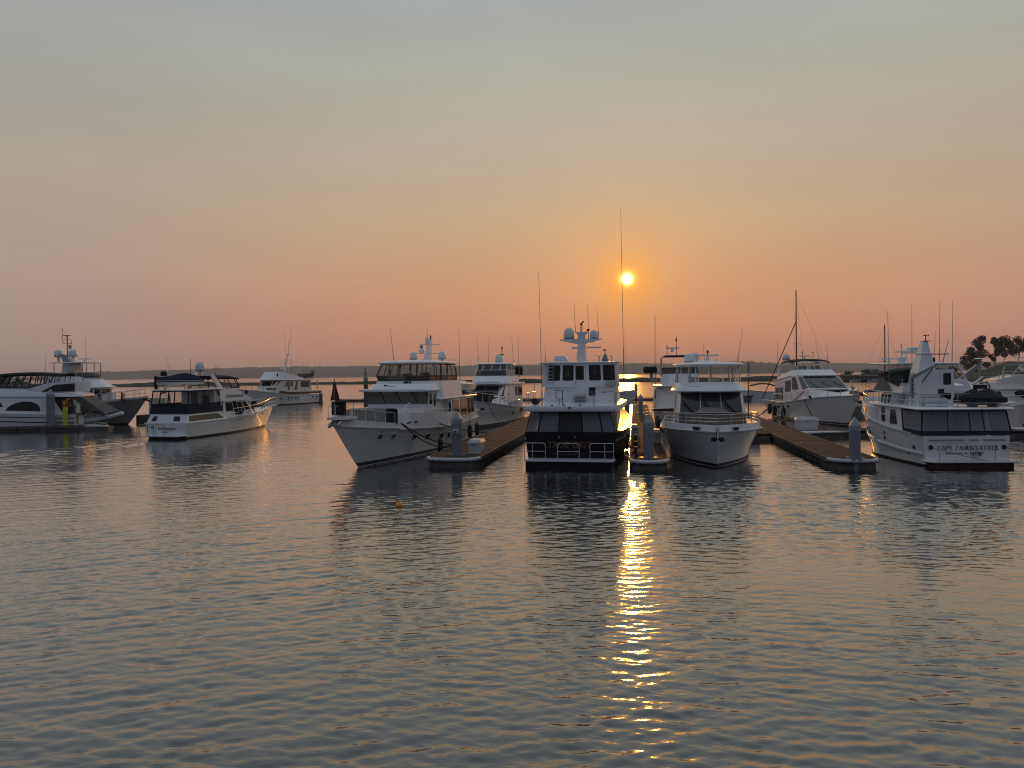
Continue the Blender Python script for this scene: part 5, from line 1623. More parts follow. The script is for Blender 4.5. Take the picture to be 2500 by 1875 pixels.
    antenna(o, (X(-14.4), 2.40, 4.9), (X(-14.4), 2.36, 8.9), 0.028)
    # bow rail
    for sd in (-1, 1):
        pts = []
        for i in range(16):
            t = 0.74 + 0.26 * i / 15
            z = h.zs(t); p = h.pt(t, z, 0, sd)
            k = bt(t)
            pts.append(Vector((p.x + 0.1 * k, p.y - sd * 0.06 if abs(p.y) > 0.12 else p.y, z + k)))
        pts[-1].y = sd * 0.2; pts[-1].x = X(3.6); pts[-1].z = 3.12
        rail('bow_rail', M['steel'], o, pts, 0.62, 8, 0, 0.02)
    rail('side_rail', M['steel'], o, [(X(-11.0), 2.6, 2.72), (X(-5.8), 2.55, 2.93)], 0.22, 4, 0, 0.018)
    # portlights and fittings on the topsides
    for x, z, w, hh in ((-1.0, 1.72, 0.40, 0.28), (-2.4, 1.62, 0.40, 0.28), (-5.0, 1.36, 0.52, 0.34), (-7.0, 1.24, 0.52, 0.34), (-9.4, 1.12, 0.46, 0.34), (-10.9, 1.05, 0.46, 0.34)):
        h.port(o, M['dark_glass'], X(x), z, w, hh, 1, 'portlight', lean=0.35, frame=M['gel'], rnd=0.35)
    for x in (-3.0, -3.75):
        h.port(o, M['galv'], X(x), 2.42, 0.42, 0.13, 1, 'hawse_hole', rnd=0.3, out=0.10)
    h.port(o, M['rubber'], X(-0.9), 2.0, 0.22, 0.06, 1, 'vent_slot', rnd=0.2)
    return o, h, X


WT, WT_h, WT_X = build_white_trawler()
# red pennant on its bow staff
pp_ = local_to_world(WT, (WT_X(3.2), -0.05, 3.1))
o = thing('pennant', 'red triangular pennant on a short staff at the white trawler bow', 'flag', pp_, WT.rotation_euler.z)
MB().tube([(0, 0, 0), (-0.1, 0, 2.1)], 0.022, 6).build('staff', M['galv'], o)
MB().lathe([(0.001, 0), (0.035, 0.03), (0.001, 0.07)], (-0.1, 0, 2.08), 8).build('truck', M['steel'], o)
fl = MB()
cols = []
for i in range(9):
    f = i / 8
    w = 0.04 + 0.52 * f ** 0.9
    z = 2.0 - 1.05 * f
    row = [(-0.09 + 0.05 * math.sin(9 * f + 5 * k) * f, (k - 0.42) * w, z - 0.22 * abs(k - 0.4) * f) for k in (0, 0.25, 0.5, 0.75, 1.0)]
    cols.append(row)
for r in range(8):
    for k in range(4):
        fl.add([cols[r][k], cols[r][k + 1], cols[r + 1][k + 1], cols[r + 1][k]], [(0, 1, 2, 3)])
fl.build('cloth', M['red'], o, 60)
# tender lying across its boat deck
tp = local_to_world(WT, (WT_X(-17.3), 1.75, 3.80))
o = thing('tender', 'small tan hulled tender on the white trawler boat deck, sunlit stern', 'dinghy', tp, WT.rotation_euler.z)
th = []
for i in range(9):
    f = i / 8; x = -1.9 + 4.0 * f; w = 0.80 * (1 - max(0, (f - 0.45) / 0.55) ** 2.2) + 0.02
    z0 = 0.10 + 0.25 * max(0, f - 0.6)
    th.append([(x, -w, 0.74 + 0.12 * f), (x, -w * 0.85, 0.25 + z0), (x, 0, z0), (x, w * 0.85, 0.25 + z0), (x, w, 0.74 + 0.12 * f)])
MB().loft(th, True, True).build('hull', M['gel_cream'], o, 40)
MB().loft([[(p[0], p[1] * 0.95, p[2] + (0.0 if abs(p[1]) > 0.3 else 0)) for p in (r[0], ((r[0][0]), 0, r[0][2] + 0.28), r[4])] for r in th], True, True).build('cover', M['gel_cream'], o, 40)
MB().box((0.2, 0, 0.06), (2.2, 0.9, 0.12)).build('cradle', M['rubber'], o)
MB().box((-1.6, 0, 0.75), (0.3, 0.35, 0.6)).build('outboard_motor', M['rubber'], o)
# lines and fenders of the white trawler
a = local_to_world(WT, (WT_X(-0.6), 2.42, 2.55))
mooring_line(a, W(-11.7, 49.8, DZ + 0.1), 'long black bow line drooping from white trawler to wide dock', 0.35, 0.035)
a = local_to_world(WT, (WT_X(-0.75), 2.42, 2.50))
mooring_line(a, W(-11.75, 49.0, DZ + 0.1), 'second black bow line drooping beside the first to wide dock', 0.55, 0.035)
a = local_to_world(WT, (WT_X(-7.6), 2.72, 2.05))
mooring_line(a, W(-11.7, 60.0, DZ + 0.1), 'short black spring line going behind the pile from white trawler', 0.1, 0.04)
for x, z, lab in ((-7.2, 0.58, 'big black fender on white trawler hull just left of dock end'), (-15.4, 0.95, 'black fender on white trawler right of the pile, nearer one'), (-17.8, 0.95, 'black fender at white trawler stern quarter, farther one')):
    p = local_to_world(WT, (WT_X(x), 2.88, z))
    fender(p, lab, 0.95, 0.17, rope=1.1)


# ------------------------------------------------------------------ bluff-bowed pilothouse yacht, bow dead on
def build_bluff_yacht():
    azd = 191.5
    az = R(azd); fx, fy = math.sin(az), math.cos(az)
    L = 16.0
    o = boat('motor_yacht', 'white bow-on motor yacht with three dark windscreens and brown foredeck cover', azd, (11.42 - fx * L, 42.5 - fy * L), 'boat', 'boats in the marina')
    X = lambda x: x + L
    h = Hull(L, 1.2, 6.1, [(0, 1.6), (0.4, 1.68), (0.75, 1.92), (1, 2.02)], Bw=5.0, sm=0.50, p=3.7, sw=0.42, q=2.5, flare=1.7, aft=0.05, stem=0.8)
    h.band('hull', M['gel_hull'], o, lambda zs, t: 0.20, lambda zs, t: zs, rows=10)
    h.band('boot_stripe', M['boot'], o, lambda zs, t: -0.6, lambda zs, t: 0.20, rows=3, out=-0.006, caps=False)
    h.stripe('boot_pinstripe', M['gel'], o, 0.0, 0.03, 0.004)
    h.stripe('rub_rail', M['gel'], o, lambda z, t: z - 0.03, lambda z, t: z + 0.05, 0.06, 0, 1)
    m = MB()
    for sd in (-1, 1):
        rings = []
        for i in range(31):
            t = i / 30
            z = h.zs(t); p = h.pt(t, z, 0.0, sd); k = 0.40
            q = p + Vector((-0.04 * (t > 0.9), -sd * 0.10, k))
            if t == 1:
                q.y = 0
            rings.append([p, q, q + Vector((-0.02, -sd * 0.10, 0)), p + Vector((-0.05, -sd * 0.12, 0))])
        m.loft(rings)
    m.build('bulwark', M['gel'], o, 40)
    for sd in (-1, 1):
        t = 0.945
        p = h.pt(t, h.zs(t), 0.0, sd) + Vector((0, 0, 0.2)); p2 = h.pt(t + 0.02, h.zs(t), 0, sd) + Vector((0, 0, 0.2))
        d = (p2 - p).normalized(); nn = Vector((d.y, -d.x, 0)) * (1 if sd < 0 else -1)
        if nn.x < 0:
            nn = -nn
        MB().polyslab([p + d * a + Vector((0, 0, z)) - nn * 0.06 for a, z in ((-0.28, -0.09), (0.28, -0.09), (0.28, 0.09), (-0.28, 0.09))], nn * 0.09).build('hawse_plate', M['steel'], o, 0)
        for a in (-0.08, 0.12):
            MB().box(p + d * a + nn * 0.05 + Vector((0, 0, -0.03)), (0.08, 0.10, 0.13)).build('hawse_roller', M['rubber'], o, 0)
    # anchor on the stem
    m = MB(); m.box((X(1.42), 0, 2.22), (0.5, 0.16, 0.16)); m.tube([(X(1.45), 0, 2.2), (X(1.5), 0, 1.7)], 0.07, 6)
    m.build('bow_roller', M['steel'], o)
    m = MB(); m.box((X(1.42), 0.0, 1.72), (0.16, 0.60, 0.14)); m.box((X(1.45), 0.22, 1.66), (0.2, 0.2, 0.2), 0.4); m.box((X(1.45), -0.22, 1.66), (0.2, 0.2, 0.2), -0.4)
    m.build('anchor', M['rubber'], o)
    # foredeck seating under brown cover
    dz0 = 1.95
    cv = House('foredeck_cover', M['browncanvas'], o, [(X(-4.6), 2.0, 2.0), (X(-2.6), 1.95, 2.0), (X(-1.7), 1.45, 2.05)], [(X(-4.8), 1.95, 2.84), (X(-3.0), 1.88, 2.84), (X(-2.1), 1.35, 2.82)])
    # cabin
    hs = House('deckhouse', M['gel'], o, [(X(-15.0), 2.2, 1.6), (X(-6.2), 2.18, 1.9), (X(-5.1), 2.12, 2.75), (X(-4.55), 1.95, 2.75)], [(X(-15.0), 2.1, 4.1), (X(-6.6), 2.05, 4.1), (X(-5.9), 2.0, 4.1), (X(-5.5), 1.85, 4.1)])
    MB().loft([[(X(-5.1), 2.08, 2.0), (X(-4.5), 1.95, 2.0), (X(-4.5), -1.95, 2.0), (X(-5.1), -2.08, 2.0)], [(X(-5.1), 2.08, 2.76), (X(-4.55), 1.95, 2.76), (X(-4.55), -1.95, 2.76), (X(-5.1), -2.08, 2.76)]]).build('cabin_front', M['gel'], o, 20)
    for a0, a1 in ((0.02, 0.325), (0.345, 0.655), (0.675, 0.98)):
        hs.win(3, (a0, a1, 0.09, 0.96), M['grey_glass'], r=0.04, frame=M['rubber'], fw=0.02, name='windscreen')
    nn = hs.normal(3)
    for a in (0.03, 0.36, 0.69):
        p = hs.P(3, a + 0.19, 0.04) + nn * 0.08; q = hs.P(3, a + 0.02, 0.45) + nn * 0.07
        m = MB(); m.tube([p, q], 0.022, 5); m.tube([p + nn * 0.01, hs.P(3, a + 0.05, 0.55) + nn * 0.08], 0.014, 5); m.box(p, (0.1, 0.1, 0.08)); m.tube([hs.P(3, a + 0.005, 0.65) + nn * 0.07, hs.P(3, a + 0.16, 0.10) + nn * 0.07], 0.018, 5)
        m.build('wiper', M['rubber'], o)
    for (a0, a1) in ((0.45, 0.6), (0.63, 0.78), (0.82, 0.94)):
        hs.win2(0, (a0, a1, 0.5, 0.9), r=0.08)
    # hatch blister
    hb = []
    for k in range(9):
        a = math.pi * k / 8
        hb.append((math.cos(a)))
    m = MB()
    def arch(x, w, z0, z1):
        n = 12
        pts = []
        for k in range(n + 1):
            a = math.pi * k / n
            pts.append((x, w * math.copysign(abs(math.cos(a)) ** 0.55, math.cos(a)), z0 + (z1 - z0) * math.sin(a) ** 0.55))
        return pts
    m.loft([arch(X(-2.9), 1.05, 2.78, 2.98), arch(X(-3.0), 1.02, 2.78, 3.02), arch(X(-4.4), 0.85, 2.78, 3.16), arch(X(-4.6), 0.8, 2.78, 3.16)])
    m.build('hatch_blister', M['tancanvas'], o, 40)
    MB().box((X(-2.88), 0, 2.93), (0.04, 1.9, 0.05)).build('blister_trim', M['gel'], o, 0)
    # brow and flybridge
    slab('flybridge_brow', M['gel'], o, [(X(-15.2), 2.3, 4.06), (X(-6.6), 2.42, 4.06), (X(-5.6), 2.25, 4.06), (X(-5.0), 1.5, 4.06), (X(-4.8), 0.6, 4.06)], 0.22, 0.16)
    MB().loft([ring_of([(X(-15.0), 2.2, 4.24), (X(-7.0), 2.26, 4.24), (X(-6.1), 2.05, 4.24), (X(-5.6), 1.35, 4.24), (X(-5.4), 0.5, 4.24)]), ring_of([(X(-15.0), 2.2, 4.34), (X(-7.0), 2.24, 4.34), (X(-6.2), 2.0, 4.34), (X(-5.8), 1.3, 4.34), (X(-5.6), 0.5, 4.34)])]).build('brow_step', M['gel'], o, 40)
    fb = House('flybridge_coaming', M['gel'], o, [(X(-13.0), 2.2, 4.3), (X(-7.2), 2.2, 4.3), (X(-6.3), 1.95, 4.3), (X(-5.9), 1.3, 4.3), (X(-5.75), 0.5, 4.3)], [(X(-13.0), 2.12, 4.62), (X(-7.5), 2.1, 4.62), (X(-6.7), 1.85, 4.62), (X(-6.35), 1.2, 4.66), (X(-6.2), 0.5, 4.68)], smooth=40)
    fb.win(3, [(0.05, 0.30), (0.95, 0.30), (0.95, 0.34), (0.05, 0.34)], M['galv'], r=0, name='trim_line', proud=0.008)
    eb = [(X(-12.0), 2.08, 4.62), (X(-7.6), 2.06, 4.62), (X(-6.8), 1.82, 4.62), (X(-6.4), 0.85, 4.66)]
    et = [(X(-12.0), 1.95, 5.74), (X(-7.9), 1.93, 5.74), (X(-7.3), 1.72, 5.74), (X(-7.0), 0.82, 5.74)]
    enclosure(o, eb, et, posts=(0.5,), vinyl=M['vinyl'], frame=M['gel'], r=0.032, edges=range(7))
    m = MB()
    for x, y in ((-11.8, 1.9), (-11.8, -1.9), (-9.8, 0.3), (-9.8, -1.1), (-9.8, 1.5)):
        m.tube([(X(x), y, 4.3), (X(x), y, 5.78)], 0.05, 6)
    m.build('hardtop_post', M['alu'], o)
    m = MB()
    m.box((X(-8.2), -0.95, 4.72), (0.5, 0.65, 0.6)).box((X(-8.2), 0.55, 4.7), (0.5, 0.4, 0.5)).lathe([(0.001, 0), (0.28, 0), (0.2, 0.2), (0.12, 0.5), (0.001, 0.5)], (X(-8.0), 0.35, 4.5), 10)
    m.build('helm_seat', M['gel_cream'], o)
    slab('hardtop', M['gel'], o, [(X(-12.6), 2.1, 5.72), (X(-12.2), 2.3, 5.72), (X(-7.6), 2.30, 5.72), (X(-6.9), 2.05, 5.72), (X(-6.5), 1.2, 5.74)], 0.22, 0.2, camber=0.10)
    MB().loft([ring_of([(X(-10.6), 0.75, 6.0), (X(-8.4), 0.75, 6.0), (X(-8.0), 0.5, 6.0)]), ring_of([(X(-10.4), 0.6, 6.13), (X(-8.6), 0.6, 6.13), (X(-8.3), 0.4, 6.13)])]).build('top_plinth', M['gel'], o, 20)
    radar_dome(o, (X(-9.2), -1.15, 6.02), 0.36, 0.62)
    radar_dome(o, (X(-11.5), -0.72, 6.45), 0.30, 0.30, foot=0.4)
    s_ = scanner(o, (X(-9.2), 0.06, 6.12), 1.42)
    MB().lathe([(0.001, 0), (0.03, 0), (0.03, 0.12), (0.07, 0.14), (0.07, 0.3), (0.001, 0.3)], (X(-9.2), 0.06, 6.52), 8).build('mast_light', M['rubber'], s_)
    for y in (-0.45, 0.62):
        MB().lathe([(0.02, 0), (0.02, 0.12), (0.08, 0.15), (0.001, 0.18)], (X(-8.6), y, 6.1), 8).build('gps_mushroom', M['domeplastic'], o)
    MB().lathe([(0.001, 0), (0.22, 0), (0.22, 0.06), (0.001, 0.06)], (X(-8.6), 1.55, 6.0), 12).build('satellite_puck', M['domeplastic'], o)
    antenna(o, (X(-10.5), 2.1, 5.95), (X(-11.2), 2.55, 8.35), 0.028)
    antenna(o, (X(-10.6), -0.1, 6.1), (X(-10.6), -0.15, 7.35), 0.02)
    # rails
    for sd in (-1, 1):
        pts = []
        for i in range(19):
            t = 0.42 + 0.575 * i / 18
            z = h.zs(t); p = h.pt(t, z, 0, sd)
            if i == 18:
                p.y = 0.001 * sd
            pts.append(Vector((p.x - 0.12, p.y - sd * 0.16 if abs(p.y) > 0.2 else p.y, z + 0.40)))
        rail('bow_rail', M['steel'], o, pts, 0.56, 9, 2, 0.020)
    return o, h, X


BY, BY_h, BY_X = build_bluff_yacht()
mooring_line(local_to_world(BY, (BY_X(-2.2), -2.72, 2.25)), W(1.6, 46.2, DZ + 0.1), 'pale dock line dropping from bluff bow to narrow dock', 0.15, 0.02, M['rope_pale'])
# ------------------------------------------------------------------ the other boats
def build_green_bimini_yacht():
    azd = 183.0
    az = R(azd); fx, fy = math.sin(az), math.cos(az); L = 17.0
    o = boat('motor_yacht', 'white motor yacht with dark green bimini, raked windscreen and black fenders', azd, (32.4 - fx * L, 73.0 - fy * L), 'boat', 'boats in the marina')
    X = lambda x: x + L
    h = Hull(L, 2.2, 5.7, [(0, 1.8), (0.3, 1.85), (0.6, 2.3), (0.85, 2.8), (1, 3.0)], Bw=5.1, sm=0.42, p=2.6, sw=0.34, q=2.0, flare=1.5, aft=0.06)
    h.band('hull', M['gel_hull'], o, lambda zs, t: 0.32, lambda zs, t: zs, rows=9)
    h.band('boot_stripe', M['boot'], o, lambda zs, t: -0.6, lambda zs, t: 0.32, rows=3, out=-0.006, caps=False)
    h.stripe('boot_pinstripe', M['gel'], o, 0.12, 0.16, 0.004)
    h.stripe('rub_rail', M['gel'], o, lambda z, t: z - 0.03, lambda z, t: z + 0.06, 0.05, 0, 1)
    # raised foredeck and deckhouse
    fd = House('foredeck_trunk', M['gel'], o, [(X(-9), 2.35, 2.0), (X(-4.5), 2.3, 2.4), (X(-1.5), 1.5, 2.75), (X(0.3), 0.6, 2.95)], [(X(-9), 2.3, 3.2), (X(-5.2), 2.2, 3.6), (X(-2.5), 1.3, 3.32), (X(-0.6), 0.5, 3.1)], smooth=50)
    dh = House('deckhouse', M['gel'], o, [(X(-15.6), 2.5, 1.9), (X(-9.4), 2.5, 2.0), (X(-6.0), 2.35, 3.25), (X(-5.0), 2.0, 3.48)], [(X(-15.6), 2.4, 4.35), (X(-9.6), 2.4, 4.85), (X(-8.4), 2.15, 4.85), (X(-7.9), 1.85, 4.85)])
    for a0, a1 in ((0.015, 0.33), (0.345, 0.655), (0.67, 0.985)):
        dh.win(3, (a0, a1, 0.10, 0.93), M['grey_glass'], r=0.05, frame=M['rubber'], fw=0.04, name='windscreen')
    nn = dh.normal(3)
    for a in (0.1, 0.42, 0.74):
        m = MB(); m.tube([dh.P(3, a + 0.16, 0.08) + nn * 0.08, dh.P(3, a, 0.55) + nn * 0.07], 0.025, 5)
        m.build('wiper', M['rubber'], o)
    dh.win2(2, (0.08, 0.92, 0.10, 0.93), mat=M['grey_glass'], r=0.04, name='windscreen_quarter', frame=M['rubber'], fw=0.03)
    dh.win2(1, [(0.08, 0.50), (0.70, 0.28), (0.52, 0.94), (0.08, 0.92)], mat=M['tancanvas'], r=0.06, frame=M['rubber'], fw=0.04, name='curtained_window')
    dh.win2(0, (0.64, 0.96, 0.42, 0.84), mat=M['tancanvas'], r=0.06, frame=M['rubber'], fw=0.04, name='curtained_window')
    dh.win2(0, (0.05, 0.52, 0.10, 0.62), mat=M['browncanvas'], r=0.06, frame=M['gel'], fw=0.08, name='cockpit_opening')
    m = MB()
    for k in range(7):
        p = dh.P(0, 0.05 + 0.075 * k, 0.04) + dh.normal(0) * 0.08; q = dh.P(0, 0.05 + 0.075 * k, 0.62) + dh.normal(0) * 0.08
        m.tube([p, q], 0.03, 5)
    m.tube([dh.P(0, 0.0, 0.35) + dh.normal(0) * 0.1, dh.P(0, 0.52, 0.35) + dh.normal(0) * 0.1], 0.03, 5)
    m.build('cockpit_ladder_rail', M['steel'], o)
    slab('deckhouse_roof', M['gel'], o, [(X(-17.2), 2.3, 4.28), (X(-15.4), 2.5, 4.30), (X(-9.8), 2.5, 4.82), (X(-8.1), 2.1, 4.85), (X(-7.6), 1.5, 4.85)], 0.12, 0.06)
    fb = House('flybridge', M['gel'], o, [(X(-15.2), 2.35, 4.36), (X(-9.9), 2.4, 4.9), (X(-8.3), 2.0, 4.92), (X(-7.8), 1.4, 4.92)], [(X(-15.2), 2.2, 4.75), (X(-10.4), 2.2, 5.45), (X(-9.3), 1.85, 5.5), (X(-8.9), 1.3, 5.5)])
    enclosure(o, [(X(-13.0), 2.15, 5.1), (X(-10.5), 2.15, 5.45), (X(-9.4), 1.82, 5.5), (X(-9.05), 0.8, 5.52)], [(X(-13.0), 2.0, 6.35), (X(-11.3), 2.0, 6.4), (X(-10.5), 1.75, 6.4), (X(-10.2), 0.8, 6.42)], posts=(0.5,), frame=M['gel'], r=0.025, edges=range(1, 6))
    MB().box((X(-11.5), -0.6, 5.5), (0.5, 0.8, 0.9)).box((X(-11.5), 0.8, 5.5), (0.5, 0.8, 0.9)).build('helm_seat', M['galv'], o, 0)
    sec = []
    for i in range(9):
        f = i / 8; x = X(-14.6) + 4.3 * f; zc = 6.55 + 0.22 * math.sin(math.pi * (0.15 + 0.7 * f)) - 0.30 * max(0, f - 0.75)
        sec.append([(x, 2.08 * math.cos(math.pi * k / 8), zc - 0.34 + 0.34 * math.sin(math.pi * k / 8) ** 0.7) for k in range(9)])
    bm_ = MB().loft(sec, False, False, closed=False); bm_.loft([[(p[0], p[1] * 0.97, p[2] - 0.06) for p in r] for r in sec], False, False, closed=False)
    bm_.build('bimini', M['greencanvas'], o, 50)
    # radar arch, domes and antennas
    m = MB()
    for sd in (-1, 1):
        m.loft([[(X(-15.4), sd * 2.25, 4.4), (X(-14.5), sd * 2.25, 4.4), (X(-14.5), sd * 2.05, 4.4), (X(-15.4), sd * 2.05, 4.4)],
                [(X(-15.3), sd * 2.18, 6.1), (X(-14.9), sd * 2.18, 6.1), (X(-14.9), sd * 2.0, 6.1), (X(-15.3), sd * 2.0, 6.1)],
                [(X(-15.1), sd * 1.7, 6.62), (X(-14.6), sd * 1.7, 6.62), (X(-14.6), sd * 1.6, 6.45), (X(-15.1), sd * 1.6, 6.45)]])
    m.box((X(-14.85), 0, 6.56), (0.5, 3.4, 0.14))
    m.build('radar_arch', M['gel'], o, 30)
    radar_dome(o, (X(-14.9), -1.35, 6.7), 0.42, 0.72)
    scanner(o, (X(-13.6), 0.3, 6.75), 1.2)
    m = MB()
    for x, y, hh in ((-13.0, -0.1, 0.9), (-11.6, 0.6, 0.8)):
        m.tube([(X(x), y, 6.6), (X(x), y, 6.6 + hh)], 0.03, 5); m.lathe([(0.001, 0), (0.07, 0.02), (0.07, 0.16), (0.001, 0.2)], (X(x), y, 6.55 + hh), 8)
    m.build('mast_light', M['galv'], o)
    antenna(o, (X(-12.2), 1.5, 6.5), (X(-12.6), 1.2, 8.9), 0.028)
    antenna(o, (X(-11.0), 2.0, 6.3), (X(-11.1), 1.9, 8.6), 0.028)
    antenna(o, (X(-15.2), -2.2, 5.0), (X(-15.2), -2.25, 9.2), 0.028)
    # rails
    for sd in (-1, 1):
        pts = []
        for i in range(15):
            t = 0.30 + 0.69 * i / 14
            z = h.zs(t); p = h.pt(t, z, 0, sd); pts.append(Vector((p.x, p.y - sd * 0.06, z + 0.05)))
        pts[-1].y = sd * 0.15
        rail('side_rail', M['steel'], o, pts, 0.85, 8, 0, 0.03)
    m = MB(); m.tube([(X(1.2), 0, 3.1), (X(2.4), 0, 3.15), (X(2.5), 0, 2.7)], 0.10, 6); m.box((X(2.0), 0, 2.62), (0.7, 0.5, 0.12), 0, R(20)); m.box((X(0.4), 0.2, 3.3), (0.4, 0.4, 0.35))
    m.build('anchor', M['galv'], o)
    for x, z in ((-9.6, 1.55), (-11.4, 1.45), (-12.9, 1.4), (-13.4, 1.4), (-16.4, 1.45)):
        h.port(o, M['dark_glass'], X(x), z, 0.5, 0.26, -1, 'portlight', lean=-0.4, rnd=0.35)
    h.port(o, M['teak'], X(-15.2), 1.35, 1.0, 0.24, -1, 'name_board', rnd=0.15)
    h.port(o, M['rubber'], X(-3.7), 2.75, 0.42, 0.30, -1, 'hawse_hole', rnd=0.2, out=0.06)
    return o, h, X


GB, GB_h, GB_X = build_green_bimini_yacht()
for x, z, lab in ((-11.0, 0.75, 'black fender half hidden by the pale dock box under the white yacht'), (-14.3, 0.85, 'tall black fender on yacht left of the pale dock box'), (-16.6, 0.95, 'black fender at the stern of yacht with green bimini')):
    t = GB_h.at_x(GB_X(x), 1.0)
    p = GB_h.pt(t, 1.0, 0.2, -1)
    fender(local_to_world(GB, (p.x, p.y, z)), lab, 1.15, 0.22, rope=1.1)
for x0, v, lab, sg in ((-5.0, 66.0, 'heavy black bow line drooping from yacht with green bimini to cross dock', 0.5), (-12.0, 68.5, 'black spring line down the side of yacht with green bimini', 0.15), (-14.8, 84.0, 'black stern line of yacht with green bimini', 0.1)):
    t = GB_h.at_x(GB_X(x0), 2.0); p = GB_h.pt(t, GB_h.zs(t), 0.06, -1)
    q = W(15.5, 66.2, DZ + 0.1) if x0 > -10 else W(13.0, v, DZ + 0.1)
    mooring_line(local_to_world(GB, p), q, lab, sg, 0.05)


def build_neighbour_yacht():
    azd = 190.0
    az = R(azd); fx, fy = math.sin(az), math.cos(az); L = 18.0
    p0 = W(-15.8, 73.0)
    o = boat('motor_yacht', 'white motor yacht with dark flybridge screen behind the white trawler stern', azd, (p0.x - fx * L, p0.y - fy * L), 'boat', 'boats in the marina')
    X = lambda x: x + L
    h = Hull(L, 2.3, 5.5, [(0, 1.6), (0.3, 1.6), (0.6, 1.95), (0.85, 2.5), (1, 2.85)], Bw=4.9, sm=0.42, p=2.5, sw=0.3, q=1.9, flare=1.6, aft=0.05)
    h.band('hull', M['gel_hull'], o, lambda zs, t: 0.3, lambda zs, t: zs, rows=9)
    h.band('boot_stripe', M['boot'], o, lambda zs, t: -0.6, lambda zs, t: 0.3, rows=3, out=-0.006, caps=False)
    h.stripe('rub_rail', M['gel'], o, lambda z, t: z - 0.06, lambda z, t: z + 0.03, 0.06, 0, 1)
    h.stripe('topside_line', M['galv'], o, lambda z, t: z * 0.56, lambda z, t: z * 0.57, 0.006, 0.2, 0.95)
    dh = House('deckhouse', M['gel'], o, [(X(-17.0), 2.3, 1.6), (X(-8.0), 2.3, 1.8), (X(-5.6), 2.1, 2.9), (X(-4.9), 1.6, 3.0)], [(X(-17.0), 2.2, 4.15), (X(-8.6), 2.15, 4.2), (X(-7.3), 1.95, 4.2), (X(-6.9), 1.5, 4.2)])
    MB().loft([ring_of([(X(-8), 2.3, 1.8), (X(-4.2), 1.9, 2.1), (X(-2.6), 1.1, 2.3)]), ring_of([(X(-8), 2.3, 2.9), (X(-4.9), 1.8, 3.0), (X(-3.6), 1.0, 2.7)])]).build('trunk_cabin', M['gel'], o, 40)
    for a0, a1 in ((0.02, 0.49), (0.51, 0.98)):
        dh.win(3, (a0, a1, 0.12, 0.90), M['dark_glass'], r=0.05, frame=M['rubber'], fw=0.03, name='windscreen')
    dh.win2(2, (0.06, 0.94, 0.12, 0.90), mat=M['dark_glass'], r=0.05, name='windscreen', frame=M['rubber'], fw=0.03)
    dh.win2(1, [(0.10, 0.52), (0.40, 0.40), (0.40, 0.88), (0.10, 0.88)], r=0.05, mat=M['tint'])
    dh.win2(1, [(0.55, 0.38), (0.85, 0.22), (0.62, 0.88), (0.55, 0.88)], r=0.05, mat=M['tint'])
    dh.win2(0, (0.03, 0.38, 0.50, 0.90), r=0.06, mat=M['tint'], frame=M['rubber'], fw=0.02)
    dh.win2(0, (0.42, 0.60, 0.50, 0.90), r=0.06, mat=M['tancanvas'], frame=M['rubber'], fw=0.02)
    slab('deckhouse_roof', M['gel'], o, [(X(-17.6), 2.45, 4.16), (X(-8.6), 2.5, 4.2), (X(-7.0), 2.2, 4.22), (X(-6.3), 1.4, 4.24)], 0.28, 0.06)
    fb = House('flybridge', M['gel'], o, [(X(-14.5), 2.25, 4.44), (X(-9.4), 2.25, 4.46), (X(-8.2), 1.9, 4.48), (X(-7.6), 1.2, 4.48)], [(X(-14.5), 2.2, 5.1), (X(-10.0), 2.1, 5.15), (X(-9.0), 1.75, 5.2), (X(-8.6), 1.1, 5.2)])
    fb.win2(0, (0.1, 0.9, 0.02, 0.10), mat=M['navy'], r=0.02, name='trim_line')
    fb.win(3, (0.0, 1.0, 0.02, 0.10), mat=M['navy'], r=0.02, name='trim_line')
    rb = [(X(-13.0), 2.12, 5.1), (X(-10.05), 2.08, 5.15), (X(-9.05), 1.74, 5.2), (X(-8.65), 1.1, 5.2)]
    rm = [(X(-13.0), 2.05, 5.75), (X(-10.5), 2.0, 5.80), (X(-9.6), 1.66, 5.82), (X(-9.2), 1.0, 5.82)]
    rt = [(X(-13.0), 1.95, 6.5), (X(-11.2), 1.9, 6.5), (X(-10.4), 1.6, 6.45), (X(-10.1), 0.95, 6.45)]
    B_, Mm = ring_of(rb), ring_of(rm)
    for e in range(7):
        MB().quadslab(B_[e], B_[e + 1], Mm[e + 1], Mm[e], 0.02).build('smoked_screen', M['dark_glass'] if 1 <= e <= 4 else M['vinyl'], o, 0)
    enclosure(o, rm, rt, posts=(0.5,), vinyl=M['tint'], frame=M['gel'], r=0.035, edges=range(7))
    slab('hardtop', M['gel'], o, [(X(-14.6), 1.9, 6.5), (X(-11.2), 2.0, 6.5), (X(-10.3), 1.7, 6.46), (X(-9.95), 1.0, 6.46)], 0.14, 0.12, camber=0.12)
    radar_dome(o, (X(-12.4), 0.3, 6.72), 0.46, 0.95)
    m = MB(); m.tube([(X(-13.0), 0.55, 6.6), (X(-13.0), 0.55, 8.6)], 0.05, 6); m.lathe([(0.001, 0), (0.32, 0), (0.32, 0.16), (0.001, 0.16)], (X(-12.9), 0.5, 7.55), 12)
    m.lathe([(0.001, 0), (0.09, 0.05), (0.09, 0.3), (0.001, 0.35)], (X(-13.0), 0.55, 8.2), 8)
    m.build('radar_mast', M['galv'], o)
    antenna(o, (X(-10.8), -1.7, 6.5), (X(-11.1), -2.0, 9.6), 0.026)
    antenna(o, (X(-11.3), -0.7, 6.6), (X(-11.3), -0.7, 9.4), 0.026)
    antenna(o, (X(-14.0), 1.7, 6.5), (X(-14.1), 1.5, 9.9), 0.03)
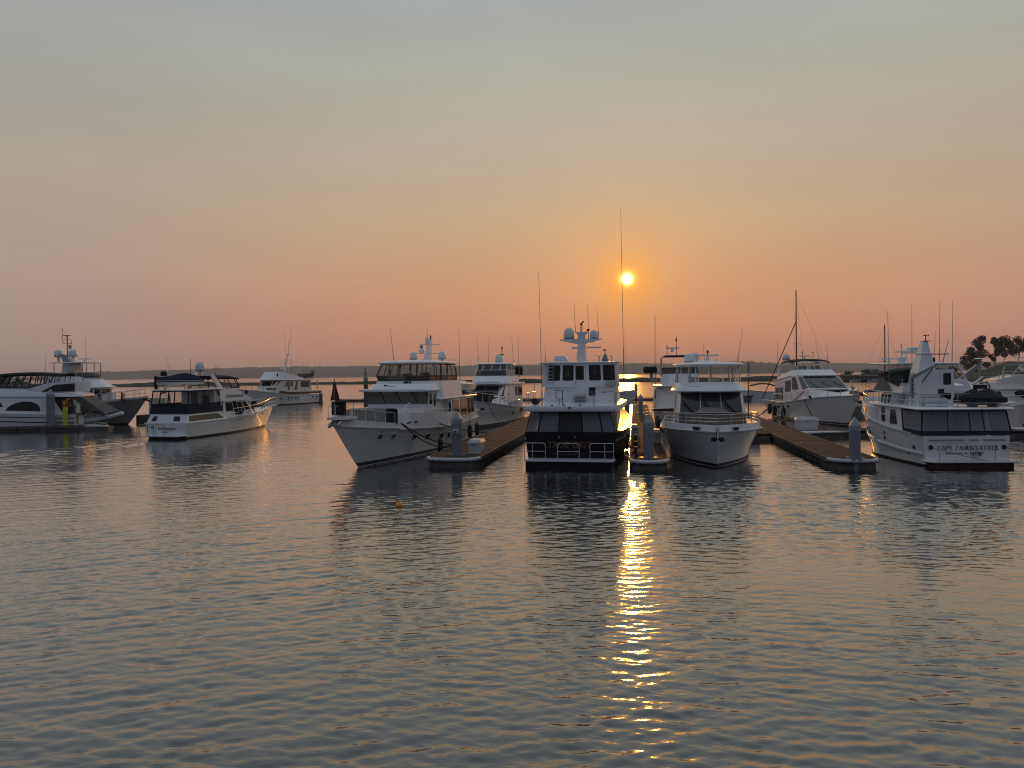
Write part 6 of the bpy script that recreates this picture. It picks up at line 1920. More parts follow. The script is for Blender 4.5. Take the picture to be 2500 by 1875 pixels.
    antenna(o, (X(-14.5), 2.3, 5.0), (X(-14.6), 2.15, 10.2), 0.034)
    h.port(o, M['rubber'], X(-0.5), 1.95, 0.7, 0.18, 1, 'hawse_hole', rnd=0.25)
    for x in (-8.8, -12.5, -13.1, -13.7, -17.0):
        h.port(o, M['dark_glass'], X(x), 1.25, 0.42, 0.45, 1, 'portlight', rnd=0.15)
    pts = []
    for i in range(15):
        t = 0.30 + 0.69 * i / 14
        z = h.zs(t); p = h.pt(t, z, 0, 1); pts.append(Vector((p.x, p.y - 0.08, z + 0.03)))
    rail('side_rail', M['steel'], o, pts, 0.85, 12, 0, 0.028)
    rail('side_rail', M['steel'], o, [Vector((p.x, -p.y, p.z)) for p in pts], 0.85, 12, 0, 0.028)
    MB().box((X(-3.6), 0.3, 3.0), (1.6, 1.9, 1.1)).build('foredeck_cover', M['blackcanvas'], o, 0)
    MB().box((X(-10.5), 2.46, 2.0), (5.5, 0.04, 0.75)).build('rail_dodger', M['rib'], o, 0)
    return o, h, X


NY, NY_h, NY_X = build_neighbour_yacht()
p = local_to_world(NY, (NY_X(-15.6), 2.1, 5.75))
o = thing('tilted_outboard', 'angular black covered outboard motor hung high on the yacht flybridge rail', 'outboard motor', p, NY.rotation_euler.z)
MB().loft([[(-0.5, 0.3, -0.5), (0.4, 0.45, -0.35), (0.4, -0.45, -0.35), (-0.5, -0.3, -0.5)], [(-0.75, 0.35, 0.1), (0.5, 0.5, 0.35), (0.5, -0.5, 0.35), (-0.75, -0.35, 0.1)], [(-0.3, 0.3, 0.6), (0.2, 0.35, 0.55), (0.2, -0.35, 0.55), (-0.3, -0.3, 0.6)]]).build('motor_cover', M['blackcanvas'], o, 0)
MB().tube([(0.3, 0, -0.4), (0.8, 0, -1.2)], 0.05, 6).build('davit_strut', M['galv'], o)
for x0, x1, v, lab, sg in ((-1.2, 0, 67.5, 'thin black line from bow of yacht behind white trawler to wide dock', 0.2), (-12.2, 0, 91.0, 'looped black line from yacht side deck to wide dock edge', 0.5), (-15.4, 0, 95.0, 'second looped black line near yacht stern to wide dock edge', 0.5)):
    t = NY_h.at_x(NY_X(x0), 2.0); p = NY_h.pt(t, NY_h.zs(t), 0.06, 1)
    mooring_line(local_to_world(NY, p), W(-11.8, v, DZ + 0.05), lab, sg, 0.035)


def build_sport_cruiser():
    azd = 258.0
    az = R(azd); L = 16.0
    o = boat('motor_yacht', 'sleek white sport yacht with black canvas top and arched side window, far left', azd, (-46.6, 82.0), 'boat', 'boats in the marina')
    h = Hull(L, 2.0, 4.8, [(0, 1.55), (0.3, 1.75), (0.6, 2.0), (1, 2.3)], Bw=4.3, sm=0.4, p=2.3, sw=0.3, q=1.9, flare=1.4, aft=0.06)
    h.band('hull', M['gel_hull'], o, lambda zs, t: 0.1, lambda zs, t: zs, rows=8)
    h.band('boot_stripe', M['boot'], o, lambda zs, t: -0.5, lambda zs, t: 0.1, rows=2, out=-0.006, caps=False)
    h.stripe('blue_stripe', M['navy'], o, lambda z, t: z - 0.42, lambda z, t: z - 0.34, 0.012, 0.0, 1, (1, -1))
    h.stripe('blue_stripe', M['navy'], o, lambda z, t: z - 0.92, lambda z, t: z - 0.82, 0.012, 0.0, 1, (1, -1))
    slab('swim_platform', M['gel'], o, [(-2.0, 2.0, 0.35), (-1.7, 2.2, 0.35), (0.05, 2.2, 0.35)], 0.12, 0.04)
    # main saloon, arched side windows
    sal = House('saloon', M['gel'], o, [(3.3, 2.15, 1.55), (9.5, 2.1, 1.8), (13.0, 1.5, 2.0)], [(2.8, 2.1, 3.55), (7.5, 2.0, 3.6), (9.0, 1.3, 3.6)])
    e = 0
    def archwin(s0, s1, t0, t1, skew=0.0):
        pts = []
        n = 10
        for k in range(n + 1):
            a = math.pi * (1 - k / n)
            c = (s0 + s1) / 2; w = (s1 - s0) / 2
            pts.append((c + w * math.cos(a) + skew * math.sin(a), t0 + (t1 - t0) * math.sin(a) ** 0.8))
        return pts
    sal.win2(0, archwin(0.02, 0.58, 0.22, 0.72, 0.02), r=0, proud=0.03)
    sal.win2(0, [(0.66, 0.42), (1.0, 0.34), (1.0, 0.86), (0.86, 0.80)], r=0.1, proud=0.03)
    sal.win2(1, [(0.0, 0.34), (0.85, 0.3), (0.6, 0.86), (0.0, 0.86)], r=0.1, proud=0.03)
    m = MB(); m.quadslab(sal.P(3, 0.45, 0.21), sal.P(3, 0.97, 0.21), sal.P(3, 0.97, 0.26), sal.P(3, 0.45, 0.26), -0.05)
    m.build('window_sill', M['navy'], o, 0)
    # big moulded roof swooping aft over the cockpit, flybridge above
    hs = []
    for x, w, z0, z1 in ((-0.7, 2.05, 3.46, 3.75), (0.5, 2.18, 3.45, 3.95), (4.0, 2.2, 3.50, 4.45), (7.5, 2.12, 3.55, 4.5), (10.0, 1.6, 3.45, 3.85), (11.4, 0.9, 3.2, 3.35)):
        hs.append([(x, -w, z0), (x, -w * 0.96, z0 + (z1 - z0) * 0.55), (x, -w * 0.82, z1), (x, w * 0.82, z1), (x, w * 0.96, z0 + (z1 - z0) * 0.55), (x, w, z0)])
    MB().loft(hs).build('flybridge_moulding', M['gel'], o, 45)
    # aft swoop with its own dark window
    for sd in (-1, 1):
        a = [Vector((x, sd * y, z)) for x, y, z in ((-0.2, 2.05, 3.90), (3.4, 2.1, 3.95), (4.4, 2.08, 4.35), (2.4, 2.02, 4.95), (0.2, 1.98, 5.05), (-0.4, 1.98, 4.95))]
        MB().polyslab(a, (0, -sd * 0.10, 0)).build('arch_wing', M['gel'], o, 0)
        b = [Vector((x, sd * (y + 0.03), z)) for x, y, z in ((0.0, 2.05, 4.02), (3.2, 2.1, 4.02), (1.9, 2.05, 4.72), (0.0, 2.0, 4.86))]
        wo_ = MB().polyslab(b, (0, sd * 0.02, 0)).build('wing_window', M['dark_glass'], o, 0)
        for x in (0.75, 1.6):
            MB().box((x, sd * 2.1, 4.40), (0.07, 0.03, 0.75)).build('window_post', M['rubber'], wo_, 0)
    # black canvas top
    bot = [(1.8, 1.9, 4.75), (4.4, 1.95, 4.45), (8.0, 1.85, 4.55), (9.0, 1.2, 4.55)]
    top = [(1.6, 1.8, 5.75), (4.2, 1.85, 5.75), (7.3, 1.75, 5.70), (8.1, 1.1, 5.65)]
    enclosure(o, bot, top, posts=(0.2, 0.4, 0.6, 0.8), frame=M['blackcanvas'], r=0.045, edges=range(7))
    m = MB()
    for y in (1.2, -1.2):
        for x in (3.0, 5.0, 6.6):
            m.tube([(x, y, 4.4), (x + 1.0, y, 5.75)], 0.03, 5); m.tube([(x + 1.0, y, 4.4), (x, y, 5.75)], 0.03, 5)
    m.build('canopy_bows', M['blackcanvas'], o)
    sec = []
    for i in range(9):
        f = i / 8; x = 1.2 + 7.0 * f; z = 5.78 + 0.32 * math.sin(math.pi * (0.12 + 0.8 * f))
        sec.append([(x, 1.95 * math.cos(math.pi * k / 8), z - 0.25 + 0.25 * math.sin(math.pi * k / 8) ** 0.6) for k in range(9)])
    MB().loft(sec, False, False, closed=False).loft([[(p[0], p[1], p[2] - 0.08) for p in r] for r in sec], False, False, closed=False).build('canvas_top', M['blackcanvas'], o, 50)
    MB().box((5.6, 0.4, 4.75), (0.7, 1.3, 0.7)).build('helm_seat', M['rib'], o, 0)
    antenna(o, (2.9, 1.9, 4.6), (2.7, 1.95, 8.2), 0.028)
    # cockpit: black block standing in for shade in the opening, side, aft shade
    MB().box((2.2, 0.0, 2.5), (1.6, 3.6, 1.9)).build('cockpit_shade_block', M['rubber'], o, 0)
    for sd in (-1, 1):
        MB().polyslab([Vector((x, sd * 2.12, z)) for x, z in ((1.1, 1.6), (3.3, 1.6), (2.8, 3.5), (2.2, 3.5))], (0, -sd * 0.08, 0)).build('cockpit_side', M['gel'], o, 0)
    m = MB(); m.quadslab((-0.5, 2.05, 3.50), (-0.5, -2.0, 3.5), (-3.3, -1.9, 1.75), (-2.9, 2.05, 1.62), 0.03)
    m.quadslab((-0.5, 2.06, 3.52), (-2.9, 2.06, 1.64), (-1.5, 2.08, 1.95), (0.4, 2.08, 3.4), 0.02)
    m.build('aft_sunshade', M['greycanvas'], o, 0)
    m = MB(); m.box((-0.4, 1.3, 1.0), (0.5, 0.5, 0.9)); m.box((-0.6, -0.4, 1.1), (0.4, 1.6, 1.1)); m.box((-0.3, 1.9, 2.2), (0.35, 0.4, 0.9))
    m.build('cockpit_furniture', M['gel_cream'], o, 0)
    rail('arch_rail', M['steel'], o, [(-0.3, 1.9, 5.0), (1.6, 1.9, 5.0)], 0.55, 4, 1, 0.03)
    return o, h


SC, SC_h = build_sport_cruiser()
# dinghy hanging off its stern platform
p = local_to_world(SC, (-1.6, 0.4, 0.55))
o = thing('inflatable_dinghy', 'grey inflatable dinghy with black outboard hanging off sport yacht platform', 'dinghy', p, SC.rotation_euler.z + R(180))
sdv = []
m = MB()
path = [(-1.1, 0.75, 0.35), (0.6, 0.75, 0.50), (1.6, 0.62, 0.68), (2.35, 0.30, 0.92), (2.5, 0.0, 0.98), (2.35, -0.30, 0.92), (1.6, -0.62, 0.68), (0.6, -0.75, 0.50), (-1.1, -0.75, 0.35)]
m.tube(path, 0.24, 10); m.build('tube', M['rib'], o, 60)
MB().loft([[(-1.0, 0.7, 0.25), (-1.0, 0, 0.0), (-1.0, -0.7, 0.25)], [(0.8, 0.7, 0.4), (0.8, 0, 0.15), (0.8, -0.7, 0.4)], [(2.2, 0.2, 0.8), (2.2, 0, 0.7), (2.2, -0.2, 0.8)]]).build('hull', M['rib'], o, 20)
MB().box((-1.25, 0.3, 0.85), (0.42, 0.42, 0.6)).box((-1.3, 0.3, 0.3), (0.18, 0.16, 0.9)).box((-1.45, 0.3, -0.12), (0.4, 0.1, 0.14)).build('outboard_motor', M['rubber'], o, 0)
MB().box((0.2, 0, 0.72), (0.5, 0.6, 0.5)).box((0.9, 0, 0.8), (0.3, 0.5, 0.45)).build('console', M['gel_cream'], o, 0)
MB().tube([(-0.6, 0.6, 1.1), (0.4, 0.55, 1.25), (1.2, 0.4, 1.35)], 0.07, 6).build('folded_canopy', M['greycanvas'], o)
MB().box((0.9, 0.2, -0.15), (0.1, 0.1, 0.5)).box((-0.5, 0.2, -0.15), (0.1, 0.1, 0.5)).build('chock', M['gel'], o, 0)

# dock in front of it, not aligned with the fingers
A0, A1 = Vector((-62.0, 75.4, 0)), Vector((-44.6, 78.2, 0))
d = (A1 - A0).normalized(); nn = Vector((-d.y, d.x, 0))
o = thing('dock_finger', 'stained grey dock in front of sport yacht at the left edge', 'dock', A0, math.atan2(d.y, d.x))
LL = (A1 - A0).length
MB().box((LL / 2, 0.9, DZ - 0.12), (LL, 1.8, 0.12)).build('deck_boards', M['deckwood'], o, 0)
k = 0
while k * 2.9 < LL:
    MB().box((k * 2.9 + 1.42, 0.9, -0.03), (2.8, 1.72, 0.72)).build('float_box', M['float'], o, 0); k += 1
MB().box((LL / 2, -0.05, DZ - 0.14), (LL, 0.10, 0.2)).build('whaler', M['whaler'], o, 0)
MB().box((LL + 1.1, 1.25, DZ - 0.16), (2.1, 1.1, 0.14)).build('end_plate', M['bumper'], o, 0)
pile(0, 0, 'dark octagonal pile in front of sport yacht with a yellow strip beside it', r=0.42, top=4.3, cone=0.55, xy=(-47.9, 78.6))
tag(MB().box((-46.75, 79.2, 1.35), (0.42, 0.2, 2.0), R(10)).build('yellow_bumper', M['yellow']), 'bright yellow vertical strip bumper beside the left pile', 'bumper')
p = W(0, 0)
o = fender((-53.2, 79.6, 0.95), 'small black fender hanging on the sport yacht hull', 0.6, 0.16, rope=1.7)


def build_grey_expedition():
    azd = 96.0
    az = R(azd); L = 16.5; fx, fy = math.sin(az), math.cos(az)
    o = boat('motor_yacht', 'grey hulled expedition trawler with white pilothouse and twin radar domes', azd, (-44.6 - fx * L, 87.9 - fy * L), 'boat', 'boats in the marina')
    X = lambda x: x + L
    h = Hull(L, 2.4, 5.2, [(0, 1.8), (0.3, 1.8), (0.5, 1.95), (0.7, 2.35), (1, 3.05)], Bw=4.9, sm=0.45, p=2.4, sw=0.35, q=2.0, flare=1.4, aft=0.05)
    h.band('hull', M['gel_grey'], o, lambda zs, t: 0.15, lambda zs, t: zs, rows=8)
    h.band('boot_stripe', M['boot'], o, lambda zs, t: -0.5, lambda zs, t: 0.15, rows=2, out=-0.006, caps=False)
    h.stripe('gunwale', M['gel'], o, lambda z, t: z - 0.02, lambda z, t: z + 0.22, 0.03, 0.3, 1)
    ph = House('pilothouse', M['gel'], o, [(X(-12.90), 2.1, 1.8), (X(-4.50), 2.1, 2.1), (X(-3.30), 1.7, 2.3), (X(-2.90), 0.9, 2.4)], [(X(-12.90), 2.05, 4.25), (X(-4.30), 2.05, 4.25), (X(-3.00), 1.65, 4.25), (X(-2.65), 0.85, 4.25)])
    for a0 in (0.62, 0.745, 0.865):
        ph.win2(0, (a0, a0 + 0.085, 0.62, 0.92), r=0.06, frame=M['gel'])
    for e in (1, 2):
        ph.win2(e, (0.10, 0.90, 0.62, 0.92), r=0.06, frame=M['gel'])
    ph.win(3, (0.05, 0.48, 0.62, 0.92), r=0.06, frame=M['gel']); ph.win(3, (0.52, 0.95, 0.62, 0.92), r=0.06, frame=M['gel'])
    slab('pilothouse_brow', M['gel'], o, [(X(-10.90), 2.25, 4.22), (X(-4.10), 2.3, 4.22), (X(-2.50), 1.8, 4.24), (X(-1.90), 0.9, 4.28)], 0.16, 0.10)
    MB().loft([ring_of([(X(-9.00), 2.1, 4.36), (X(-4.00), 2.1, 4.36), (X(-2.60), 1.5, 4.36), (X(-2.00), 0.7, 4.36)]), ring_of([(X(-9.00), 1.95, 5.5), (X(-5.40), 1.8, 5.6), (X(-4.40), 1.2, 5.6), (X(-4.00), 0.6, 5.6)])]).build('flybridge', M['gel'], o, 50)
    MB().loft([ring_of([(X(-7.60), 1.5, 5.55), (X(-4.20), 1.5, 5.6), (X(-3.60), 0.8, 5.6)]), ring_of([(X(-6.60), 1.1, 6.05), (X(-4.80), 1.1, 6.05), (X(-4.40), 0.6, 6.0)])]).build('flybridge_cover', M['greycanvas'], o, 30)
    slab('hardtop', M['gel'], o, [(X(-8.3), 1.8, 7.15), (X(-4.3), 1.8, 7.15), (X(-4.0), 1.2, 7.15)], 0.12, 0.05)
    m = MB()
    for x in (-7.9, -6.2, -5.2, -4.4):
        for y in (1.6, -1.6):
            m.tube([(X(x), y, 5.2), (X(x), y, 7.2)], 0.05, 5)
    m.build('hardtop_post', M['alu'], o)
    st = House('stack', M['gel'], o, [(X(-7.90), 0.8, 4.3), (X(-5.90), 0.8, 4.3)], [(X(-7.50), 0.7, 7.15), (X(-6.20), 0.7, 7.15)])
    m = MB(); m.loft([[(X(-7.70), 0.35, 7.25), (X(-6.70), 0.35, 7.25), (X(-6.70), -0.35, 7.25), (X(-7.70), -0.35, 7.25)], [(X(-8.20), 0.25, 8.3), (X(-7.50), 0.25, 8.1), (X(-7.50), -0.25, 8.1), (X(-8.20), -0.25, 8.3)]])
    m.tube([(X(-7.40), 0, 8.0), (X(-7.40), 0, 10.4)], 0.07, 6); m.box((X(-7.40), 0, 10.4), (0.7, 0.5, 0.08)); m.box((X(-7.40), 0, 9.5), (0.1, 1.6, 0.06)); m.box((X(-7.40), 0, 9.9), (1.2, 0.08, 0.05))
    m.tube([(X(-8.00), 0, 10.0), (X(-8.00), 0, 11.2)], 0.03, 5); m.lathe([(0.001, 0), (0.08, 0.05), (0.001, 0.14)], (X(-8.00), 0, 11.15), 8)
    for y in (-0.7, 0.7):
        m.tube([(X(-7.40), y, 9.5), (X(-7.40), y, 9.8)], 0.04, 5)
    m.box((X(-7.20), 0.2, 9.1), (0.22, 0.22, 0.45))
    m.build('mast', M['galv'], o)
    MB().lathe([(0.001, 0), (0.42, 0.02), (0.42, 0.16), (0.001, 0.22)], (X(-6.80), 0, 8.45), 12).build('radar_drum', M['domeplastic'], o)
    radar_dome(o, (X(-8.80), 0.4, 7.95), 0.48, 0.85, foot=0.75)
    radar_dome(o, (X(-6.40), -0.4, 7.95), 0.48, 0.85, foot=0.75)
    scanner(o, (X(-5.40), 0.2, 7.3), 1.6, 'x')
    antenna(o, (X(-5.60), 0.8, 7.2), (X(-5.80), 0.9, 10.4), 0.03)
    antenna(o, (X(-5.60), -1.2, 5.6), (X(-5.60), -1.2, 9.0), 0.025)
    for sd in (-1, 1):
        pts = []
        for i in range(13):
            t = 0.62 + 0.37 * i / 12
            z = h.zs(t); p = h.pt(t, z, 0, sd); pts.append(Vector((p.x, p.y - sd * 0.08, z + 0.2)))
        rail('bow_rail', M['steel'], o, pts, 0.85, 8, 1, 0.03)
    m = MB()
    for x in (-2.6, 0.2):
        m.tube([(X(x), -1.4, 2.7), (X(x), -1.4, 3.7)], 0.10, 6); m.tube([(X(x) + 0.25, -1.4, 2.7), (X(x) + 0.25, -1.4, 3.7)], 0.06, 6)
    m.build('deck_davit', M['rubber'], o)
    MB().box((X(-1.6), -0.6, 3.2), (0.7, 0.7, 1.0)).box((X(-3.2), -0.2, 2.9), (0.8, 1.2, 0.6)).build('deck_locker', M['gel'], o, 0)
    m = MB(); m.box((X(2.2), 0, 2.95), (1.0, 0.4, 0.12)); m.tube([(X(2.0), 0, 2.9), (X(2.9), 0, 2.6)], 0.10, 6)
    m.build('anchor', M['rubber'], o)
    return o


build_grey_expedition()
o = thing('dock_locker', 'white cabinet with small dark window on dock behind the grey bow', 'locker', (-42.8, 92.0, 0))
MB().box((0, 0, 1.9), (2.0, 1.4, 1.9)).build('cabinet', M['dockbox'], o, 0)
MB().box((0, 0, 2.88), (2.1, 1.5, 0.08)).build('cabinet_lid', M['gel'], o, 0)
MB().box((-0.2, -0.71, 2.05), (0.55, 0.03, 0.36)).build('window', M['dark_glass'], o, 0)
MB().box((0, 0, 0.3), (4.5, 2.6, 1.2)).build('float_box', M['float'], o, 0)
o = thing('small_flag', 'small dark flag on a thin staff above the white dock cabinet', 'flag', (-42.0, 92.0, 2.95))
MB().tube([(0, 0, 0), (0.05, 0, 1.1)], 0.03, 5).build('staff', M['galv'], o)
MB().quadslab((0.04, 0, 1.05), (0.04, 0, 0.6), (-0.75, 0.05, 0.35), (-0.7, 0.05, 0.5), 0.02).build('cloth', M['red'], o, 0)


def build_navy_canvas_cruiser():
    azd = 11.5
    L = 14.2
    o = boat('motor_yacht', 'white aft-cabin cruiser with navy canvas enclosure, under way left of centre', azd, (-30.15, 66.1), 'boat', 'boats in the marina')
    h = Hull(L, 1.7, 4.3, [(0, 1.35), (0.3, 1.40), (0.6, 1.55), (0.85, 1.9), (1, 2.2)], Bw=3.9, sm=0.42, p=2.2, sw=0.3, q=1.8, flare=1.5, aft=0.05, rake=0.12)
    h.band('hull', M['gel_hull'], o, lambda zs, t: 0.16, lambda zs, t: zs, rows=8)
    h.band('boot_stripe', M['boot'], o, lambda zs, t: -0.5, lambda zs, t: 0.16, rows=2, out=-0.006, caps=False)
    h.stripe('rub_rail', M['gel'], o, lambda z, t: z - 0.04, lambda z, t: z + 0.05, 0.06, 0, 1)
    ac = House('aft_cabin', M['gel'], o, [(-0.08, 1.98, 1.36), (5.2, 2.0, 1.42)], [(0.25, 1.80, 2.12), (5.0, 1.82, 2.18)])
    ac.win(3, [(0.10, 0.25), (0.22, 0.25), (0.22, 0.78), (0.11, 0.78)], r=0.06, frame=M['rubber'], fw=0.02)
    ac.win(3, [(0.66, 0.25), (0.82, 0.25), (0.81, 0.78), (0.66, 0.78)], r=0.06, frame=M['rubber'], fw=0.02)
    ac.win2(0, [(0.05, 0.18), (0.95, 0.18), (0.82, 0.82), (0.05, 0.82)], r=0.04, frame=M['gel'], fw=0.04)
    # navy canvas + clear enclosure on the aft deck
    bot = [(0.25, 1.85, 2.16), (4.9, 1.85, 2.2)]; mid = [(0.35, 1.82, 2.98), (4.9, 1.82, 3.0)]; top = [(0.5, 1.75, 4.15), (4.2, 1.75, 4.2)]
    B_, Mm = ring_of(bot), ring_of(mid)
    for e in (0, 2, 3):
        MB().quadslab(B_[e], B_[(e + 1) % 4], Mm[(e + 1) % 4], Mm[e], 0.03).build('canvas_skirt', M['navy'], o, 0)
    enclosure(o, mid, top, posts=(0.5,), vinyl=M['vinyl'], frame=M['navy'], r=0.05, edges=(0, 2))
    enclosure(o, mid, top, posts=(0.22, 0.45, 0.62), vinyl=M['vinyl'], frame=M['navy'], r=0.05, edges=(3,))
    bk = House('aft_bulkhead', M['gel_cream'], o, [(3.9, 1.7, 2.2), (4.6, 1.7, 2.2)], [(3.9, 1.7, 4.2), (4.6, 1.7, 4.2)])
    bk.win(3, (0.62, 0.86, 0.35, 0.75), r=0.03, name='cabin_window'); bk.win(3, (0.3, 0.5, 0.05, 0.9), r=0.03, mat=M['browncanvas'], name='cabin_door')
    slab('aft_hardtop', M['gel'], o, [(0.25, 1.75, 4.18), (0.4, 1.95, 4.18), (5.2, 1.95, 4.22)], 0.10, 0.04)
    # deckhouse: forward saloon with white fascia sweeping down to the foredeck
    dh = House('deckhouse', M['gel'], o, [(4.6, 1.9, 1.45), (9.6, 1.85, 1.6), (10.3, 1.4, 1.75)], [(4.6, 1.85, 3.1), (8.5, 1.8, 3.1), (9.0, 1.4, 3.1)])
    dh.win2(0, (0.16, 0.40, 0.38, 0.90), r=0.04); dh.win2(0, (0.42, 0.56, 0.12, 0.95), r=0.03, name='side_door', frame=M['gel']); dh.win2(0, (0.58, 0.76, 0.25, 0.90), r=0.04, frame=M['gel'])
    dh.win2(0, [(0.80, 0.36), (0.985, 0.36), (0.93, 0.90), (0.80, 0.90)], r=0.04)
    for a0, a1 in ((0.03, 0.48), (0.52, 0.97)):
        dh.win(2, (a0, a1, 0.25, 0.9), r=0.04, name='windscreen')
    fa = House('fascia', M['gel'], o, [(4.5, 1.93, 3.08), (9.6, 1.88, 3.08), (10.0, 1.3, 3.1)], [(4.5, 1.88, 4.2), (7.0, 1.83, 4.2), (7.4, 1.2, 4.2)])
    lettering('Enchantment', 0.52, M['inkletter'], o, frame_m((6.55, -1.945, 3.42), (1, 0, 0), (0, 0.03, 1)), shear=0.35, spacing=0.95)
    MB().box((8.3, -1.98, 3.85), (0.22, 0.2, 0.35)).build('spotlight', M['rubber'], o, 0)
    # flybridge: blue bimini and clear sides
    fbb = [(5.3, 1.7, 4.0), (7.4, 1.7, 4.05), (8.0, 1.2, 4.1)]; fbm = [(5.3, 1.7, 4.3), (7.6, 1.68, 4.35), (8.1, 1.2, 4.4)]; fbt = [(4.6, 1.5, 5.35), (7.3, 1.5, 5.25), (7.6, 1.1, 5.2)]
    MB().loft([ring_of(fbb), ring_of(fbm)]).build('flybridge_coaming', M['gel'], o, 30)
    enclosure(o, fbm, fbt, posts=(0.5,), frame=M['navy'], r=0.04, edges=range(5))
    sec = []
    for i in range(7):
        f = i / 6; x = 4.2 + 3.5 * f; z = 5.55 + 0.1 * math.sin(math.pi * f) - 0.15 * f
        sec.append([(x, 1.62 * math.cos(math.pi * k / 8), z - 0.25 + 0.25 * math.sin(math.pi * k / 8) ** 0.6) for k in range(9)])
    MB().loft(sec, False, False, closed=False).loft([[(p[0], p[1], p[2] - 0.08) for p in r] for r in sec], False, False, closed=False).build('bimini', M['navy'], o, 50)
    m = MB()
    for sd in (-1, 1):
        m.loft([[(5.3, sd * 1.72, 4.25), (4.6, sd * 1.72, 4.25), (4.6, sd * 1.62, 4.25), (5.3, sd * 1.62, 4.25)], [(4.1, sd * 1.6, 5.55), (3.6, sd * 1.6, 5.55), (3.6, sd * 1.5, 5.55), (4.1, sd * 1.5, 5.55)]])
    m.box((3.85, 0, 5.55), (0.5, 3.2, 0.12))
    m.build('radar_arch', M['gel'], o, 0)
    radar_dome(o, (3.6, -0.55, 5.95), 0.42, 0.85, foot=0.4)
    scanner(o, (4.2, 0.5, 5.6), 1.1, 'x')
    antenna(o, (3.5, 0.4, 5.5), (3.5, 0.4, 7.1), 0.05)
    antenna(o, (2.0, 1.2, 5.4), (1.7, 1.4, 7.2), 0.02); antenna(o, (4.4, -1.5, 5.5), (4.0, -1.6, 7.2), 0.02)
    # stern platform and rails, lettering
    slab('swim_platform', M['gel'], o, [(-1.0, 1.85, 0.26), (0.0, 1.95, 0.26)], 0.09, 0.03)
    m = MB()
    for y0, y1 in ((2.0, 1.35), (1.2, 0.62), (0.38, -0.42)):
        m.tube([(-0.85, y0, 0.32), (-0.85, y0, 1.32), (-0.85, y1, 1.32), (-0.85, y1, 0.32)], 0.028, 6)
    m.build('platform_rail', M['galv'], o)
    lettering('Enchantment', 0.36, M['inkletter'], o, frame_m((-0.13, -0.05, 0.80), (0, -1, 0), (-0.08, 0, 1)), shear=0.35, spacing=0.9)
    lettering('SEATTLE', 0.17, M['inkletter'], o, frame_m((-0.08, 0.15, 0.55), (0, -1, 0), (-0.08, 0, 1)), name='port_lettering')
    MB().box((-0.125, 1.35, 1.0), (0.02, 0.22, 0.11)).build('transom_badge', M['navy'], o, 0)
    # bow
    for sd in (-1, 1):
        pts = []
        for i in range(13):
            t = 0.42 + 0.57 * i / 12
            z = h.zs(t); p = h.pt(t, z, 0, sd); pts.append(Vector((p.x, p.y - sd * 0.06, z + 0.05)))
        pts[-1].x += 0.5; pts[-1].y = sd * 0.2
        rail('bow_rail', M['steel'], o, pts, 0.85, 8, 1, 0.028)
    m = MB(); m.box((L + 1.6, 0, 2.2), (1.0, 0.5, 0.1)); m.tube([(L + 1.5, 0, 2.15), (L + 2.1, 0, 1.95)], 0.07, 6)
    m.build('bow_pulpit', M['gel'], o)
    MB().box((9.9, -1.2, 1.95), (0.9, 0.4, 0.45), 0, R(-20)).build('rolled_cover', M['blackcanvas'], o, 0)
    MB().box((12.6, 0.1, 2.45), (0.5, 0.5, 0.5), 0.4, 0.5).build('windlass_cover', M['blackcanvas'], o, 0)
    MB().tube([(7.4, -1.95, 1.75), (7.4, -1.95, 2.05)], 0.22, 10).build('hanging_bucket', M['rubber'], o)
    m = MB(); m.tube([(12.1, -1.05, 2.0), (12.6, -1.0, 2.55), (12.9, -0.9, 2.1), (12.3, -1.1, 2.25), (12.0, -1.2, 1.98)], 0.03, 5)
    m.build('coiled_hose', M['rope'], o)
    for x, w in ((6.0, 0.55), (7.0, 0.75), (9.1, 0.6)):
        h.port(o, M['galv'], x, 1.25 if x > 6 else 1.12, w, 0.06, -1, 'hull_vent', rnd=0.2)
    h.port(o, M['dark_glass'], 12.2, 1.5, 0.5, 0.16, -1, 'hawse_hole', rnd=0.3)
    return o, h


NC, NC_h = build_navy_canvas_cruiser()
NC.scale.x = 1.15
p = local_to_world(NC, (1.5, 0.9, 4.55))
o = thing('covered_tender', 'tender under navy cover riding on the roof of the navy canvas cruiser', 'dinghy', p, NC.rotation_euler.z + R(-62))
hr, cr_ = [], []
for i in range(11):
    f = i / 10; x = -1.0 + 3.9 * f
    w = 0.75 * (1 - max(0, (f - 0.5) / 0.5) ** 2.2) + 0.03
    z0 = 0.05 + 0.35 * max(0, f - 0.55)
    hr.append([(x, -w, 0.55), (x, -w * 0.8, z0 + 0.15), (x, 0, z0), (x, w * 0.8, z0 + 0.15), (x, w, 0.55)])
    rz = float(np.interp(f, [0, 0.15, 0.25, 0.4, 0.6, 0.8, 1], [0.85, 0.9, 0.95, 1.1, 1.22, 1.0, 0.62]))
    cr_.append([(x, -w * 1.05, 0.42), (x, -w * 0.7, 0.6 + 0.3 * (rz - 0.6)), (x, 0, rz), (x, w * 0.7, 0.6 + 0.3 * (rz - 0.6)), (x, w * 1.05, 0.42)])
MB().loft(hr).build('hull', M['gel_cream'], o, 40)
MB().loft(cr_).build('cover', M['navy'], o, 40)
MB().box((-1.12, 0, 0.35), (0.22, 0.7, 1.2)).lathe([(0.001, 0), (0.28, 0), (0.28, 0.3), (0.12, 0.45), (0.001, 0.45)], (-0.5, 0.1, 0.95), 10).build('motor_cover', M['blackcanvas'], o, 0)
MB().box((-0.4, 0, -0.1), (0.1, 1.0, 0.5)).box((1.3, 0, -0.1), (0.1, 1.0, 0.5)).build('chock', M['alu'], o, 0)


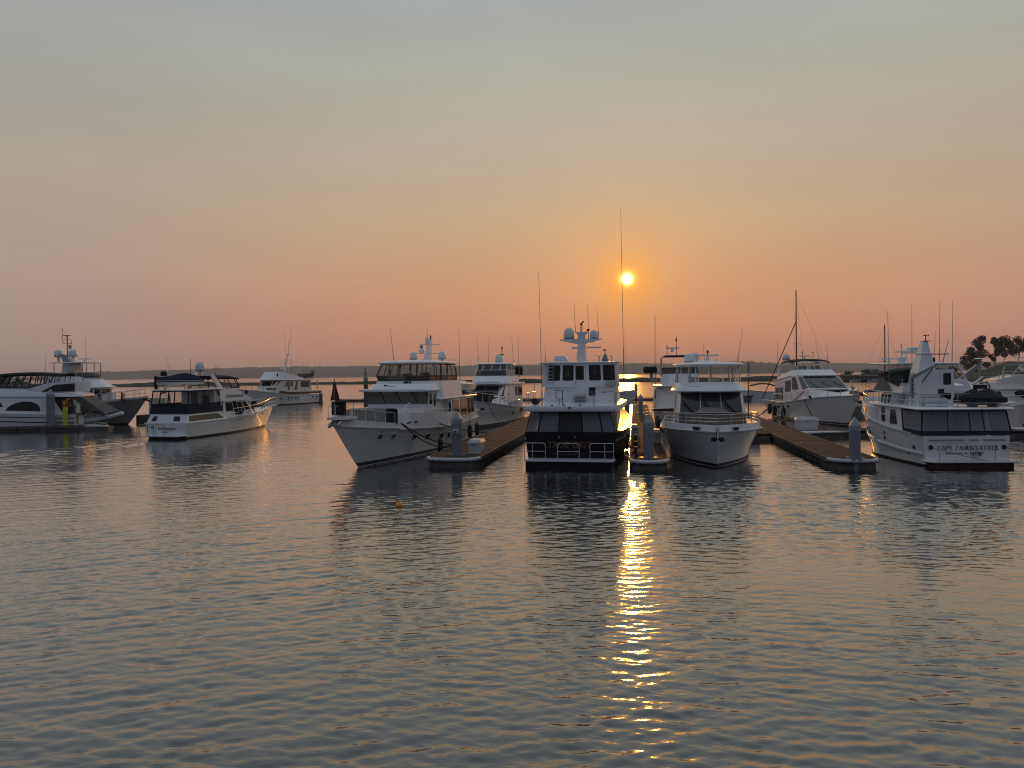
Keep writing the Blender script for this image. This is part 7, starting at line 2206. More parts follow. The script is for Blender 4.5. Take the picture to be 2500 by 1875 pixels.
def build_classic_yacht():
    azd = 198.7
    az = R(azd); L = 21.5; fx, fy = math.sin(az), math.cos(az)
    o = boat('motor_yacht', 'classic cream motor yacht with varnished wood stripe and raked mast, far off', azd, (-41.7, 156.0), 'boat', 'boats in the marina')
    h = Hull(L, 2.6, 6.0, [(0, 2.0), (0.35, 2.05), (0.55, 2.2), (0.8, 2.9), (1, 3.6)], Bw=5.5, sm=0.4, p=2.3, sw=0.3, q=1.8, flare=1.5, aft=0.08)
    h.band('hull', M['gel_hull'], o, lambda zs, t: 0.2, lambda zs, t: zs, rows=8)
    h.band('boot_stripe', M['boot'], o, lambda zs, t: -0.5, lambda zs, t: 0.2, rows=2, out=-0.006, caps=False)
    h.stripe('wood_stripe', M['teak'], o, lambda z, t: z + 0.12, lambda z, t: z + 0.55, 0.04, 0.0, 0.62)
    h.stripe('hull_moulding', M['gel'], o, lambda z, t: z * 0.52, lambda z, t: z * 0.56, 0.06, 0.0, 0.62)
    h.stripe('gunwale', M['gel'], o, lambda z, t: z + 0.56, lambda z, t: z + 0.78, 0.03, 0.0, 0.62)
    h.stripe('rub_rail', M['gel'], o, lambda z, t: z - 0.05, lambda z, t: z + 0.08, 0.04, 0.5, 1)
    dh = House('deckhouse', M['gel_cream'], o, [(3.8, 2.6, 2.0), (12.6, 2.6, 2.2), (14.4, 2.1, 2.6), (15.0, 1.2, 2.7)], [(3.4, 2.5, 5.05), (12.0, 2.5, 5.05), (13.2, 2.0, 5.05), (13.6, 1.15, 5.05)])
    dh.win2(0, (0.03, 0.38, 0.50, 0.90), r=0.12, frame=M['gel'], fw=0.08)
    dh.win2(0, [(0.50, 0.30), (0.62, 0.30), (0.55, 0.92), (0.50, 0.92)], r=0.05, mat=M['teak'], name='side_door')
    dh.win2(0, [(0.78, 0.30), (0.85, 0.30), (0.85, 0.94), (0.78, 0.94)], r=0.03, mat=M['teak'], name='side_door')
    dh.win2(0, [(0.66, 0.55), (0.76, 0.55), (0.76, 0.90), (0.70, 0.90)], r=0.05)
    dh.win2(0, [(0.87, 0.55), (0.97, 0.55), (0.93, 0.90), (0.87, 0.90)], r=0.05)
    dh.win2(1, (0.08, 0.92, 0.52, 0.92), r=0.05, name='windscreen'); dh.win2(2, (0.08, 0.92, 0.52, 0.92), r=0.05, name='windscreen')
    dh.win(3, (0.05, 0.95, 0.52, 0.92), r=0.05, name='windscreen')
    slab('boat_deck', M['gel_cream'], o, [(-0.3, 2.4, 4.95), (3.0, 2.75, 4.98), (12.4, 2.75, 5.05), (14.2, 2.1, 5.08), (14.8, 1.2, 5.1)], 0.16, 0.08)
    fb = House('flybridge', M['gel'], o, [(6.4, 2.4, 5.2), (12.0, 2.4, 5.2), (13.6, 1.9, 5.22), (14.2, 1.0, 5.22)], [(5.0, 2.3, 5.4), (10.6, 2.35, 6.5), (12.0, 1.9, 6.75), (12.5, 1.0, 6.8)])
    MB().lathe([(0.001, 0), (0.25, 0), (0.3, 0.25), (0.15, 0.5), (0.12, 0.9), (0.001, 1.0)], (12.9, 1.6, 5.5), 8).build('searchlight', M['navy'], o)
    m = MB(); m.tube([(8.6, 0, 6.3), (7.2, 0, 10.6)], 0.16, 8, 0.07); m.box((7.6, 0, 9.3), (0.1, 2.2, 0.08)); m.box((8.6, 0, 8.5), (1.4, 0.4, 0.1)); m.box((8.9, 0, 7.6), (1.0, 0.6, 0.35)); m.box((7.3, 0, 10.3), (0.4, 0.4, 0.3))
    m.build('raked_mast', M['gel'], o)
    antenna(o, (7.2, 0, 10.5), (7.0, 0, 13.2), 0.06); antenna(o, (8.8, 1.8, 6.3), (8.8, 1.8, 16.2), 0.045); antenna(o, (5.6, -1.8, 6.0), (5.6, -1.8, 16.5), 0.045)
    antenna(o, (3.5, 1.0, 5.2), (3.5, 1.0, 9.0), 0.04)
    for x in (12.4, 11.4, 10.4):
        MB().tube([(x, 1.8, 6.5), (x, 1.8, 7.0)], 0.05, 5).build('stanchion', M['galv'], o)
    m = MB(); m.tube([(3.2, 0.9, 5.2), (1.8, 0.9, 7.6)], 0.08, 6); m.tube([(1.8, 0.9, 7.6), (0.3, 0.9, 5.6)], 0.05, 5)
    m.build('boat_crane', M['galv'], o)
    m = MB()
    for y in (2.45, -2.45):
        m.box((0.9, y, 3.95), (0.25, 0.12, 2.0)); m.box((3.4, y, 3.95), (0.4, 0.12, 2.0))
    m.build('deck_support', M['gel_cream'], o, 0)
    for x in (14.9, 13.2, 11.0, 10.0, 9.0, 8.2, 3.2, 1.6):
        h.port(o, M['dark_glass'] if x > 8.5 else M['grey_glass'], x, 1.42 if x > 9.5 else 1.35, 0.5, 0.3, 1, 'portlight', rnd=0.3)
    for x in (15.0, 17.0):
        MB().box((x - 1.2, 1.9, 3.35), (1.4, 0.3, 0.45)).build('deck_box', M['teak'], o, 0)
    for sd in (-1, 1):
        pts = []
        for i in range(11):
            t = 0.62 + 0.37 * i / 10
            z = h.zs(t); p = h.pt(t, z, 0, sd); pts.append(Vector((p.x, p.y - sd * 0.08, z + 0.05)))
        rail('bow_rail', M['galv'], o, pts, 0.9, 8, 0, 0.035)
    MB().tube([(-0.2, 0, 2.0), (-0.9, 0, 3.4)], 0.05, 5).build('flag_staff', M['galv'], o)
    return o


CY = build_classic_yacht()
CY.scale.z = 0.93
p = local_to_world(CY, (2.6, 1.3, 5.3))
o = thing('tender', 'tan bottomed runabout cradled on the classic yacht upper deck', 'dinghy', p, CY.rotation_euler.z + R(180))
hr = []
for i in range(9):
    f = i / 8; x = -2.2 + 4.6 * f; w = 0.9 * (1 - max(0, (f - 0.5) / 0.5) ** 2) + 0.03; z0 = 0.3 + 0.35 * max(0, f - 0.5)
    hr.append([(x, -w, 1.0 + 0.1 * f), (x, -w * 0.8, z0 + 0.2), (x, 0, z0), (x, w * 0.8, z0 + 0.2), (x, w, 1.0 + 0.1 * f)])
MB().loft(hr).build('hull', M['browncanvas'], o, 40)
MB().lathe([(0.001, 0), (0.45, 0), (0.45, 0.6), (0.3, 0.75), (0.001, 0.75)], (1.0, -0.6, 1.05), 10).build('engine_cover', M['galv'], o)
MB().box((0, 0, 0.15), (2.6, 0.8, 0.3)).build('cradle', M['galv'], o, 0)


def build_hidden_neighbour():
    """second boat behind the bluff-bowed yacht"""
    azd = 190.0
    az = R(azd); L = 16.0; fx, fy = math.sin(az), math.cos(az)
    o = boat('motor_yacht', 'white yacht with black bimini mostly hidden behind the bluff bowed yacht', azd, W(4.35, 82.5), 'boat', 'boats in the marina')
    h = Hull(L, 1.4, 5.0, [(0, 1.7), (0.5, 1.8), (1, 2.3)], Bw=4.6, sm=0.5, p=2.6, sw=0.4, q=2.0)
    h.band('hull', M['gel_hull'], o, lambda zs, t: 0.2, lambda zs, t: zs)
    h.band('boot_stripe', M['boot'], o, lambda zs, t: -0.5, lambda zs, t: 0.2, rows=2, out=-0.006, caps=False)
    h.stripe('dark_gunwale', M['blackcanvas'], o, lambda z, t: z - 0.15, lambda z, t: z + 0.05, 0.05, 0, 1)
    dh = House('deckhouse', M['gel_cream'], o, [(2.0, 2.45, 1.8), (11.5, 2.3, 1.9), (12.4, 1.6, 2.0)], [(2.0, 2.4, 4.05), (11.0, 2.2, 4.05), (11.6, 1.5, 4.05)])
    for a in (0.60, 0.80):
        dh.win2(0, (a, a + 0.14, 0.45, 0.92), r=0.06, frame=M['gel'], fw=0.04, mat=M['tint'])
    dh.win2(0, (0.80, 0.90, 0.05, 0.30), r=0.05)
    slab('boat_deck', M['gel'], o, [(0.5, 2.5, 4.05), (11.6, 2.55, 4.05), (12.4, 1.8, 4.08)], 0.12, 0.06)
    fb = House('flybridge', M['gel'], o, [(5.5, 1.75, 4.17), (10.2, 1.7, 4.17), (10.8, 1.0, 4.17)], [(5.5, 1.75, 5.25), (9.8, 1.65, 5.25), (10.2, 0.9, 5.25)])
    enclosure(o, [(6.0, 1.7, 5.27), (9.6, 1.62, 5.27)], [(6.2, 1.6, 5.8), (9.2, 1.55, 5.8)], posts=(0.5,), vinyl=M['smoked'], frame=M['rubber'], r=0.03)
    m = MB()
    for x in (5.6, 6.6, 9.0):
        m.tube([(x, -1.72, 5.0), (x, -1.7, 6.75), (x, -1.45, 6.95), (x, 1.45, 6.95), (x, 1.7, 6.75), (x, 1.72, 5.0)], 0.045, 6)
    m.tube([(5.6, -1.7, 6.8), (9.0, -1.7, 6.8)], 0.05, 5)
    m.build('bimini_frame', M['alu'], o)
    MB().loft([[(5.4, -1.6, 6.86), (5.4, -1.3, 7.0), (5.4, 1.3, 7.0), (5.4, 1.6, 6.86)], [(9.2, -1.6, 6.86), (9.2, -1.3, 7.0), (9.2, 1.3, 7.0), (9.2, 1.6, 6.86)]]).build('bimini', M['blackcanvas'], o, 30)
    scanner(o, (6.5, -0.6, 7.4), 1.3)
    m = MB(); m.tube([(6.0, -0.2, 7.0), (6.0, -0.2, 8.9)], 0.03, 5); m.lathe([(0.001, 0), (0.07, 0.05), (0.07, 0.3), (0.001, 0.35)], (6.0, -0.2, 8.4), 8); m.tube([(6.0, -1.1, 7.0), (6.0, -1.1, 8.0)], 0.03, 5); m.box((6.0, -1.1, 8.0), (0.15, 0.2, 0.06))
    m.build('mast_light', M['rubber'], o)
    antenna(o, (8.0, -2.3, 4.2), (8.0, -2.3, 11.0), 0.026); antenna(o, (9.5, -2.25, 4.2), (9.5, -2.22, 10.8), 0.026)
    return o, h


HN, HN_h = build_hidden_neighbour()
p = local_to_world(HN, (10.2, -2.55, 5.0))
o = thing('tilted_outboard', 'black covered outboard motor clamped at the flybridge edge in the sun path', 'outboard motor', p, HN.rotation_euler.z)
MB().loft([[(-0.3, -0.8, 0.3), (0.3, -0.8, 0.3), (0.3, 0.4, 0.35), (-0.3, 0.4, 0.35)], [(-0.35, -0.9, 0.7), (0.35, -0.9, 0.7), (0.35, 0.4, 0.8), (-0.35, 0.4, 0.8)], [(-0.25, -0.75, 0.9), (0.25, -0.75, 0.9), (0.25, 0.3, 0.95), (-0.25, 0.3, 0.95)]]).build('motor_cover', M['blackcanvas'], o, 20)
MB().box((0, -0.1, 0.0), (0.25, 0.3, 0.8)).box((0, 0.1, -0.4), (0.3, 0.5, 0.3)).build('motor_leg', M['galv'], o, 0)
for v, lab in ((66.5, 'nearer black fender between hidden yacht and narrow dock'), (70.0, 'farther black fender between hidden yacht and narrow dock')):
    fender(W(1.98, v, 1.0), lab, 0.8, 0.2, rope=0.7)


def small_boat(name, label, loc, az, L, B, zs, mat, cat='boat', group=None, canopy=None, house=False, motor=True):
    o = boat(name, label, az, loc, cat, group)
    h = Hull(L, L * 0.12, B, [(0, zs * 0.85), (0.5, zs * 0.9), (1, zs * 1.15)], Bw=B * 0.8, sm=0.4, p=2.2, sw=0.3, q=1.8)
    h.band('hull', mat, o, lambda z, t: -0.3, lambda z, t: z, rows=5)
    h.stripe('rub_rail', M['galv'], o, lambda z, t: z - 0.06, lambda z, t: z + 0.02, 0.03)
    if canopy:
        m_, x0, x1, z0, z1 = canopy
        sec = []
        for i in range(7):
            f = i / 6; x = x0 + (x1 - x0) * f; z = z0 + (z1 - z0) * math.sin(math.pi * (0.15 + 0.7 * f))
            sec.append([(x, B * 0.42 * math.cos(math.pi * k / 8), z - 0.25 + 0.25 * math.sin(math.pi * k / 8)) for k in range(9)])
        MB().loft(sec).build('canvas_cover', m_, o, 40)
    if house:
        hh = House('cuddy', M['gel'], o, [(L * 0.3, B * 0.36, zs * 0.8), (L * 0.62, B * 0.34, zs * 0.9)], [(L * 0.34, B * 0.32, zs + 0.9), (L * 0.54, B * 0.30, zs + 0.9)])
        hh.win2(0, (0.1, 0.9, 0.45, 0.9), r=0.05); hh.win(1, (0.05, 0.95, 0.4, 0.9), r=0.05)
    if motor:
        MB().box((-0.25, 0, zs + 0.25), (0.4, 0.36, 0.55)).box((-0.3, 0, zs * 0.3), (0.18, 0.14, zs)).build('outboard_motor', M['rubber'], o, 0)
    return o


small_boat('runabout', 'open white boat bow poking out between black boat and narrow dock', W(-8.4, 148.4), 99, 8.0, 2.8, 1.9, M['gel_hull'], house=False, motor=False)
g = 'small boats moored behind the fingers'
small_boat('center_console', 'small white boat under black cover on float, left of green bimini yacht', W(26.5, 148.6), 279, 6.4, 2.3, 1.9, M['gel_hull'], group=g, canopy=(M['blackcanvas'], 0.6, 5.0, 2.6, 3.3))
small_boat('workboat', 'low grey boat tied ahead of the covered boat at far walkway', W(16.5, 148.6), 99, 7.0, 2.2, 1.0, M['gel_grey'], group=g, motor=False)
small_boat('runabout', 'small boat with maroon canvas cover behind lettered trawler bow', (45.5, 97.0), 250, 6.0, 2.3, 1.6, M['gel_hull'], group=g, canopy=(M['redcanvas'], 0.8, 4.6, 1.9, 2.9))
small_boat('runabout', 'small boat with black canopy behind lettered trawler bow, farther left', (48.0, 110.0), 255, 6.5, 2.4, 1.7, M['gel_hull'], group=g, canopy=(M['blackcanvas'], 1.2, 5.0, 3.2, 3.7))
small_boat('runabout', 'low dark boat with tarpaulin beside the maroon covered boat', (42.5, 91.0), 262, 6.0, 2.3, 1.3, M['gel_grey'], group=g, canopy=(M['navy'], 0.6, 5.2, 1.4, 2.1), motor=False)


def build_right_edge_boat():
    azd = 104.0
    L = 14.0
    o = boat('motor_yacht', 'white sedan cruiser with pink sunlit roof cut off by the right edge', azd, (44.6, 76.5), 'boat', 'boats in the marina')
    h = Hull(L, 1.6, 4.9, [(0, 2.1), (0.4, 2.2), (1, 2.7)], Bw=4.5, sm=0.45, p=2.3, sw=0.3, q=1.8)
    h.band('hull', M['gel_hull'], o, lambda zs, t: 0.2, lambda zs, t: zs)
    h.band('boot_stripe', M['boot'], o, lambda zs, t: -0.5, lambda zs, t: 0.2, rows=2, out=-0.006, caps=False)
    h.stripe('rub_rail', M['gel'], o, lambda z, t: z - 0.05, lambda z, t: z + 0.05, 0.05, 0, 1)
    h.stripe('topside_line', M['galv'], o, lambda z, t: z - 0.75, lambda z, t: z - 0.70, 0.01, 0, 1)
    dh = House('deckhouse', M['gel_cream'], o, [(0.8, 2.1, 2.1), (8.5, 2.1, 2.3), (10.5, 1.4, 2.5)], [(0.8, 2.0, 4.5), (7.2, 2.0, 4.55), (8.2, 1.3, 4.55)])
    dh.win2(0, (0.10, 0.25, 0.36, 0.88), r=0.06, frame=M['gel'], mat=M['dark_glass']); dh.win2(0, (0.265, 0.41, 0.36, 0.88), r=0.06, frame=M['gel'], mat=M['dark_glass'])
    dh.win2(0, [(0.58, 0.62), (0.66, 0.50), (0.95, 0.50), (0.92, 0.92), (0.64, 0.92), (0.58, 0.80)], r=0.04)
    MB().loft([[(-0.9, 2.0, 4.45), (6.0, 2.15, 4.5), (6.0, -2.15, 4.5), (-0.9, -2.0, 4.45)], [(-0.3, 1.7, 5.35), (4.5, 1.85, 5.3), (4.5, -1.85, 5.3), (-0.3, -1.7, 5.35)]]).build('sloped_roof', M['gel_cream'], o, 0)
    fb = House('flybridge', M['gel_cream'], o, [(3.2, 1.9, 5.0), (7.5, 1.9, 4.6), (8.5, 1.2, 4.6)], [(3.2, 1.8, 5.7), (5.2, 1.8, 6.4), (7.0, 1.2, 6.2)])
    m = MB(); m.tube([(3.8, -1.7, 5.8), (3.9, -1.7, 7.2), (4.2, -1.6, 7.6), (9.0, -1.6, 7.6)], 0.06, 6); m.tube([(4.6, -1.7, 6.2), (5.4, -1.6, 7.6), (6.2, -1.7, 6.3)], 0.06, 6); m.tube([(5.2, -1.6, 8.6), (5.2, -1.6, 7.4)], 0.05, 6)
    m.tube([(4.4, -1.6, 8.5), (6.2, -1.6, 8.5), (6.8, -1.6, 7.8)], 0.04, 5); m.tube([(3.5, -1.7, 5.9), (3.6, -1.6, 6.7), (9.0, -1.6, 6.8)], 0.05, 5)
    m.build('tower_frame', M['alu'], o)
    MB().lathe([(0.30, -0.05), (0.42, -0.05), (0.42, 0.05), (0.30, 0.05), (0.30, -0.05)], (0, 0, 0), 16, Matrix.Rotation(R(90), 3, 'X')).build('life_ring', M['gel'], o).location = (5.6, -1.75, 7.2)
    MB().box((1.0, -1.0, 6.6), (0.35, 0.5, 2.6), 0, R(40)).build('passerelle', M['galv'], o, 0)
    antenna(o, (4.0, -1.5, 6.0), (4.0, -1.5, 12.2), 0.035); antenna(o, (6.6, -1.5, 8.4), (6.4, -1.5, 11.0), 0.05)
    rail('side_rail', M['gel'], o, [(2.6, -2.2, 2.2), (4.2, -2.2, 2.9), (9.0, -2.1, 3.0)], 0.75, 5, 0, 0.04)
    for x in (1.4, 3.4):
        h.port(o, M['rubber'], x, 1.95 if x < 2 else 1.55, 0.5 if x > 2 else 0.2, 0.2, -1, 'portlight', rnd=0.2)
    o.scale.z = 0.76
    return o


build_right_edge_boat()
o = thing('dock_crosspiece', 'short pale dock piece behind the lettered transom at right edge', 'dock', (40.6, 62.0, 0), R(-10))
MB().box((3.0, 0, 0.46), (6.0, 2.0, 0.12)).build('deck_boards', M['bumper'], o, 0)
MB().box((3.0, 0, 0.0), (5.9, 1.9, 0.78)).build('float_box', M['float'], o, 0)


def build_hardtop_behind():
    azd = 75.0
    o = boat('motor_yacht', 'white hardtop yacht with radar arch mostly hidden behind lettered trawler', azd, (33.6, 66.0), 'boat', 'boats in the marina')
    L = 13.5
    h = Hull(L, 1.8, 4.8, [(0, 1.7), (0.5, 2.0), (1, 2.6)], Bw=4.4)
    h.band('hull', M['gel_hull'], o, lambda zs, t: 0.0, lambda zs, t: zs)
    dh = House('deckhouse', M['gel'], o, [(0.5, 2.0, 1.7), (7.4, 2.0, 2.0), (9.2, 1.4, 2.3)], [(0.5, 1.9, 4.0), (6.2, 1.9, 4.0), (7.0, 1.3, 4.0)])
    dh.win2(0, (0.1, 0.45, 0.5, 0.9), r=0.05); dh.win2(0, (0.5, 0.95, 0.5, 0.9), r=0.05); dh.win2(1, (0.1, 0.9, 0.4, 0.9), r=0.05); dh.win(2, (0.05, 0.95, 0.4, 0.9), r=0.05)
    MB().loft([ring_of([(7.0, 1.9, 2.2), (10.8, 1.3, 2.5), (12.6, 0.4, 2.6)]), ring_of([(7.0, 1.6, 3.7), (9.2, 1.1, 3.2), (11.6, 0.3, 2.75)])]).build('sloped_foredeck', M['gel'], o, 0)
    fb = House('flybridge', M['gel'], o, [(0.2, 1.9, 4.0), (6.0, 1.9, 4.0), (7.0, 1.2, 4.0)], [(0.2, 1.8, 4.9), (5.6, 1.8, 4.9), (6.3, 1.1, 4.9)])
    enclosure(o, [(0.6, 1.75, 4.9), (5.6, 1.75, 4.9), (6.2, 1.1, 4.9)], [(0.6, 1.7, 6.35), (4.6, 1.7, 6.35), (5.1, 1.0, 6.35)], posts=(0.3, 0.6), frame=M['gel'], r=0.04)
    slab('hardtop', M['gel'], o, [(-1.6, 1.7, 6.35), (4.8, 1.9, 6.35), (5.5, 1.1, 6.35)], 0.18, 0.12)
    m = MB(); m.tube([(0.9, 1.0, 6.5), (1.3, 0.8, 7.5), (1.3, -0.8, 7.5), (0.9, -1.0, 6.5)], 0.08, 6); m.tube([(2.1, 1.0, 6.5), (1.5, 0.8, 7.5)], 0.06, 6); m.box((1.4, 0, 7.55), (1.1, 1.2, 0.3)); m.tube([(0.4, 0, 7.2), (0.4, 0, 8.3)], 0.07, 6); m.box((0.4, 0, 7.55), (1.0, 0.3, 0.1))
    m.build('radar_arch', M['gel'], o)
    MB().lathe([(0.001, 0), (0.5, 0), (0.5, 0.24), (0.3, 0.34), (0.001, 0.34)], (1.6, 0, 7.7), 14).build('radar_drum', M['domeplastic'], o)
    scanner(o, (-0.6, 0.3, 6.55), 1.6, 'x')
    MB().lathe([(0.001, 0), (0.35, 0), (0.35, 0.5), (0.2, 0.6), (0.001, 0.6)], (-0.4, -0.9, 6.5), 12).build('dome_base', M['domeplastic'], o)
    MB().box((3.4, 0.2, 6.75), (0.8, 0.8, 0.5)).build('roof_gear', M['rubber'], o, 0)
    o.scale.z = 0.92
    antenna(o, (4.3, 0.5, 6.5), (4.5, 0.5, 9.6), 0.03); antenna(o, (3.6, -1.2, 6.5), (4.2, -1.2, 8.6), 0.05); antenna(o, (4.8, -1.0, 6.5), (4.9, -1.0, 12.4), 0.035); antenna(o, (5.2, 0.8, 6.4), (5.3, 0.8, 12.6), 0.035)
    return o


build_hardtop_behind()


def sailboat(label, loc, az, L, mast_h, rake=0.0, furl=True, mat=None):
    o = boat('sailboat', label, az, loc, 'sailboat', 'sailboats behind the motor yachts')
    h = Hull(L, 1.2, L * 0.3, [(0, 1.1), (0.5, 1.0), (1, 1.3)], sm=0.35, p=2.0, sw=0.25, q=1.6)
    h.band('hull', M['gel_hull'], o, lambda z, t: -0.3, lambda z, t: z)
    House('cabin_trunk', M['gel'], o, [(L * 0.3, L * 0.09, 1.0), (L * 0.68, L * 0.06, 1.1)], [(L * 0.3, L * 0.08, 1.55), (L * 0.66, L * 0.05, 1.5)])
    mx = L * 0.6
    MB().tube([(mx, 0, 1.2), (mx - rake, 0, mast_h)], 0.10, 8, 0.07).build('mast', mat or M['rubber'], o)
    m = MB()
    m.tube([(mx - 0.3, -0.9, mast_h * 0.55), (mx - 0.3, 0.9, mast_h * 0.55)], 0.04, 5)
    m.build('spreader', M['galv'], o)
    m = MB(); m.tube([(mx, 0.0, mast_h * (0.74 if furl else 0.97)), (L + 0.9, 0, 1.4)], 0.06 if furl else 0.015, 6)
    m.build('furled_jib', M['rubber'] if furl else M['galv'], o)
    m = MB(); m.tube([(mx, 0, mast_h * 0.98), (0, 0, 1.2)], 0.012, 4)
    for sd in (-1, 1):
        m.tube([(mx, 0, mast_h * 0.96), (mx - 0.3, sd * 0.9, mast_h * 0.55), (mx - 0.2, sd * L * 0.14, 1.1)], 0.012, 4)
    m.build('rigging', M['galv'], o)
    m = MB(); m.tube([(mx - 0.1, 0, 2.4), (mx - L * 0.38, 0, 2.3)], 0.16, 8)
    m.build('boom_cover', M['navy'], o)
    return o


sailboat('sailboat with tall dark mast and furled jib behind green bimini yacht', (44.4, 101.5), 322, 11.5, 16.8)
sailboat('sailboat with shorter dark mast behind the lettered trawler bimini', (50.0, 112.0), 80, 9.5, 12.2, furl=False)
# ------------------------------------------------------------------ small things
def at_px(px, d):
    return (px - 1250) / 1850.0 * d, d


x, y = -4.62, 30.6
o = thing('buoy', 'orange mooring ball floating alone on open water left of centre', 'buoy', (x, y, 0.06))
M['orange'] = pmat('sunfaded_orange_plastic', (0.80, 0.30, 0.03), 0.5, var=0.15, scale=6)
MB().lathe([(0.001, -0.15)] + [(0.152 * math.cos(R(a)), 0.152 * math.sin(R(a))) for a in range(-75, 90, 15)] + [(0.001, 0.153)], (0, 0, 0), 20).build('ball', M['orange'], o, 60)
MB().lathe([(0.154, -0.012), (0.158, 0.0), (0.154, 0.012)], (0, 0, 0), 20).build('seam', M['orange'], o)
MB().tube([(0, 0, 0.15), (0, 0, 0.19)], 0.02, 6).build('eye', M['galv'], o)

o = thing('lamp_post', 'pale lamp post with flat round head behind the black tarpaulin', 'street lamp', (56.8, 92.0, 0.4))
MB().tube([(0, 0, 0), (0, 0, 6.2)], 0.075, 8).build('post', M['galv'], o)
MB().lathe([(0.06, 6.05), (0.45, 6.18), (0.52, 6.26), (0.40, 6.34), (0.001, 6.38)], (-0.15, 0, 0), 14).build('lamp_head', M['gel'], o, 50)
MB().box((0, 0, -0.2), (3.0, 3.0, 0.4)).build('float_base', M['float'], o, 0)
o = thing('pole', 'thin dark pole with small white box standing on the dock stub', 'pole', W(9.0, 63.2, DZ), -MA)
MB().tube([(0, 0, 0), (0, 0, 5.6)], 0.045, 6).build('shaft', M['rubber'], o)
MB().box((0.02, -0.02, 4.55), (0.22, 0.2, 0.34)).build('box', M['gel'], o, 0)
MB().box((0.08, 0, 5.25), (0.16, 0.05, 0.12)).build('vane', M['galv'], o, 0)

# piles farther off
pile(0.66, 92.0, 'tall dark pile in the middle of the narrow dock in sun path', r=0.30, top=2.85, cone=0.4)
pile(-0.77, 75.0, 'thick dark pile between black boat side and narrow dock', r=0.31, top=2.8, cone=0.3)
pile(0.2, 154.3, 'small dark pile on far walkway in the brightest water', r=0.32, top=3.5, cone=0.7, foot=0.6)
px, d = 893, 152.0
o = pile(0, 0, 'far pale pile with black sleeve and a bird on top, beside white trawler roof', r=0.44, top=5.0, cone=0.3, foot=0.6, mat=M['float'], capmat=M['float'], xy=at_px(px, d))
MB().lathe([(0.46, 4.3), (0.46, 5.0), (0.34, 5.1), (0.34, 6.1), (0.05, 6.5)], (0, 0, 0), 8).build('black_sleeve', M['pilecap'], o, 20)
x, y = at_px(px, d)
o = thing('bird', 'dark cormorant perched upright on the far pale pile', 'bird', (x, y, 6.45), R(20))
MB().loft([[(0.08 * math.cos(a) * s_ + 0.1 * t_, 0.08 * math.sin(a) * s_, z) for a in [k * math.pi / 4 for k in range(8)]] for z, s_, t_ in ((0.0, 0.6, -0.4), (0.12, 1.5, -0.2), (0.32, 1.6, 0.0), (0.46, 0.8, 0.3), (0.58, 0.55, 0.3), (0.66, 0.6, 0.6), (0.68, 0.3, 1.4))]).build('body', M['rubber'], o, 60)

pile(0, 0, 'dark pile in open water right of the green bimini yacht', r=0.42, top=3.3, cone=0.6, foot=0.3, xy=at_px(2079, 118), mat=M['pilecap'])
pile(0, 0, 'short pile at stern of the classic yacht', r=0.34, top=2.2, cone=0.2, foot=0.3, xy=at_px(783, 150), mat=M['float'])

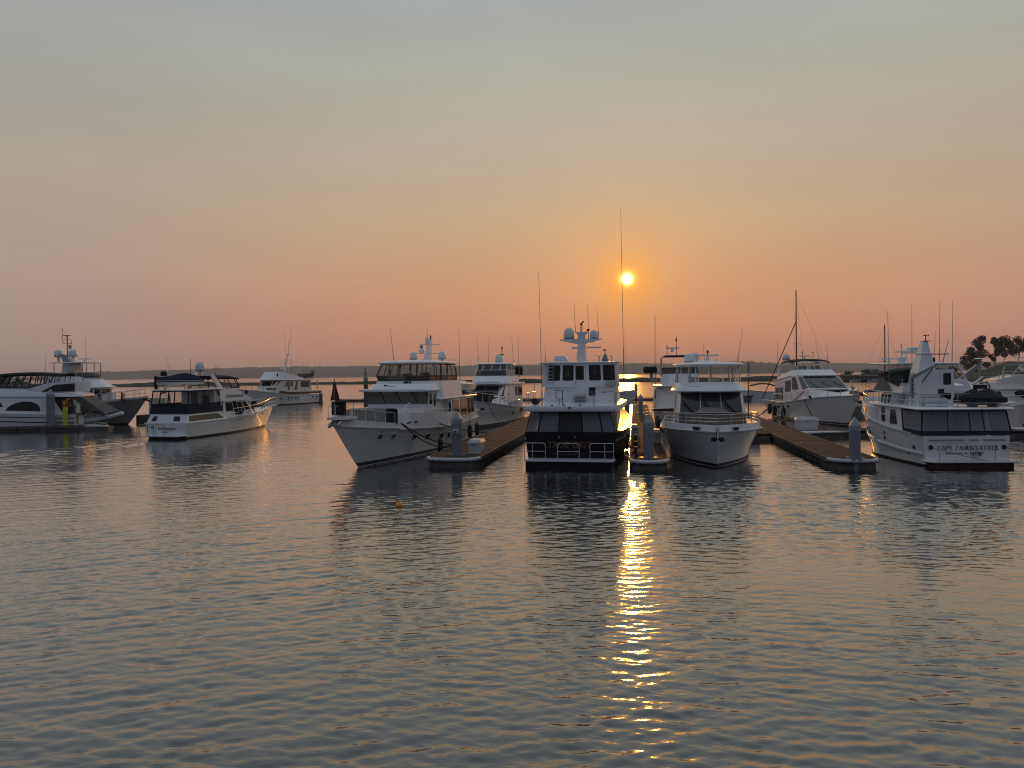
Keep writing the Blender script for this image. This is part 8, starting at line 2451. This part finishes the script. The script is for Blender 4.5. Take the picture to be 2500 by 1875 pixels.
# power leads, pedestals and steps along the narrow dock
m = MB(); pts = []
for i in range(60):
    f = i / 59; v = 50 + 16 * f
    pts.append(W(0.15 + 0.16 * math.sin(i * 1.35), v, DZ + 0.10 + 0.05 * math.cos(i * 1.1)))
tag(m.tube(pts, 0.025, 5).build('shore_power_line', M['rope_pale']), 'looping pale power line along the left edge of narrow dock', 'cable')
pts = [W(0.25 + 0.42 * math.cos(a), 45.2 + 0.62 * math.sin(a), DZ + 0.03) for a in [k * 0.35 for k in range(19)]] + [W(0.1, 44.2, DZ + 0.03), W(-0.1, 43.4, DZ + 0.03)]
tag(MB().tube(pts, 0.022, 5).build('hose', M['rope']), 'coiled dark hose lying beside the pile on narrow dock', 'hose')
for k, v in enumerate((44.4, 48.2, 53.0, 57.5, 62.0)):
    o = thing('power_pedestal', ['dark power pedestal nearest the pile, on narrow dock left edge', 'second dark power pedestal from the pile on narrow dock', 'third dark power pedestal from the pile on narrow dock', 'fourth dark power pedestal from the pile on narrow dock', 'farthest dark power pedestal from the pile on narrow dock'][k], 'power pedestal', W(0.02, v, DZ), -MA, 'power pedestals on the narrow dock')
    MB().box((0, 0, 0.22), (0.16, 0.18, 0.44)).build('post', M['rubber'], o, 0)
    MB().box((0, -0.02, 0.48), (0.24, 0.26, 0.12)).build('head', M['rubber'], o, 0)
    MB().tube([(0, -0.1, 0.4), (-0.1, -0.3, 0.25), (-0.25, -0.2, 0.1), (-0.4, 0.1, 0.2)], 0.025, 5).build('lead', M['rope'], o)
o = thing('boarding_steps', 'small white slatted boarding steps at the far end of narrow dock', 'steps', W(1.45, 84.0, DZ), -MA)
for k in range(3):
    MB().box((0, 0.25 * k, 0.3 + 0.28 * k), (0.8, 0.24, 0.05)).build('tread', M['gel'], o, 0)
MB().box((-0.38, 0.25, 0.45), (0.05, 0.8, 0.9)).box((0.38, 0.25, 0.45), (0.05, 0.8, 0.9)).build('side_frame', M['rubber'], o, 0)
dock_box(-0.05, 57.2, 'narrow white dock box between black boat side and narrow dock', (0.5, 0.8, 1.0))
fender(W(-0.62, 50.5, 0.75), 'black fender between the black hull and narrow dock, nearer one', 0.8, 0.18, rope=0.9)
fender(W(-0.62, 55.5, 0.75), 'black fender between the black hull and narrow dock, farther one', 0.8, 0.18, rope=0.9)
mooring_line(local_to_world(TG, (1.2, -2.66, 2.0)), W(-0.1, 48.0, DZ + 0.1), 'black stern line from the black hull to narrow dock', 0.2, 0.025)
mooring_line(local_to_world(TG, (6.5, -2.68, 2.1)), W(-0.1, 55.0, DZ + 0.1), 'black spring line from the black hull to narrow dock', 0.2, 0.025)

# ------------------------------------------------------------------ haze
hz = MB(); hz.box((0, 0, 59), (14600, 14600, 122))
hm = bpy.data.materials.new('haze_air'); hm.use_nodes = True
ht = hm.node_tree
for n in list(ht.nodes):
    ht.nodes.remove(n)
ho = ht.nodes.new('ShaderNodeOutputMaterial'); pv = ht.nodes.new('ShaderNodeVolumePrincipled')
pv.inputs['Color'].default_value = (0.80, 0.78, 0.80, 1); pv.inputs['Density'].default_value = 0.00011
pv.inputs['Anisotropy'].default_value = 0.2
ht.links.new(pv.outputs[0], ho.inputs['Volume'])
tag(hz.build('haze', hm, smooth=0), kind='stuff')
